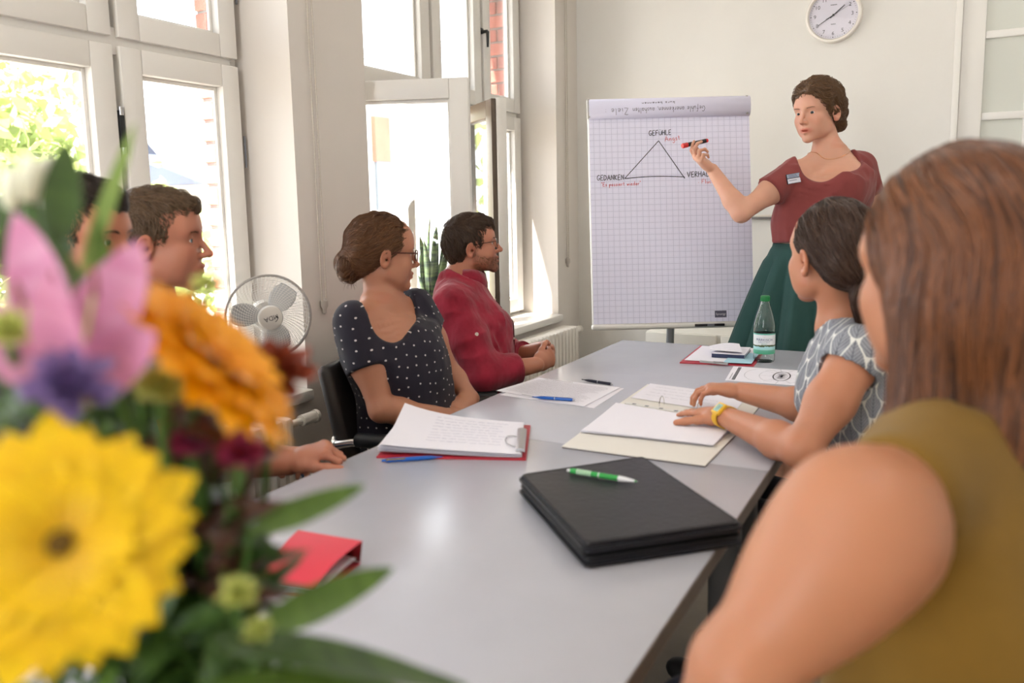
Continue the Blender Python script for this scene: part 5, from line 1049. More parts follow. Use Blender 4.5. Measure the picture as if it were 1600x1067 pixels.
# ================================================================== MAN IN THE RED SHIRT
def man_red():
    F = nrm([.877, .48, 0]); R = nrm(np.cross(F, [0, 0, 1])); U = np.array([0, 0, 1.])
    hd = Head(at(739, 387, 3.0), F*math.cos(.15)+U*math.sin(.15)+R*-.06, U*math.cos(.15)-F*math.sin(.15), .87, female=False, jaw=1.1, nose=1.1, chin=1.1, brow=1.15, mouth_open=.003)
    A = at; sR, sL = A(706, 478, 2.86), A(738, 468, 3.2); eR, eL = A(757, 585, 2.80), A(795, 562, 3.22); wR, wL = A(838, 570, 2.88), A(842, 546, 3.10)
    nb = A(722, 438, 3.02); pel = A(716, 655, 3.02)
    tor = [(pel, .165, .105), (A(732, 600, 3.02), .155, .115), (A(741, 548, 3.02), .155, .125), (A(726, 496, 3.02), .165, .118), (A(721, 462, 3.02), .145, .080), (nb, .072, .062)]
    torso = Loft(tor, R, F, .03)
    neck = [Cone(hd.W(0, -.028, -.05), nb, .052, .060, .03), Cone(nb, sR, .05, .045, .05), Cone(nb, sL, .05, .045, .05)]
    hr = hand_prims(wR, A(872, 553, 2.95)-wR, nrm([-.2, 1, .1]), 1, (.95, 1.0, 1.0, 1.0), .95, thumb=(.5, .2, 0)); hl = hand_prims(wL, A(874, 556, 3.0)-wL, nrm([.1, -1, .0]), -1, (.8, .8, .85, .9), .95, thumb=(.4, .3, 0))
    arms = arm_prims(sR, eR, wR, .047, .037, .040, .028)+arm_prims(sL, eL, wL, .047, .037, .040, .028)
    f = union([torso]+neck+arms+[hd.f]); g = lambda p: smin(np.minimum(f(p), hl(p)) if False else smin(f(p), hl(p), .012), hr(p), .004)
    sk = skin('skin_red_man', srgb(182, 122, 98))
    def bt(P, q): # beard shadow
        b = np.exp(-np.maximum(0, poly_sd(q[:, 1:], [(-.005, .0), (.02, -.035), (.055, -.045), (.085, -.052), (.12, -.05), (.12, -.13), (.03, -.13), (-.01, -.075)]))/.006)*(np.abs(q) < .15).all(1); b *= 1-.9*np.exp(-((q[:, 2]+.0635)/.007)**2)*(np.abs(q[:, 0]) < .024); return 1-b[:, None]*np.array([.30, .36, .38])
    o = body_object('man in a dark red linen shirt with glasses and a short beard, hands clasped', g, *bounds(torso, hd.f, hr, hl, *arms), .0085, [hd.box(.0032), (*bounds(hr, hl, pad=-.03), .0038)], sk, hd, extra_tint=bt)
    hm = hair_mat('hair_dark_brown', srgb(74, 56, 44)); hd.eyes(o, (80, 70, 55)); hd.brows(o, hm, .0022, 60)
    bare = [(.13, .066), (.082, .068), (.060, .050), (.052, .02), (.030, .005), (.028, -.03), (.012, -.032), (.008, .004), (-.012, .022), (-.030, .012), (-.036, -.028), (-.05, -.055), (-.12, -.075), (-.12, -.2), (.2, -.2), (.2, .07)]
    hf = HairF(hd, [Ell((0, -.016, .046), (.080, .107, .096), .02), Ell((0, .045, .090), (.052, .050, .036), .03), Ell((0, -.07, -.01), (.058, .046, .06), .03)], bare, .006, (55, 55, 30))
    flow = lambda q, t: np.stack([q[:, 0]*6, (.35+.3*np.tanh((q[:, 2]-.06)*60))+q[:, 1]*2, -.1+.55*np.tanh((q[:, 2]-.10)*50)], 1)
    build_hair(hd, hf, 'hair', hm, o, flow, 3800, .032, .0008, lift=.005, jit=.28, seg=6)
    # beard: short bristles over the jaw
    bm = hair_mat('beard_brown', srgb(122, 84, 58)); pg = [(-.004, -.005), (.016, -.035), (.055, -.046), (.085, -.052), (.12, -.05), (.12, -.13), (.03, -.125), (-.008, -.075)]
    Ph, Fh = mesh_field(hd.f, hd.c-.14, hd.c+.14, .005)
    def bmask(c): q = hd.L(c); return (poly_sd(q[:, 1:], pg) < 0)*(~((np.abs(q[:, 2]+.0635) < .0085) & (np.abs(q[:, 0]) < .024) & (q[:, 1] > .07)))
    rt = surf_roots(Ph, Fh, bmask, 1500, 3); strands('beard', hd.f, rt, lambda p, t: np.tile(hd.M@nrm([0, .35, -1]), (len(p), 1)), .0055, bm, o, .00045, 4, .0008, jit=.5, seed=4)
    glasses(hd, o, mat('dark_metal_frame', srgb(54, 46, 42), .3, metal=.5), .023, .0165, .0012, full=True)
    # shirt
    lt = NT('red_linen'); oc = lt.coord(); lt.set(lt.b, 'Base Color', lt.mix(lt.ramp(lt.noise(oc, 16, 4), .3, .7), srgb(128, 22, 42), srgb(160, 38, 60))); lt.set(lt.b, 'Roughness', .85); lt.set(lt.b, 'Specular IOR Level', .25); lt.set(lt.b, 'Sheen Weight', .25)
    lt.bump(lt.math('ADD', lt.noise(lt.scale(oc, (1, 1, .45)), 20, 2, .5), lt.math('MULTIPLY', lt.noise(oc, 420, 3), .04)), .38, .022); cloth = lt.m; cuffR = wR+(eR-wR)*.36; cuffL = wL+(eL-wL)*.45
    big = Loft([(c, a+.016, b+.018) for c, a, b in tor[:-1]]+[(nb, .088, .076)], R, F, .03)
    sl = []
    for s, e, c in ((sR, eR, cuffR), (sL, eL, cuffL)): sl += [Cone(s, s+(e-s)*.5, .066, .064, .05), Cone(s+(e-s)*.5, e, .064, .060, .03), Cone(e, c, .060, .050, .03)]
    su = union([big]+[Cone(nb, sR, .055, .052, .05), Cone(nb, sL, .055, .052, .05)])
    dR, dL = nrm(cuffR-eR), nrm(cuffL-eL); sv = [union(sl[:3]), union(sl[3:])]; dn = nrm(hd.W(0, -.02, -.06)-nb); fr_ = nrm(F+dn*.4); hem = pel[2]-.06
    hole = union([Cone(nb+dn*.004+F*.010, nb+dn*.12, .074, .15, .02)])
    def sf(p):
        d = su(p)+folds(p, nrm([.3, .1, 1]), 13, .011, 1)+folds(p, nrm(eR-sR)+F*.5, 20, .010, 2, 1.2)+folds(p, F-U*.6, 34, .004, 5, 1.5)-.013
        for q, c, dd in ((sv[0], cuffR, dR), (sv[1], cuffL, dL)): d = smin(d, np.maximum(q(p)+folds(p, dd+U*.3, 20, .010, 9, 1.2)-.008, (p-c)@dd), .03)
        d = smax(d, -hole(p), .006); d = smax(d, hem-p[:, 2], .01); return d
    sh = garment('shirt', sf, *bounds(big, *sl, pad=.03), .0065, cloth, o)
    # collar: stand and turned leaf
    def ringpt(a, rr, h): d_ = R*math.cos(a)+F*math.sin(a); return nb+d_*rr+dn*h+F*.010
    V, Fc = [], []; N = 36; prof = [(.078, -.008), (.070, .026), (.066, .046), (.070, .052), (.086, .034), (.098, .010)]
    for k in range(N+1):
        a = math.pi/2+.12+(2*math.pi-.24)*k/N; fr2 = max(0, math.sin(a)); drop = .030*fr2**2
        for i, (rr, h) in enumerate(prof): V.append(ringpt(a, rr*(1-.05*fr2)+(.010*fr2 if i > 3 else 0), h-drop*(.9 if i < 4 else 1.6)+(-.004 if i == 5 else 0)))
    n = len(prof); Fc = [(k*n+i, k*n+i+1, (k+1)*n+i+1, (k+1)*n+i) for k in range(N) for i in range(n-1)]
    co = from_np('collar', V, Fc, cloth, sh); md = co.modifiers.new('s', 'SOLIDIFY'); md.thickness = .003
    # button band down the front and buttons
    def on_front(base, t=0.02):
        p = np.array([base+F*.30])
        for _ in range(40): p = p-F*np.clip(sf(p), -.02, .02)[:, None]*.9
        return p[0]
    mids = [A(727, 470, 3.02), A(728, 484, 3.02), A(731, 505, 3.02), A(736, 530, 3.02), A(737, 555, 3.02), A(733, 585, 3.02)]; line_ = [on_front(m_)+F*.003 for m_ in mids]
    MB().tube(line_, .0035, 6).build('button_band', fabric('red_linen_dark', srgb(78, 16, 30)), sh)
    bt_m = mat('shell_button', srgb(214, 200, 190), .3)
    for p in line_[:4]: MB().cyl(p-F*.001, p+F*.004, .005, seg=12).build('button', bt_m, sh)
    pb = np.array([A(745, 522, 2.7)])
    for _ in range(30): pb = pb+nrm(A(745, 522, 3)-A(745, 522, 2))*np.clip(sf(pb), -.02, .03)[:, None]*.8
    vd = nrm(EYEP-pb[0]); MB().cyl(pb[0]-vd*.002, pb[0]+vd*.003, .0065, seg=14).build('sleeve_button', bt_m, sh)
    for c, dd, w_ in ((cuffR, dR, wR), (cuffL, dL, wL)): # rolled cuffs
        q = Vector(dd.tolist()); MB().lathe([(.047, -.034), (.0535, -.032), (.055, -.004), (.052, .002), (.044, .0)], 26, Matrix.Translation(Vector(c.tolist())) @ q.to_track_quat('Z', 'Y').to_matrix().to_4x4()).build('rolled_cuff', cloth, sh)
    jm = fabric('dark_denim', srgb(38, 44, 62)); k0 = pel+F*.46; kz = np.array([1, 1, 0]); ft = pel+F*.50
    legs(o, pel+R*.085+np.array([0, 0, -.02]), pel-R*.085+np.array([0, 0, -.02]), k0*kz+R*.11+U*.50, k0*kz-R*.13+U*.50, ft*kz+R*.11+U*.08, ft*kz-R*.13+U*.08, jm, mat('brown_shoe', srgb(70, 48, 36), .5))
    c = pel+F*-.02; chair(c[0], c[1], math.atan2(F[1], F[0]), 'black armchair that the man in the red shirt sits in')
man_red()
# ================================================================== WOMAN IN THE DOTTED BLOUSE
def blouse_uv(c0, R, F, scale=1.0):
    def g(P): q = P-c0; a = np.arctan2(q@F, q@R); return np.stack([a*.17*scale, q[:, 2]*scale], 1)
    return g
def dots_material():
    t = NT('navy_dotted_cotton'); X, Y, Z = t.xyz(t.coord('UV'))
    v = t.n('ShaderNodeTexVoronoi', voronoi_dimensions='2D', feature='F1'); t.set(v, 'Vector', t.vec(X, Y, 0.0)); t.set(v, 'Scale', 33.0); t.set(v, 'Randomness', .42)
    dot = t.math('LESS_THAN', v.outputs['Distance'], .085); n = t.noise(t.coord(), 12, 3)
    t.set(t.b, 'Base Color', t.mix(dot, t.mix(n, srgb(24, 22, 34), srgb(38, 34, 48)), srgb(208, 200, 200))); t.set(t.b, 'Roughness', .8); t.set(t.b, 'Specular IOR Level', .3); t.set(t.b, 'Sheen Weight', .12)
    t.bump(t.noise(t.coord(), 500, 3), .12, .003); return t.m
def woman_dots():
    A = at; U = np.array([0, 0, 1.]); rt = CAMM[:, 0]*np.array([1, 1, 0]); fw = nrm(-CAMM[:, 2]*np.array([1, 1, 0]))       # right and away, seen from the room's door side
    rt = nrm(rt); Fh = nrm(rt*math.cos(.36)+fw*math.sin(.36)); hd = Head(A(600, 400, 2.45), Fh*math.cos(.05)-U*math.sin(.05), U, .90, nose=.95, jaw=.97)
    Ft = nrm(rt*.80-fw*.60); R = nrm(np.cross(Ft, U))           # chest turned towards the table
    sR, sL = A(555, 512, 2.33), A(652, 487, 2.56); nb = A(598, 474, 2.46)
    eR, eL = A(596, 640, 2.30), A(702, 582, 2.62); wR, wL = A(694, 649, 2.42), A(736, 622, 2.56)
    pel = A(630, 705, 2.52); tor = [(pel, .175, .125), (A(634, 650, 2.50), .158, .122), (A(630, 605, 2.48), .146, .115), (A(617, 555, 2.46), .150, .112), (A(603, 515, 2.45), .150, .082), (A(599, 496, 2.455), .120, .062), (nb, .056, .05)]
    torso = Loft(tor, R, Ft, .03); bust = [Ell(A(590, 560, 2.37), (.058, .058, .058), .05), Ell(A(638, 552, 2.43), (.055, .055, .055), .05)]
    neck = [Cone(hd.W(0, -.024, -.045), nb, .048, .050, .03), Cone(nb+U*-.005, sR, .034, .040, .05), Cone(nb+U*-.005, sL, .034, .040, .05)]
    hr = hand_prims(wR, A(726, 643, 2.50)-wR, nrm([0, .2, -1]), 1, (.35, .4, .45, .5), .92); hl = hand_prims(wL, A(712, 646, 2.47)-wL, nrm(-U*.7+rt*-.5), -1, (.35, .4, .45, .5), .92, thumb=(.4, .2, .1))
    arms = arm_prims(sR, eR, wR, .044, .034, .036, .0235)+arm_prims(sL, eL, wL, .043, .033, .035, .0235)
    f = union([torso]+bust+neck+arms+[hd.f]); g = lambda p: smin(smin(f(p), hl(p), .012), hr(p), .006)
    sk = skin('skin_dotted_woman', srgb(180, 124, 98))
    o = body_object('woman in a navy blouse with white dots and glasses, brown hair in a low bun', g, *bounds(torso, hd.f, hr, hl, *arms), .008, [hd.box(.0032), (*bounds(hr, hl, pad=-.03), .0036)], sk, hd)
    hm = hair_mat('hair_chestnut', srgb(104, 70, 46)); hd.eyes(o, (96, 110, 110)); hd.brows(o, hm)
    bare = [(.14, .078), (.085, .078), (.062, .062), (.048, .030), (.030, .008), (.012, -.006), (-.002, -.012), (-.020, -.030), (-.040, -.052), (-.085, -.075), (-.1, -.2), (.2, -.2), (.2, .08)]
    bun = hd.W(0, -.118, -.038)
    hf = HairF(hd, [Ell((0, -.018, .046), (.083, .110, .097), .02), Ell((0, -.075, -.005), (.062, .055, .062), .03)], bare, .0045, (26, 60, 60), extra=[Ell((0, -.122, -.030), (.044, .034, .046), .02), Ell((.018, -.136, -.050), (.026, .02, .026), .01), Ell((-.02, -.135, -.018), (.026, .02, .03), .01), Ell((.0, -.115, -.068), (.030, .022, .020), .01)])
    tgt = np.array([0, -.12, -.025])
    def flow(q, t): d = tgt-q; d = d/(np.linalg.norm(d, axis=1)[:, None]+.02); d[:, 2] += np.where(q[:, 1] > 0, .25*np.sin(q[:, 0]*40), 0); return d+np.stack([0*d[:, 0], -.3*np.exp(-((q[:, 1]+.12)/.05)**2)*q[:, 2]*10, .3*np.exp(-((q[:, 1]+.12)/.05)**2)*q[:, 0]*30], 1)
    build_hair(hd, hf, 'hair', hm, o, flow, 3000, .12, .0009, lift=.004, jit=.16, seg=12, box=.19, seed=5)
    # loose wisps at the nape and temple
    rg = np.random.default_rng(4); rt0 = np.array([hd.W(rg.uniform(-.04, .04), -.10+rg.uniform(-.02, .02), -.07+rg.uniform(-.01, .01)) for _ in range(24)]+[hd.W(rg.uniform(.05, .06)*(1 if k % 2 else -1), .045, .05) for k in range(10)])
    strands('loose_wisps', hf, rt0, lambda p, t: np.tile(nrm(np.array([0, 0, -1.])-hd.M[:, 1]*.5*(1-t)), (len(p), 1))+hd.M[:, 0]*.2, .05, hm, o, .0006, 10, .004, jit=.5, seed=7, free=1)
    MB().tube([Vector(hd.W(.03*math.cos(a), -.105+.012*math.sin(a), -.03+.036*math.sin(a)).tolist()) for a in np.linspace(0, 2*math.pi, 20, endpoint=False)], .004, 6, closed=True).build('hair_tie', mat('dark_hair_tie', srgb(30, 32, 44), .6), o)
    glasses(hd, o, mat('tortoise_frame', srgb(86, 44, 38), .25), .0235, .0185, .0022)
    # blouse: short sleeves and a round neckline
    cloth = dots_material(); big = Loft([(pel-U*.03, .185, .13)]+[(c, a+.012, b+.013) for c, a, b in tor[1:-1]]+[(nb, .07, .062)], R, Ft, .03)
    cR, cL = sR+(eR-sR)*.50, sL+(eL-sL)*.30; sl = []
    for s, e, c in ((sR, eR, cR), (sL, eL, cL)): sl += [Cone(s+(s-e)*.08, s+(e-s)*.58, .062, .066, .05)]
    su = union([big]+[Ell(b.c, b.r+.011, .05) for b in bust]+[Cone(nb, sR*.85+nb*.15, .042, .054, .05), Cone(nb, sL*.85+nb*.15, .042, .054, .05)]); sv = [union([q]) for q in sl]
    nk = union([Ell(A(599, 486, 2.42), (.108, .108, .068), .02), Cone(A(598, 462, 2.42), A(618, 498, 2.32), .085, .070, .03), Cone(nb+U*.05, nb-U*.0, .10, .092, .02)])
    def sf(p):
        d = su(p)+folds(p, nrm([.2, 0, 1]), 14, .009, 4)+folds(p, rt-U*.5, 20, .004, 6)-.005
        for q, c, dd in ((sv[0], cR, nrm(eR-sR)), (sv[1], cL, nrm(eL-sL))): d = smin(d, np.maximum(q(p)+folds(p, dd, 22, .005, 9), (p-c)@dd), .02)
        return smax(smax(d, -nk(p), .006), pel[2]-.02-p[:, 2], .01)
    garment('blouse', sf, *bounds(big, *sl, pad=.03), .0058, cloth, o, uvf=blouse_uv(A(605, 560, 2.5), R, Ft))
    jm = fabric('dark_trousers', srgb(34, 34, 42)); F2 = nrm([1, .25, 0]); R2 = nrm(np.cross(F2, U)); k0 = pel+F2*.43; kz = np.array([1, 1, 0]); ft = pel+F2*.45
    legs(o, pel+R2*.085, pel-R2*.085, k0*kz+R2*.09+U*.5, k0*kz-R2*.09+U*.5, ft*kz+R2*.09+U*.08, ft*kz-R2*.09+U*.08, jm, mat('black_shoe', srgb(30, 28, 28), .4), .08)
    c = np.array(A(512, 590, 2.32))-(F2*-.29+R2*.20); chair(c[0], c[1], math.atan2(F2[1], F2[0]), 'black armchair that the woman in the dotted blouse sits in')
woman_dots()
# ================================================================== THE TWO MEN BY THE NEAR WINDOW
def man_window():
    A = at; U = np.array([0, 0, 1.]); rt = nrm(CAMM[:, 0]*np.array([1, 1, 0])); fw = nrm(-CAMM[:, 2]*np.array([1, 1, 0])); D = 1.95
    F = nrm(rt+fw*.10); R = nrm(np.cross(F, U))
    hd = Head(A(251, 382, D), nrm(F+U*.02), U, .97, female=False, jaw=1.1, nose=1.05, chin=1.15, brow=1.2)
    nb = A(226, 480, D+.02); sR, sL = A(205, 548, D-.17), A(238, 530, D+.20); eR, eL = A(300, 720, D-.20), A(330, 690, D+.22)
    wR, wL = A(452, 722, 1.80), A(420, 710, D+.12); pel = A(230, 850, D+.03)
    tor = [(pel, .17, .12), (A(245, 760, D+.02), .155, .12), (A(250, 690, D+.02), .155, .125), (A(240, 600, D+.02), .17, .12), (A(225, 535, D+.02), .15, .08), (nb, .07, .06)]; torso = Loft(tor, R, F, .03)
    neck = [Cone(hd.W(0, -.028, -.05), nb, .054, .060, .03), Cone(nb, sR, .05, .046, .05), Cone(nb, sL, .05, .046, .05)]
    hr = hand_prims(wR, A(525, 695, 1.80)-wR, nrm(-U*.8+rt*.3+fw*.2), -1, (1.0, 1.1, 1.15, 1.2), 1.05, spread=.03, thumb=(.5, .2, 0)); hl = hand_prims(wL, A(500, 705, D+.05)-wL, -U, -1, (.7, .7, .7, .7), 1.0)
    arms = arm_prims(sR, eR, wR, .050, .038, .042, .029)+arm_prims(sL, eL, wL, .05, .038, .042, .029)
    f = union([torso]+neck+arms+[hd.f]); g = lambda p: smin(smin(f(p), hl(p), .012), hr(p), .006)
    o = body_object('man with short brown hair in sharp profile before the near window', g, *bounds(torso, hd.f, hr, hl, *arms), .009, [hd.box(.0028), (*bounds(hr, pad=-.03), .0038)], skin('skin_window_man', srgb(180, 118, 94)), hd)
    hm = hair_mat('hair_light_brown', srgb(104, 82, 62)); hd.eyes(o, (110, 130, 140)); hd.brows(o, hm, .0026, 60)
    bare = [(.13, .076), (.090, .077), (.078, .070), (.064, .062), (.055, .040), (.040, .026), (.030, .004), (.018, -.010), (.010, -.010), (.006, .002), (-.012, .022), (-.032, .012), (-.036, -.02), (-.044, -.05), (-.09, -.075), (-.12, -.2), (.2, -.2), (.2, .08)]
    hf = HairF(hd, [Ell((0, -.016, .044), (.0785, .104, .094), .02), Ell((0, .045, .092), (.050, .052, .030), .03), Ell((0, -.07, -.005), (.056, .040, .06), .03)], bare, .0045, (60, 60, 34))
    flow = lambda q, t: np.stack([q[:, 0]*5, (.5+.4*np.tanh((q[:, 2]-.06)*60))+q[:, 1]*1.5, -.2+.5*np.tanh((q[:, 2]-.11)*50)], 1)
    build_hair(hd, hf, 'hair', hm, o, flow, 3800, .030, .0008, res=.0028, lift=.005, jit=.35, seg=6, seed=8)
    cloth = fabric('grey_blue_shirt', srgb(124, 128, 134)); cR, cL = sR+(eR-sR)*.62, sL+(eL-sL)*.62
    big = Loft([(c, a+.014, b+.016) for c, a, b in tor[:-1]]+[(nb, .084, .074)], R, F, .03); sl = [Cone(sR, sR+(eR-sR)*.8, .068, .064, .05), Cone(sL, sL+(eL-sL)*.8, .068, .064, .05)]; su = union([big, Cone(nb, sR, .054, .055, .05), Cone(nb, sL, .054, .055, .05)]); sv = [union([q]) for q in sl]
    hole = union([Cone(nb-U*.004+F*.008, nb+U*.12, .074, .15, .02)])
    def sf(p):
        d = su(p)+folds(p, nrm([.3, .1, 1]), 14, .008, 11)-.004
        for q, c, dd in ((sv[0], cR, nrm(eR-sR)), (sv[1], cL, nrm(eL-sL))): d = smin(d, np.maximum(q(p)+folds(p, dd, 20, .006, 9), (p-c)@dd), .03)
        d = smax(d, -hole(p), .006); return smax(d, pel[2]-.04-p[:, 2], .01)
    garment('shirt', sf, *bounds(big, *sl, pad=.03), .009, cloth, o)
    jm = fabric('blue_jeans', srgb(52, 62, 88)); F2 = nrm([1, .3, 0]); R2 = nrm(np.cross(F2, U)); k0 = pel+F2*.45; kz = np.array([1, 1, 0]); ft = pel+F2*.46
    legs(o, pel+R2*.09, pel-R2*.09, k0*kz+R2*.11+U*.5, k0*kz-R2*.11+U*.5, ft*kz+R2*.11+U*.08, ft*kz-R2*.11+U*.08, jm, mat('brown_shoe', srgb(70, 48, 36), .5))
    c = pel+F2*.05; chair(c[0], c[1], math.atan2(F2[1], F2[0]), 'black armchair that the profile man by the near window sits in')
man_window()
def man_near():
    A = at; U = np.array([0, 0, 1.]); rt = nrm(CAMM[:, 0]*np.array([1, 1, 0])); fw = nrm(-CAMM[:, 2]*np.array([1, 1, 0])); D = 1.42
    F = nrm(rt-fw*.06); R = nrm(np.cross(F, U))
    hd = Head(A(122, 382, D), nrm(F-U*.03), U, .855, female=False, jaw=1.1, nose=1.1, chin=1.1, brow=1.25)
    nb = A(92, 505, D+.02); sR, sL = A(66, 590, D-.17), A(105, 565, D+.20); eR, eL = A(125, 800, D-.16), A(150, 760, D+.22); wR, wL = A(250, 850, D-.02), A(250, 830, D+.14); pel = A(80, 960, D+.03)
    tor = [(pel, .17, .12), (A(90, 850, D+.02), .155, .115), (A(100, 770, D+.02), .155, .12), (A(100, 665, D+.02), .17, .115), (A(90, 580, D+.02), .15, .08), (nb, .07, .06)]; torso = Loft(tor, R, F, .03)
    neck = [Cone(hd.W(0, -.028, -.05), nb, .054, .060, .03), Cone(nb, sR, .05, .046, .05), Cone(nb, sL, .05, .046, .05)]
    hr = hand_prims(wR, rt-U*.1, -U, -1, (.7, .7, .7, .7), 1.0); hl = hand_prims(wL, rt-fw*.3, -U, -1, (.7, .7, .7, .7), 1.0)
    arms = arm_prims(sR, eR, wR, .050, .038, .042, .029)+arm_prims(sL, eL, wL, .05, .038, .042, .029)
    f = union([torso]+neck+arms+[hd.f]); g = lambda p: smin(smin(f(p), hl(p), .012), hr(p), .006)
    o = body_object('dark haired man half hidden behind the flowers, nearest the camera on the window side', g, *bounds(torso, hd.f, hr, hl, *arms), .010, [hd.box(.0032)], skin('skin_near_man', srgb(178, 116, 88)), hd)
    hm = hair_mat('hair_black_brown', srgb(50, 40, 34)); hd.eyes(o, (70, 60, 50)); hd.brows(o, hm, .0032, 80)
    bare = [(.13, .070), (.086, .070), (.070, .060), (.058, .036), (.040, .022), (.030, .000), (.016, -.012), (.008, .0), (-.012, .022), (-.032, .012), (-.036, -.02), (-.044, -.05), (-.09, -.075), (-.12, -.2), (.2, -.2), (.2, .08)]
    hf = HairF(hd, [Ell((0, -.016, .044), (.0785, .104, .096), .02), Ell((0, .045, .090), (.050, .050, .034), .03), Ell((0, -.07, -.005), (.056, .040, .06), .03)], bare, .003, (60, 60, 34))
    flow = lambda q, t: np.stack([q[:, 0]*5, (.5+.4*np.tanh((q[:, 2]-.06)*60))+q[:, 1]*1.5, -.2+.5*np.tanh((q[:, 2]-.11)*50)], 1)
    build_hair(hd, hf, 'hair', hm, o, flow, 2400, .030, .0009, lift=.005, jit=.35, seg=6, seed=12)
    cloth = fabric('dark_green_shirt', srgb(62, 66, 60)); cR, cL = sR+(eR-sR)*.62, sL+(eL-sL)*.62
    big = Loft([(c, a+.014, b+.016) for c, a, b in tor[:-1]]+[(nb, .084, .074)], R, F, .03); sl = [Cone(sR, sR+(eR-sR)*.8, .068, .064, .05), Cone(sL, sL+(eL-sL)*.8, .068, .064, .05)]; su = union([big, Cone(nb, sR, .054, .055, .05), Cone(nb, sL, .054, .055, .05)]); sv = [union([q]) for q in sl]
    hole = union([Cone(nb-U*.004+F*.008, nb+U*.12, .074, .15, .02)])
    def sf(p):
        d = su(p)+folds(p, nrm([.3, .1, 1]), 14, .008, 11)-.004
        for q, c, dd in ((sv[0], cR, nrm(eR-sR)), (sv[1], cL, nrm(eL-sL))): d = smin(d, np.maximum(q(p)+folds(p, dd, 20, .006, 9), (p-c)@dd), .03)
        d = smax(d, -hole(p), .006); return smax(d, pel[2]-.04-p[:, 2], .01)
    garment('shirt', sf, *bounds(big, *sl, pad=.03), .010, cloth, o)
    jm = fabric('black_jeans', srgb(40, 40, 46)); F2 = nrm([1, .3, 0]); R2 = nrm(np.cross(F2, U)); k0 = pel+F2*.45; kz = np.array([1, 1, 0]); ft = pel+F2*.46
    legs(o, pel+R2*.09, pel-R2*.09, k0*kz+R2*.11+U*.5, k0*kz-R2*.11+U*.5, ft*kz+R2*.11+U*.08, ft*kz-R2*.11+U*.08, jm, mat('brown_shoe', srgb(70, 48, 36), .5))
    c = pel+F2*.02-R2*-.0; chair(c[0], c[1], math.atan2(F2[1], F2[0]), 'black armchair that the dark haired man behind the flowers sits in')
man_near()
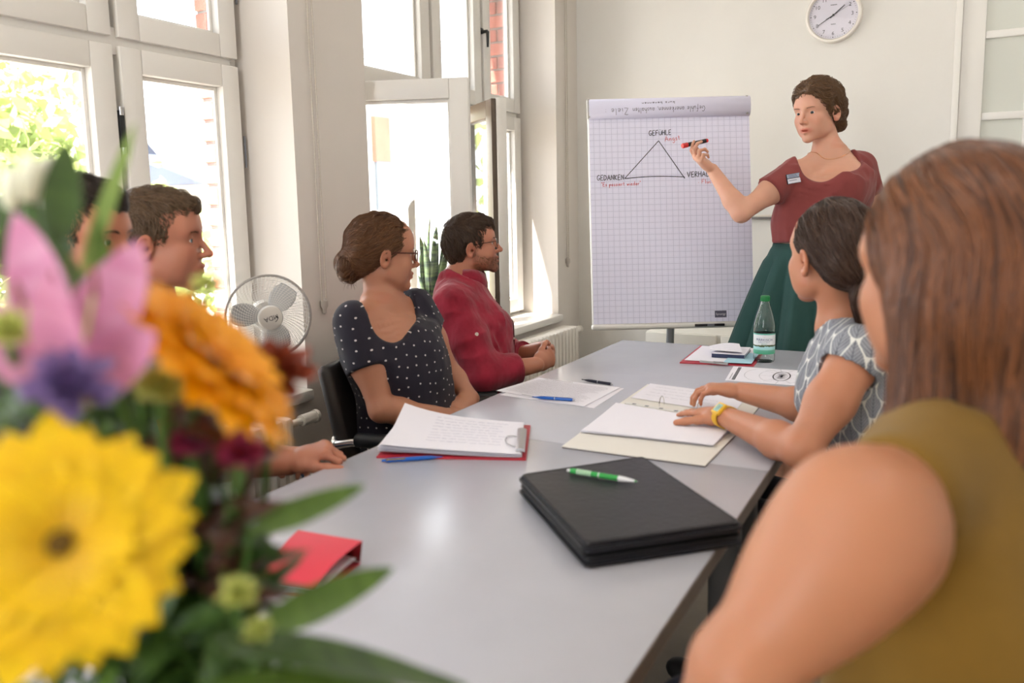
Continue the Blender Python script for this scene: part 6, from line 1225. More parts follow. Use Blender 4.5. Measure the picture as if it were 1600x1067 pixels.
# ================================================================== STANDING WOMAN AT THE FLIPCHART
def woman_standing():
    A = at; U = np.array([0, 0, 1.]); rt = nrm(CAMM[:, 0]*np.array([1, 1, 0])); fw = nrm(-CAMM[:, 2]*np.array([1, 1, 0])); D = 3.2
    Fh = nrm(-rt*.82-fw*.57-U*.10); hd = Head(A(1277, 178, D), Fh, U+rt*-.03, .93, nose=.86, jaw=.95, chin=.9, mouth_open=.0022)
    F = nrm(-rt*.50-fw*.87); R = nrm(np.cross(F, U))
    nb = A(1296, 238, D+.02); sR, sL = A(1240, 272, D-.04), A(1346, 264, D+.05)
    eR, wR = A(1158, 333, D-.10), A(1113, 265, D-.02); eL, wL = A(1362, 345, D+.10), A(1330, 425, D+.0)
    zp = lambda px, z, d: np.array([*A(px, 400, d)[:2], z])
    pel = zp(1268, .93, D+.02); tor = [(zp(1268, .78, D+.02), .17, .12), (pel, .175, .125), (zp(1266, 1.10, D+.02), .125, .095), (zp(1280, 1.23, D+.02), .132, .100), (A(1292, 288, D+.02), .158, .106), (A(1294, 264, D+.02), .145, .07), (A(1295, 254, D+.02), .11, .055), (nb, .052, .048)]
    torso = Loft(tor, R, F, .03); c1 = A(1288, 297, D)
    bust = [Ell(c1+R*s*.068+F*.062, (.058, .056, .056), .05) for s in (-1, 1)]
    neck = [Cone(hd.W(0, -.024, -.045), nb, .047, .049, .03), Cone(nb-U*.005, sR, .030, .042, .05), Cone(nb-U*.005, sL, .030, .042, .05)]
    hr = hand_prims(wR, A(1076, 238, D-.06)-wR, nrm(-fw*.25-rt*.4+U*.75), 1, (.50, .75, 1.15, 1.3), .95, spread=.05, thumb=(.45, .35, .1), tcurl=.15); hl = hand_prims(wL, A(1318, 470, D-.04)-wL, -rt, -1, (.4, .45, .5, .55), .92)
    arms = arm_prims(sR, eR, wR, .044, .034, .036, .0235)+arm_prims(sL, eL, wL, .044, .034, .036, .0235)
    lg = []; 
    for s in (-1, 1):
        h = pel+R*s*.085-U*.05; k = np.array([*(h[:2]), .50])+F*.02; a = np.array([*(h[:2]), .09]); lg += [Cone(h, k, .078, .052, .04), Cone(k, k*.65+a*.35, .05, .052, .02), Cone(k*.65+a*.35, a, .052, .034, .02), Cone(a-F*.03-U*.05, a+F*.13-U*.062, .032, .026, .03)]
    f = union([torso]+bust+neck+arms+lg+[hd.f]); g = lambda p: smin(smin(f(p), hl(p), .012), hr(p), .006)
    o = body_object('woman standing by the flipchart in a rust red top and dark green skirt', g, *bounds(torso, hd.f, hr, hl, *arms, *lg), .010, [hd.box(.0034), (*bounds(hr, pad=-.03), .0036)], skin('skin_standing_woman', srgb(208, 156, 132)), hd, lips=(.80, .46, .46))
    hm = hair_mat('hair_ash_brown', srgb(108, 80, 56)); hd.eyes(o, (84, 92, 98), (-.1, 1, -.12)); hd.brows(o, hair_mat('brow_light_brown', srgb(140, 108, 82)), .0018, 46)
    bare = [(.14, .076), (.092, .077), (.072, .066), (.058, .048), (.040, .028), (.022, .010), (.006, -.006), (-.012, -.012), (-.028, -.040), (-.05, -.060), (-.09, -.080), (-.1, -.2), (.2, -.2), (.2, .09)]
    hf = HairF(hd, [Ell((0, -.018, .050), (.086, .110, .100), .02), Ell((0, -.075, .0), (.068, .056, .066), .03), Ell((0, .05, .098), (.056, .050, .030), .03)], bare, .008, (42, 42, 42), extra=[Ell((0, -.10, -.030), (.052, .036, .044), .02), Ell((.035, -.09, -.045), (.026, .026, .028), .01), Ell((-.03, -.10, -.05), (.03, .026, .026), .01), Ell((-.012, -.122, .005), (.04, .026, .04), .02)])
    flow = lambda q, t: np.stack([.6*np.sin(q[:, 1]*45+q[:, 2]*30)+q[:, 0]*4, -1.0+.6*np.sin(q[:, 0]*60), -.5+q[:, 2]*3*(q[:, 1] > 0)+.5*np.sin(q[:, 1]*70)], 1)
    build_hair(hd, hf, 'hair', hm, o, flow, 2600, .07, .0010, lift=.006, jit=.32, seg=10, box=.18, seed=15)
    MB().sph(Vector(hd.W(.078, -.012, -.034).tolist()), .0045).build('ear_stud', mat('pearl', srgb(150, 110, 90), .2), o)
    # blouse with short sleeves and a wide round neck
    cloth = fabric('rust_red_viscose', srgb(130, 62, 60), weave=600, var=.07); cR, cL = sR+(eR-sR)*.46, sL+(eL-sL)*.50; wz = 1.175
    big = Loft([(zp(1262, wz-.06, D+.02), .136, .108), (zp(1266, wz+.0, D+.02), .152, .124), (zp(1277, 1.27, D+.02), .150, .120)]+[(c, a+.014, b+.016) for c, a, b in tor[4:-1]]+[(nb, .066, .06)], R, F, .03)
    sl = [Cone(sR+(sR-eR)*.05, sR+(eR-sR)*.6, .058, .066, .05), Cone(sL+(sL-eL)*.05, sL+(eL-sL)*.65, .058, .066, .05)]; su = union([big]+[Ell(b.c, b.r+.012, .06) for b in bust]+[Cone(nb, sR*.9+nb*.1, .036, .050, .05), Cone(nb, sL*.9+nb*.1, .036, .050, .05)]); sv = [union([q]) for q in sl]
    nk = union([Ell(A(1297, 248, D-.05), (.122, .122, .066), .06), Cone(A(1291, 246, D-.06), A(1280, 259, D-.14), .085, .062, .06), Cone(nb+U*.06, nb, .10, .085, .02)])
    def sf(p):
        d = su(p)+folds(p, nrm([.1, 0, 1]), 16, .010, 14)+folds(p, nrm([.3, .2, 1]), 34, .004, 15)-.006
        for q, c, dd in ((sv[0], cR, nrm(eR-sR)), (sv[1], cL, nrm(eL-sL))): d = smin(d, np.maximum(q(p)+folds(p, dd, 24, .008, 9)-.003, (p-c)@dd), .025)
        return smax(smax(d, -nk(p), .012), wz-.06-p[:, 2]-.012*np.sin(p[:, 0]*16+1), .012)
    bl = garment('blouse', sf, *bounds(big, *sl, pad=.03), .0065, cloth, o)
    # necklace and name badge
    pts = []
    for a in np.linspace(-2.5, 2.5, 40):
        p = np.array([nb+R*math.sin(a)*.072+F*(math.cos(a)*.075)+U*(.022-.052*(1+math.cos(a))/2)])
        for _ in range(8): p = p-grad(f, p)*(f(p)-.0015)[:, None]
        pts.append(p[0])
    MB().tube(pts, .0010, 5).build('necklace', mat('gold_chain', srgb(214, 160, 110), .25, metal=1), o)
    bp = np.array([A(1239, 279, D-.25)]); vd = nrm(A(1239, 279, 2)-A(1239, 279, 1))
    for _ in range(60): bp = bp+vd*np.clip(sf(bp), -.01, .02)[:, None]*.7
    fr_ = frame(-grad(sf, bp)[0]*1.0, U); Mb = Matrix(np.column_stack([fr_[:, 0], fr_[:, 2], -fr_[:, 1]]).tolist()).to_4x4() @ Matrix.Rotation(math.radians(8), 4, 'Z'); Mb.translation = Vector(bp[0].tolist())
    bd = MB().box((-.030, -.019, .001), (.030, .019, .005), .0012, Mb).build('name_badge', mat('badge_dark', srgb(46, 46, 56), .4), bl)
    MB().box((-.028, .0035, .0048), (.028, .0172, .0054), 0, Mb).build('badge_upper_strip', mat('badge_grey', srgb(160, 170, 190), .4), bd); MB().box((-.028, -.0172, .0048), (.028, .0005, .0054), 0, Mb).build('badge_lower_strip', mat('badge_white', srgb(222, 222, 232), .4), bd)
    ln = MB()
    for y, x1 in ((.013, .018), (.0075, .020), (-.0065, .016)): ln.box((-.022, y-.0009, .0054), (x1-.004, y+.0009, .0057), 0, Mb)
    ln.build('badge_lettering', mat('badge_ink', srgb(70, 74, 100), .5), bd)
    # skirt: a flared circle skirt with soft pleats
    c = zp(1264, 1.10, D+.02); V, Fc = [], []; Na, Nz = 120, 30; H = .70
    for j in range(Nz+1):
        t = j/Nz; z = c[2]+.02-H*t; r0 = .132+.215*t**.8; b0 = .102+.20*t**.8
        for i in range(Na):
            a = 2*math.pi*i/Na; fo = 1+(.19*t**.55)*math.sin(13*a+1.4*math.sin(2*a)+.6)+.05*t**.6*math.sin(29*a+2)
            if t < .07: fo = 1.0
            p = c*np.array([1, 1, 0])+R*math.cos(a)*r0*fo+F*math.sin(a)*b0*fo+U*z; V.append(p)
    Fc = [(j*Na+i, j*Na+(i+1) % Na, (j+1)*Na+(i+1) % Na, (j+1)*Na+i) for j in range(Nz) for i in range(Na)]
    skm = fabric('dark_green_cotton', srgb(44, 74, 70), weave=500, var=.06, sheen=.05); so = from_np('skirt', V, Fc, skm, o); md = so.modifiers.new('s', 'SOLIDIFY'); md.thickness = .002
    V = []
    for z, k in ((c[2]+.022, 1.0), (c[2]+.024, 1.02), (c[2]-.024, 1.09), (c[2]-.026, 1.07)):
        for i in range(60): a = 2*math.pi*i/60; V.append(c*np.array([1, 1, 0])+R*math.cos(a)*.135*k+F*math.sin(a)*.105*k+U*z)
    from_np('waistband', V, [(j*60+i, j*60+(i+1) % 60, (j+1)*60+(i+1) % 60, (j+1)*60+i) for j in range(3) for i in range(60)], skm, so)
    for s in (-1, 1):
        b = np.array([*((pel+R*s*.085)[:2]), .03]); u2 = union([Cone(b-F*.035, b+F*.13, .040, .034, .02, (U, .9)), Cone(b-F*.03, b-F*.03+U*.03, .038, .036, .02)]); garment('shoe', lambda p, u2=u2: np.maximum(np.maximum(u2(p), -p[:, 2]+.003), p[:, 2]-.06), b-.2, b+.2, .008, mat('dark_flat_shoe', srgb(40, 36, 36), .45), o)
    # the marker in her hand
    a = np.array(hr.tips[0]); th = np.array(hr.tips[4]); mid = (a+th)/2; dr = nrm(A(1064, 231, D-.06)-mid+rt*-.03); 
    e = empty('marker_pen', 'black marker with red cap held in the standing woman\'s raised hand', 'marker', tuple(mid)); q = Vector(dr.tolist()).to_track_quat('Z', 'Y'); e.rotation_mode = 'QUATERNION'; e.rotation_quaternion = q
    MB().lathe([(0, -.055), (.0075, -.055), (.0082, -.052), (.0082, .038), (.007, .040), (0, .040)], 18).build('barrel', black_m, e); rm = mat('red_marker_cap', srgb(206, 40, 44), .35)
    MB().lathe([(.0086, .032), (.0098, .033), (.0098, .054), (.008, .056), (0, .056)], 18).build('cap', rm, e); MB().lathe([(0, -.062), (.007, -.062), (.0080, -.058), (.0080, -.052), (.0, -.052)], 18).build('end_plug', rm, e)
woman_standing()
# ================================================================== WOMAN IN THE LEAF PRINT TOP
def leaf_material():
    t = NT('leaf_print_cotton'); X, Y, Z = t.xyz(t.coord('UV')); cx, cy = .040, .066
    H = .072; cx = .043
    wob = t.math('MULTIPLY', t.math('SUBTRACT', t.noise(t.coord('UV'), 80, 2), .5), .07)
    def layer(o):   # one of two interleaved lattices of pointed leaves
        u = t.math('SUBTRACT', t.math('FRACT', t.math('ADD', t.math('DIVIDE', X, cx), o)), .5); v = t.math('FRACT', t.math('ADD', t.math('DIVIDE', Y, H), o))
        au = t.math('ABSOLUTE', u); prof = t.math('MULTIPLY', t.math('SINE', t.math('MULTIPLY', t.math('POWER', t.math('MAXIMUM', v, .001), .62), math.pi)), .38)
        leaf = t.math('LESS_THAN', t.math('ADD', au, wob), t.math('SUBTRACT', prof, .02)); big_ = t.math('LESS_THAN', t.math('ADD', au, wob), t.math('ADD', prof, .035)); vein = t.math('LESS_THAN', au, .020)
        side = t.math('LESS_THAN', t.math('FRACT', t.math('ADD', t.math('MULTIPLY', v, 9.0), t.math('MULTIPLY', au, -8.0))), .25); return leaf, vein, side, big_
    l1, v1, s1, b1 = layer(0.0); l2, v2, s2, b2 = layer(.5); l2 = t.math('MULTIPLY', l2, t.math('SUBTRACT', 1.0, b1))
    leaf = t.math('MAXIMUM', l1, l2); vein = t.math('ADD', t.math('MULTIPLY', l1, v1), t.math('MULTIPLY', t.math('SUBTRACT', 1.0, l1), v2)); side = t.math('ADD', t.math('MULTIPLY', l1, s1), t.math('MULTIPLY', t.math('SUBTRACT', 1.0, l1), s2))
    n = t.noise(t.coord('UV'), 45, 3); g = t.mix(n, srgb(96, 98, 108), srgb(150, 152, 160)); g = t.mix(t.math('MULTIPLY', side, .35), g, srgb(206, 208, 210)); g = t.mix(t.math('MULTIPLY', vein, .7), g, srgb(84, 88, 98))
    t.set(t.b, 'Base Color', t.mix(leaf, srgb(218, 218, 214), g)); t.set(t.b, 'Roughness', .8); t.set(t.b, 'Specular IOR Level', .25); t.bump(t.noise(t.coord(), 500, 3), .1, .003); return t.m
def woman_leaf():
    A = at; U = np.array([0, 0, 1.]); rt = nrm(CAMM[:, 0]*np.array([1, 1, 0])); fw = nrm(-CAMM[:, 2]*np.array([1, 1, 0])); D = 1.85
    Fh = nrm(fw*.96-rt*.28); hd = Head(A(1297, 404, D), nrm(Fh+U*.06), U, .95, nose=.95)
    F = nrm(-rt*.48+fw*.86); R = nrm(np.cross(F, U)); nb = A(1318, 505, D+.02)
    sL, sR = A(1334, 566, D-.15), A(1345, 545, D+.15); eL, eR = A(1252, 704, 1.66), np.array(on_z(1285, 640, .80)); wL, wR = np.array(on_z(1133, 651, .783)), np.array(on_z(1158, 612, .805))
    pel = A(1430, 850, D+.05); tor = [(pel, .175, .125), (A(1418, 760, D+.03), .150, .112), (A(1402, 690, D+.02), .142, .105), (A(1376, 610, D+.01), .152, .108), (A(1346, 560, D+.01), .150, .078), (A(1332, 532, D+.015), .115, .058), (nb, .052, .048)]
    torso = Loft(tor, R, F, .03); bust = [Ell(np.array(tor[3][0])+R*s*.066+F*.068-U*.01, (.058, .058, .058), .05) for s in (-1, 1)]
    neck = [Cone(hd.W(0, -.024, -.045), nb, .047, .049, .03), Cone(nb-U*.005, sL, .032, .042, .05), Cone(nb-U*.005, sR, .032, .042, .05)]
    tL, tR = np.array(on_z(1064, 634, .772)), np.array(on_z(1076, 632, .795)); kR = np.array(on_z(1090, 603, .812))
    hl = hand_prims(wL, tL-wL, -U+fw*.1, 1, (.12, .12, .14, .18), .93, spread=.07, thumb=(.8, .1, .0), tcurl=.1); hr = hand_prims(wR, kR-wR, nrm(-U+(kR-wR)*.1), -1, (.48, .52, .55, .6), .93, spread=.07, thumb=(.5, .25, .1), tcurl=.2)
    arms = arm_prims(sL, eL, wL, .046, .036, .039, .0245)+arm_prims(sR, eR, wR, .046, .036, .039, .0245)
    f = union([torso]+bust+neck+arms+[hd.f]); g = lambda p: smin(smin(f(p), hl(p), .012), hr(p), .004)
    o = body_object('dark haired woman with a ponytail in a grey leaf print top, hands folded on binder', g, *bounds(torso, hd.f, hr, hl, *arms), .009, [hd.box(.0034), (*bounds(hr, hl, pad=-.035), .0030)], skin('skin_leaf_woman', srgb(186, 126, 96)), hd)
    hm = hair_mat('hair_dark_chestnut', srgb(66, 46, 36), .36); hd.eyes(o); hd.brows(o, hm)
    bare = [(.14, .080), (.086, .080), (.066, .066), (.050, .035), (.026, .018), (.004, .006), (-.004, -.004), (-.028, -.006), (-.034, -.022), (-.055, -.050), (-.09, -.072), (-.1, -.2), (.2, -.2), (.2, .08)]
    tie = np.array([.004, -.118, -.052])
    hf = HairF(hd, [Ell((0, -.020, .046), (.084, .112, .098), .02), Ell((0, -.078, -.005), (.066, .054, .062), .03)], bare, .0025, (30, 70, 70), extra=[Cone(tie, tie+np.array([0, -.012, -.012]), .022, .024, .01)])
    def flow(q, t): d = tie-q; return d/(np.linalg.norm(d, axis=1)[:, None]+.02)
    h = build_hair(hd, hf, 'hair', hm, o, flow, 2600, .15, .0010, lift=.0025, jit=.10, seg=12, box=.18, seed=21)
    tail = union([Cone(hd.W(*tie), hd.W(.004, -.140, -.075), .024*.95, .030, .02), Cone(hd.W(.004, -.140, -.075), hd.W(.006, -.142, -.17), .030, .012, .03)])
    tf = lambda p: tail(p)+(vnoise(hd.L(p)*np.array([90, 90, 12]))-.5)*.006
    P, Fc = mesh_field(tf, hd.W(0, -.13, -.11)-.13, hd.W(0, -.13, -.11)+.13, .004); pt = from_np('ponytail', P, Fc, hm, o, attrs={'tint': np.full((len(P), 3), .85)})
    rt_ = surf_roots(P, Fc, lambda c: (hd.L(c)[:, 2] > -.085)*1., 500, 3); strands('hair_locks', tf, rt_, lambda p, t: np.tile([0, 0, -1.], (len(p), 1)), .10, hm, pt, .0011, 10, .003, jit=.12, seed=3)
    q = Vector((hd.M@nrm([0, -.8, -.7])).tolist()); MB().tube([Vector(hd.W(*(tie+np.array([0, -.006, -.006]))).tolist())+q.to_track_quat('Z', 'Y') @ Vector((.024*math.cos(a), .024*math.sin(a), 0)) for a in np.linspace(0, 2*math.pi, 24, endpoint=False)], .0045, 7, closed=True).build('hair_tie', mat('plum_hair_tie', srgb(66, 36, 42), .6), o)
    # top with cap sleeves
    cloth = leaf_material(); big = Loft([(pel-U*.04, .19, .14)]+[(c, a+.014, b+.016) for c, a, b in tor[1:-1]]+[(nb+U*.004, .066, .060)], R, F, .03)
    cL, cR = sL+(eL-sL)*.16, sR+(eR-sR)*.16; sl = [Cone(s+(s-e)*.12, s+(e-s)*.4, .058, .064, .05) for s, e in ((sL, eL), (sR, eR))]
    su = union([big]+[Ell(b.c, b.r+.012, .06) for b in bust]+[Cone(nb, sL*.9+nb*.1, .040, .055, .05), Cone(nb, sR*.9+nb*.1, .040, .055, .05)]); sv = [union([q_]) for q_ in sl]
    holes = [union([Cone(s+(e-s)*.22, e, .062, .075, .02)]) for s, e in ((sL, eL), (sR, eR))]
    dn = nrm(hd.W(0, -.03, -.08)-nb)
    hole = union([Cone(nb-U*.012+F*.015, nb+U*.12, .070, .14, .02)])
    def sf(p):
        d = su(p)+folds(p, nrm([.1, 0, 1]), 16, .008, 24)-.004
        for q_, c, dd in ((sv[0], cL, nrm(eL-sL)), (sv[1], cR, nrm(eR-sR))): d = smin(d, np.maximum(q_(p), (p-c)@dd), .02)
        for h_ in holes: d = smax(d, -h_(p), .006)
        d = smax(d, -hole(p), .005); return smax(d, pel[2]-.03-p[:, 2], .01)
    garment('top', sf, *bounds(big, *sl, pad=.02), .0065, cloth, o, uvf=lambda P: np.stack([np.arctan2((P-tor[3][0])@-F, (P-tor[3][0])@-R)*.16, P[:, 2]], 1))
    # yellow digital watch
    d = nrm(wL-eL); c = wL-d*.004; fr_ = frame(d, U); W = MB(); ye = mat('yellow_watch_rubber', srgb(226, 178, 52), .4)
    pts = [c+fr_[:, 0]*.031*math.cos(a)+fr_[:, 2]*.0245*math.sin(a) for a in np.linspace(0, 2*math.pi, 30, endpoint=False)]
    MBt = Matrix(np.column_stack([fr_[:, 1], -fr_[:, 0], fr_[:, 2]]).tolist()).to_4x4(); MBt.translation = Vector(c.tolist())
    ba = []; n = 30
    for p in pts:
        o_ = nrm(p-c)
        for w_, t_ in ((-.009, 0), (.009, 0), (.009, .0028), (-.009, .0028)): ba.append(p+d*w_+o_*t_)
    Fc = [(4*i+a, 4*i+(a+1) % 4, 4*((i+1) % n)+(a+1) % 4, 4*((i+1) % n)+a) for i in range(n) for a in range(4)]
    wb = from_np('watch', ba, Fc, ye, o); wb.data.set_sharp_from_angle(angle=.6)
    Mw = MBt @ Matrix.Rotation(math.radians(-40), 4, 'X')
    MB().box((-.016, -.0165, .024), (.016, .0165, .033), .003, Mw).build('watch_case', ye, wb); MB().box((-.010, -.011, .0331), (.010, .011, .0336), 0, Mw).build('watch_screen', mat('watch_lcd', srgb(150, 186, 168), .2), wb)
    MB().box((-.005, -.006, .0337), (-.0035, .006, .0339), 0, Mw).box((.0005, -.008, .0337), (.0025, .008, .0339), 0, Mw).build('watch_digits', mat('lcd_ink', srgb(70, 100, 110), .4), wb)
    jm = fabric('dark_skirt', srgb(36, 38, 50)); F2 = nrm([-1, .15, 0]); R2 = nrm(np.cross(F2, U)); k0 = pel+F2*.40; kz = np.array([1, 1, 0]); ft = pel+F2*.40
    legs(o, pel+R2*.085, pel-R2*.085, k0*kz+R2*.09+U*.5, k0*kz-R2*.09+U*.5, ft*kz+R2*.09+U*.08, ft*kz-R2*.09+U*.08, jm, mat('black_shoe', srgb(30, 28, 28), .4), .08)
    chair(pel[0], pel[1], math.atan2(F2[1], F2[0]), 'black armchair that the woman in the leaf print top sits in')
woman_leaf()
# ================================================================== WOMAN WITH LONG AUBURN HAIR, NEAREST ON THE RIGHT
def woman_auburn():
    A = at; U = np.array([0, 0, 1.]); rt = nrm(CAMM[:, 0]*np.array([1, 1, 0])); fw = nrm(-CAMM[:, 2]*np.array([1, 1, 0])); D = .85
    Fh = nrm(fw*.90-rt*.43); hd = Head(A(1490, 440, D), Fh, U, .93, nose=.95)
    F = nrm(-rt*.55+fw*.83); R = nrm(np.cross(F, U)); nb = A(1500, 640, D+.0)
    sL, sR = A(1352, 815, .68), A(1620, 730, D+.13); eL, wL = A(1158, 1048, .66), A(1085, 1340, .73); eR = A(1560, 1100, 1.05); wR = A(1240, 1120, 1.06)
    P_ = lambda px, py, d: A(px, py, d)
    tor = [(P_(1530, 1480, .86), .178, .130), (P_(1525, 1280, .85), .158, .118), (P_(1518, 1120, .85), .154, .112), (P_(1520, 900, .845), .156, .110), (P_(1515, 770, .84), .150, .080), (P_(1505, 700, .845), .118, .060), (nb, .054, .050)]
    torso = Loft(tor, R, F, .03); pel = np.array(tor[0][0]); bust = [Ell(np.array(tor[3][0])+R*s*.066+F*.068, (.058, .058, .058), .05) for s in (-1, 1)]
    neck = [Cone(hd.W(0, -.024, -.045), nb, .047, .049, .03), Cone(nb-U*.005, sL, .034, .046, .05), Cone(nb-U*.005, sR, .034, .046, .05)]
    hl = hand_prims(wL, nrm(-rt+fw*.5), -U, 1, (.4, .4, .45, .5), .93); hr = hand_prims(wR, nrm(-rt+fw*.3), -U, -1, (.4, .4, .45, .5), .93)
    arms = arm_prims(sL, eL, wL, .051, .0385, .041, .0255)+arm_prims(sR, eR, wR, .054, .040, .042, .0255)+[Ell(sL+(eL-sL)*.10, (.060, .060, .060), .04)]
    f = union([torso]+bust+neck+arms+[hd.f]); g = lambda p: smin(smin(f(p), hl(p), .012), hr(p), .006)
    o = body_object('woman with long auburn hair and bare arm in an olive sleeveless top, nearest the camera', g, *bounds(torso, hd.f, hr, hl, *arms), .009, [hd.box(.004), (*bounds(hr, hl, pad=-.03), .006)], skin('skin_auburn_woman', srgb(176, 120, 90)), hd)
    t = NT('hair_auburn'); a_ = t.attr('tint')[2]; t.set(t.b, 'Base Color', t.mix(t.ramp(a_, .66, 1.36), srgb(48, 25, 17), srgb(136, 84, 50))); t.set(t.b, 'Roughness', .34); t.set(t.b, 'Specular IOR Level', .45); hm = t.m
    hd.eyes(o); hd.brows(o, hm)
    bare = [(.15, .084), (.088, .084), (.074, .066), (.062, .030), (.056, -.01), (.048, -.05), (.036, -.085), (.020, -.12), (.012, -.17), (.010, -.30), (.2, -.26), (.2, .09)]
    ells = [Ell((0, -.016, .046), (.088, .112, .103), .02), Ell((0, -.06, -.02), (.086, .070, .085), .04)]
    ells += [Cone((s*.060, -.02, -.02), (s*.072, -.035, -.16), .036, .034, .03) for s in (-1, 1)]+[Cone((s*.072, -.035, -.16), (s*.058, -.050, -.27), .034, .030, .03) for s in (-1, 1)]
    ells += [Cone((0, -.085, -.02), (0, -.100, -.16), .060, .050, .04, (np.array([0, 1., 0]), .6)), Cone((.0, -.100, -.16), (.02, -.112, -.34), .056, .048, .04, (np.array([0, 1., 0]), .6)), Cone((.02, -.112, -.34), (.05, -.13, -.47), .046, .036, .04, (np.array([0, 1., 0]), .6)), Cone((.072, -.035, -.16), (.066, -.085, -.38), .034, .032, .03), Cone((.066, -.085, -.38), (.066, -.115, -.48), .030, .022, .03)]
    hf = HairF(hd, ells, bare, .003, (34, 34, 4))
    def flow(q, t):
        d = np.stack([q[:, 0]*7, -.4*(q[:, 2] > .05)*np.ones(len(q))+(q[:, 1] < -.02)*-.3*(q[:, 2] > .02), np.full(len(q), -.25)], 1); dn = np.clip((.10-q[:, 2])/.08, 0, 1)[:, None]; return d*(1-dn)+np.array([0, 0, -1.])*dn
    build_hair(hd, hf, 'hair', hm, o, flow, 5600, .36, .0012, res=.0055, box=.20, zlo=.54, lift=.004, jit=.06, seg=20, seed=31, roots_mask=lambda q: (q[:, 2] > -.02)*1.+.25)
    # olive sleeveless top
    cloth = fabric('olive_viscose', srgb(122, 92, 34), weave=500, var=.07, sheen=.1)
    big = Loft([(pel-U*.04, .19, .14)]+[(np.array(c), a+.013, b+.015) for c, a, b in tor[1:-1]]+[(nb+U*.003, .064, .060)], R, F, .03)
    su = union([big]+[Ell(b.c, b.r+.012, .06) for b in bust]+[Cone(nb, sL*.72+nb*.28, .042, .046, .05), Cone(nb, sR*.72+nb*.28, .042, .046, .05)])
    holes = [union([Cone(s+U*.05-R*sg*.012, s+(e-s)*.30+R*-sg*.01, .060, .078, .03)]) for s, e, sg in ((sL, eL, 1), (sR, eR, -1))]
    hole = union([Cone(nb-U*.01+F*.012, nb+U*.12, .070, .14, .02)])
    def sf(p):
        d = su(p)+folds(p, nrm([.1, 0, 1]), 14, .008, 34)-.004
        for h_ in holes: d = smax(d, -h_(p), .008)
        d = smax(d, -hole(p), .005); return smax(d, pel[2]-.03-p[:, 2], .01)
    garment('top', sf, *bounds(big, pad=.03), .0075, cloth, o)
    jm = fabric('navy_jeans', srgb(34, 42, 66)); F2 = nrm([-1, .35, 0]); R2 = nrm(np.cross(F2, U)); k0 = pel+F2*.42; kz = np.array([1, 1, 0]); ft = pel+F2*.42
    legs(o, pel+R2*.085, pel-R2*.085, k0*kz+R2*.09+U*.52, k0*kz-R2*.09+U*.52, ft*kz+R2*.09+U*.08, ft*kz-R2*.09+U*.08, jm, mat('black_shoe', srgb(30, 28, 28), .4), .08)
    chair(pel[0], pel[1], math.atan2(F2[1], F2[0]), 'black armchair that the woman with the auburn hair sits in')
woman_auburn()
# ================================================================== THE BOUQUET ON THE FRONT TABLE
VX, VY, VM = -.43, .37, .97
e = empty('glass_vase', 'glass vase holding the mixed bouquet on the front table', 'vase', (VX, VY, TZ))
vg = NT('vase_glass'); vg.set(vg.b, 'Transmission Weight', 1.0); vg.set(vg.b, 'Roughness', .02); vg.set(vg.b, 'Base Color', (.9, .97, .93)); h_ = VM-TZ
MB().lathe([(0, 0), (.045, 0), (.048, .004), (.052, h_*.5), (.060, h_), (.0585, h_+.001), (.0575, h_), (.0495, h_*.5), (.045, .010), (0, .010)], 36).build('vase_wall', vg.m, e)
MB().lathe([(0, .0105), (.0445, .0105), (.049, h_*.5), (.0518, h_*.6), (0, h_*.6)], 32).build('water', vg.m, e)
stem_m = mat('green_stem', srgb(70, 104, 44), .5)
def leafmat(name, c1, c2, tr=.25):
    t = NT(name); n = t.noise(t.scale(t.coord(), (14, 60, 14)), 1.0, 3); t.set(t.b, 'Base Color', t.mix(t.ramp(n, .3, .7), c1, c2)); t.set(t.b, 'Roughness', .45)
    tl = t.n('ShaderNodeBsdfTranslucent'); t.set(tl, 0, tuple(min(1, x*1.3) for x in c2)); mx = t.n('ShaderNodeMixShader'); t.set(mx, 0, tr); t.t.links.new(t.b.outputs[0], mx.inputs[1]); t.t.links.new(tl.outputs[0], mx.inputs[2]); t.t.links.new(mx.outputs[0], t.out.inputs[0]); return t.m
yel = leafmat('yellow_petal', srgb(240, 186, 0), srgb(250, 214, 8), .2); ora = leafmat('orange_petal', srgb(238, 146, 0), srgb(248, 178, 4), .2); pnk = leafmat('pink_petal', srgb(184, 96, 146), srgb(216, 158, 192), .3)
pur = leafmat('purple_petal', srgb(96, 76, 140), srgb(150, 130, 180), .2); mag = leafmat('magenta_petal', srgb(140, 40, 84), srgb(176, 74, 116), .2); rus = leafmat('rust_petal', srgb(112, 44, 28), srgb(150, 66, 40), .2); whi = leafmat('white_bud_petal', srgb(216, 220, 190), srgb(240, 240, 226), .3); lim = leafmat('lime_petal', srgb(176, 190, 92), srgb(212, 214, 140), .25)
gD = leafmat('dark_leaf', srgb(36, 62, 24), srgb(70, 98, 40), .15); gM = leafmat('mid_leaf', srgb(62, 92, 30), srgb(104, 136, 56), .25); gL = leafmat('light_leaf', srgb(112, 142, 66), srgb(150, 176, 100), .3); gB = leafmat('maroon_leaf', srgb(66, 38, 30), srgb(96, 62, 48), .15)
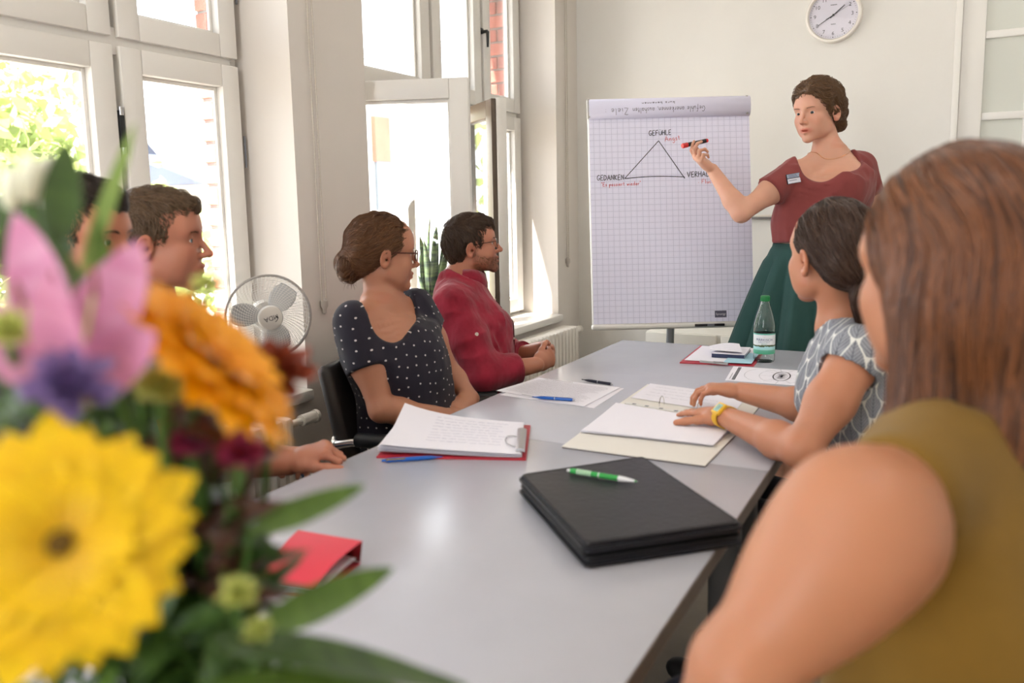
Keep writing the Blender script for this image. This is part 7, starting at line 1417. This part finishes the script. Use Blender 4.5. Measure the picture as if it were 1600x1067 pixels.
def blade_mesh(name, m, L, wd, cup=.15, bend=.2, tip=.6, base=.25, n=8, notch=0, twist=0):
    """a petal or leaf along +y, face up +z"""
    V, Fc = [], []
    for i in range(n+1):
        t = i/n; w_ = wd*max(.02, (base+(1-base)*math.sin(min(1, t/tip)*math.pi/2)))*(1 if t < tip else max(.03, math.cos((t-tip)/(1-tip)*math.pi/2)**.7)); z = -bend*L*t*t; y = L*t*(1-.25*bend*bend*t)
        for s in (-1, -.5, 0, .5, 1): V.append((s*w_/2, y-(notch*L if abs(s) < .2 and i == n else 0), z+cup*wd*(s*s-.3)*math.sin(math.pi*min(1, t+.15))))
    for i in range(n):
        for j in range(4): a = i*5+j; Fc.append((a, a+1, a+6, a+5))
    me = bpy.data.meshes.new(name); me.from_pydata(V, [], Fc); me.polygons.foreach_set('use_smooth', np.ones(len(me.polygons), bool)); me.materials.append(m); return me
def face_M(c, nrm_, roll=0):
    q = Vector(nrm_).normalized().to_track_quat('Z', 'Y'); return Matrix.Translation(Vector(c)) @ q.to_matrix().to_4x4() @ Matrix.Rotation(roll, 4, 'Z')
def bez(p0, p1, p2, n=12): return [tuple((1-t)**2*np.array(p0)+2*t*(1-t)*np.array(p1)+t*t*np.array(p2)) for t in np.linspace(0, 1, n)]
def flower(name, label, c, nv, group=None):
    e = empty(name, label, 'flower', tuple(c), group=group); nv = nrm(nv); V0 = np.array([VX+random.uniform(-.03, .03), VY+random.uniform(-.03, .03), VM-.12])-np.array(c)
    MB().tube(bez(V0, V0*np.array([.5, .5, .25])-nv*.09, -nv*.008), [.0028]*12, 6).build('stem', stem_m, e); return e, nv
def add_petals(e, me, n, nv, tilt, r0=0, roll0=0, z=0, nm='petal', jit=.05):
    for k in range(n):
        a = 2*math.pi*k/n+roll0+random.uniform(-jit, jit); o = bpy.data.objects.new(nm, me); link(o, e)
        o.matrix_local = face_M((0, 0, 0), nv) @ Matrix.Rotation(a, 4, 'Z') @ Matrix.Translation((0, r0, z)) @ Matrix.Rotation(tilt+random.uniform(-jit, jit)*1.2, 4, 'X') @ Matrix.Diagonal((random.uniform(.92, 1.06),)*3+(1,))
def gerbera(name, label, c, nv, R, pm, core, rings=((21, 1.0, .02), (19, .84, .16), (18, .50, .35)), wd=.26):
    e, nv = flower(name, label, c, nv)
    for k, (n, s, tilt) in enumerate(rings): add_petals(e, blade_mesh('petal', pm, R*s*.93, R*wd*(1 if k < 2 else .7), .18, .12, .62, .34, 7, .02), n, nv, tilt, R*.07, k*.13, .001*k)
    M_ = face_M((0, 0, 0), nv); MB().lathe([(0, .004), (R*.06, .0035), (R*.09, .001), (R*.10, -.002), (R*.06, -.006)], 20, M_).build('flower_heart', core, e)
    mb = MB()
    for k in range(60): a = k*2.4; r_ = R*.09*math.sqrt(k/60); mb.sph(M_ @ Vector((r_*math.cos(a), r_*math.sin(a), .0045)), .0012, u=6, v=4)
    mb.build('florets', core, e)['kind'] = 'stuff'
    add_petals(e, blade_mesh('sepal', gM, R*.32, R*.10, .1, -.2, .4), 14, nv, -.5, 0, 0, -.004, 'sepal'); return e
dirc = lambda x, y, d, tx, ty, td: nrm(at(tx, ty, td)-at(x, y, d))
c = at(95, 850, .36); gerbera('yellow_gerbera', 'large bright yellow gerbera facing the camera at the front of the bouquet', c, nrm(EYEP-c)+CAMM[:, 1]*.10-CAMM[:, 0]*.05, .060, yel, mat('gerbera_heart', srgb(106, 78, 10), .8), wd=.36)
c = at(338, 562, .47); nv = nrm(CAMM[:, 0]*.70+CAMM[:, 1]*.68+CAMM[:, 2]*.06); gerbera('orange_gerbera', 'orange gerbera seen edge on, leaning towards the window side', c, nv, .064, ora, mat('gerbera_heart_orange', srgb(206, 120, 10), .8), rings=((26, 1.0, .06), (24, .86, .22), (20, .62, .42)), wd=.30)
# pink lily: six recurved petals and stamens
c = at(120, 610, .43); e, nv = flower('pink_lily', 'open pink lily with long pointed petals at the left of the bouquet', c, nrm(CAMM[:, 1]*.9+CAMM[:, 2]*.35))
for k, (px, py, d, w_, L) in enumerate(((18, 330, .44, .030, .10), (215, 375, .44, .034, .09), (70, 430, .36, .026, .08), (170, 420, .50, .030, .09), (-60, 470, .43, .030, .09), (240, 520, .40, .028, .06))):
    dv = at(px, py, d)-c; L = np.linalg.norm(dv); y = nrm(dv); x = nrm(np.cross(y, CAMM[:, 2])); z = np.cross(x, y); o = bpy.data.objects.new('petal', blade_mesh('petal', pnk, L, w_*1.15, .25, .02, .45, .30, 10)); link(o, e)
    o.matrix_local = Matrix(np.column_stack([x, y, z]).tolist()).to_4x4()
for k in range(6):
    a = k*1.05; tipv = nrm(nv+.35*(np.array(CAMM[:, 0])*math.cos(a)+CAMM[:, 2]*math.sin(a)))*.06; s_ = MB().tube([(0, 0, 0), tuple(tipv*.5), tuple(tipv)], .0008, 5).build('stamen', lim, e); MB().sph(tuple(tipv), (.0016, .0016, .005), u=8, v=6).build('anther', rus, s_)
MB().lathe([(0, -.012), (.008, -.008), (.013, .006), (.010, .016)], 14, face_M((0, 0, 0), nv)).build('throat', lim, e)
# white freesia buds
for px, py, d, s, lab in ((52, 285, .47, .0112, 'larger pale white bud against the left window'), (82, 310, .50, .011, 'small slender white bud just above the lily'), (24, 300, .47, .010, 'white half open bud at the far left of the bouquet')):
    c = at(px, py, d); e, nv = flower('white_bud', lab, c, nrm(CAMM[:, 1]+CAMM[:, 0]*.25)); me = blade_mesh('petal', whi, s*2.6, s*1.4, .5, -.06, .5, .5, 8); add_petals(e, me, 6, nv, 1.25, s*.25, 0, -s)
# purple, lime, magenta and rust blooms: tufts of small petals
def tuft(name, label, px, py, d, R, m, n, nv=None, squash=1.0):
    c = at(px, py, d); e, nv = flower(name, label, c, nrm(EYEP-c)*.6+CAMM[:, 1]*.7 if nv is None else nv)
    for k, (cnt, tilt, s) in enumerate(((n, .1, 1.0), (n, .55, .85), (int(n*.8), 1.0, .65), (int(n*.5), 1.3, .45))): add_petals(e, blade_mesh('petal', m, R*s, R*.52*s, .3, -.1*squash, .6, .4, 6), cnt, nv, tilt, R*.06, k*.4, 0, jit=.15)
    return e
tuft('purple_bloom', 'purple ruffled bloom above the yellow gerbera', 108, 606, .395, .023, pur, 10)
tuft('lime_bloom', 'oval pale lime bloom in the middle of the bouquet', 250, 606, .44, .0155, lim, 9)
tuft('lime_bloom', 'smaller dull lime bloom left of the orange gerbera', 213, 556, .46, .012, lim, 8)
tuft('lime_bloom', 'tiny pale green bloom at the chin of the profile man', 322, 446, .50, .010, lim, 7)
tuft('magenta_bloom', 'small magenta bloom below the orange gerbera', 378, 708, .46, .015, mag, 10)
tuft('magenta_bloom', 'dim magenta bloom to the left of the other magenta one', 300, 690, .47, .014, mag, 10)
tuft('rust_bloom', 'rusty brown red bloom behind the orange gerbera', 428, 585, .52, .027, rus, 12)
tuft('lime_bloom', 'pale cream bloom low in the green foliage', 372, 928, .44, .012, lim, 8)
tuft('lime_bloom', 'cream bud beneath the pale cream bloom', 402, 985, .44, .009, lim, 7)
tuft('lime_bloom', 'yellow green bloom at the far left edge of the bouquet', 12, 520, .42, .016, lim, 8)
# long blades and broad leaves
def single_leaf(name, label, p0, p1, wd, m, bend=.1, up=None, p_mid=None, tip=.35):
    """one long leaf from p0 to p1 (surveyed points) with its stalk down to the vase"""
    p0, p1 = np.array(p0), np.array(p1); e = empty(name, label, 'leaf', tuple(p0)); y = nrm(p1-p0); L = np.linalg.norm(p1-p0); x = nrm(np.cross(y, EYEP-p0 if up is None else up)); z = np.cross(x, y)
    o = bpy.data.objects.new('blade', blade_mesh('blade', m, L, wd, .12, bend, tip, .35, 14)); link(o, e); Mb_ = Matrix(np.column_stack([x, y, z]).tolist()).to_4x4(); o.matrix_local = Mb_
    V0 = np.array([VX, VY, VM-.1])-p0; MB().tube(bez(V0, V0*np.array([.45, .45, .3]), (0, 0, 0)), .0018, 5).build('stalk', stem_m, e); return e
single_leaf('grass_blade', 'tall pale green grass blade arching up to the window frame', at(128, 430, .47), at(214, 186, .50), .0095, gL, .06)
single_leaf('long_leaf', 'dark green upright leaf left of the dark haired man', at(90, 380, .455), at(104, 216, .47), .021, gD, .05)
single_leaf('long_leaf', 'dark leaf stretching left behind the white buds', at(110, 400, .50), at(-40, 300, .50), .028, gD, .05)
single_leaf('long_leaf', 'dark leaf between the white buds and the lily', at(60, 440, .52), at(10, 330, .52), .034, gD, .02)
single_leaf('broad_leaf', 'broad dark green leaf lying across the bottom edge by the table', at(330, 1010, .42), at(735, 1062, .50), .050, gD, .02, up=(0, 0, 1), tip=.4)
single_leaf('broad_leaf', 'second broad leaf below the other, reaching the bottom right of the bouquet', at(300, 1090, .42), at(690, 1085, .47), .045, gM, .02, up=(0, 0, 1), tip=.4)
single_leaf('broad_leaf', 'grey green leaf pointing right just below the red folder', at(400, 985, .46), at(622, 884, .53), .022, gM, .05)
single_leaf('broad_leaf', 'green leaf pointing right above the red folder', at(390, 830, .48), at(575, 756, .53), .017, gM, .05)
single_leaf('broad_leaf', 'narrow green leaf rising under the lily petal', at(190, 620, .45), at(150, 330, .47), .016, gM, .04)
# leafy sprigs fill the bouquet: each a stem with leaves
lm = [blade_mesh('leaf', m, L, w_, .15, .25, .45, .25, 7) for m, L, w_ in ((gD, .050, .022), (gM, .046, .020), (gD, .060, .026), (gB, .045, .022), (gD, .070, .020))]
BF = empty('bouquet_foliage', 'leafy green and maroon foliage filling the bouquet between the flowers', 'foliage', (VX, VY, VM-.08))
rs = random.Random(21); spots = []
for gx in range(12, 520, 62):
    for gy in range(620, 1100, 66): spots.append((gx+rs.uniform(-24, 24), gy+rs.uniform(-24, 24)))
spots = [(x, y) for x, y in spots if x < 470-max(0, (y-880))*.15 and not (y < 760 and x > 430) and not (x > 375 and 730 < y < 975)]+[(20, 400), (-20, 560), (40, 600), (60, 700), (170, 520), (200, 650), (330, 640), (240, 500), (150, 470), (-30, 450), (10, 660)]
for i, (px, py) in enumerate(spots):
    d = rs.uniform(.46, .58); tip = at(px, py, d); root = np.array([VX+rs.uniform(-.03, .03), VY+rs.uniform(-.03, .03), VM-.08]); e = bpy.data.objects.new('leafy_sprig', None); link(e, BF); e.location = tuple(root-np.array(BF.location))
    v = tip-root; pts = [np.array(p) for p in bez((0, 0, 0), v*np.array([.35, .35, .6]), v, 14)]; MB().tube(pts, [.0018]*10+[.0014, .0011, .0009, .0006], 5).build('stem', stem_m, e)
    k3 = 3 if 250 < px < 480 and py < 780 and rs.random() < .6 else rs.choice((0, 1, 2, 4, 0))
    for k in range(9):
        t = 13-min(12, k*.75); a = int(t); p = pts[min(a, 13)]; tan = nrm(pts[min(a, 13)]-pts[max(a-1, 0)]); sd = nrm(np.cross(tan, [rs.uniform(-1, 1), rs.uniform(-1, 1), rs.uniform(-.3, .3)])); y = nrm(tan*.55+sd); x = nrm(np.cross(y, tan+np.array([0, 0, .5]))); z = np.cross(x, y)
        o = bpy.data.objects.new('leaf', lm[k3]); link(o, e); M_ = Matrix(np.column_stack([x, y, z]).tolist()).to_4x4(); M_.translation = Vector(p.tolist()); o.matrix_local = M_ @ Matrix.Diagonal((rs.uniform(.6, .95),)*3+(1,))
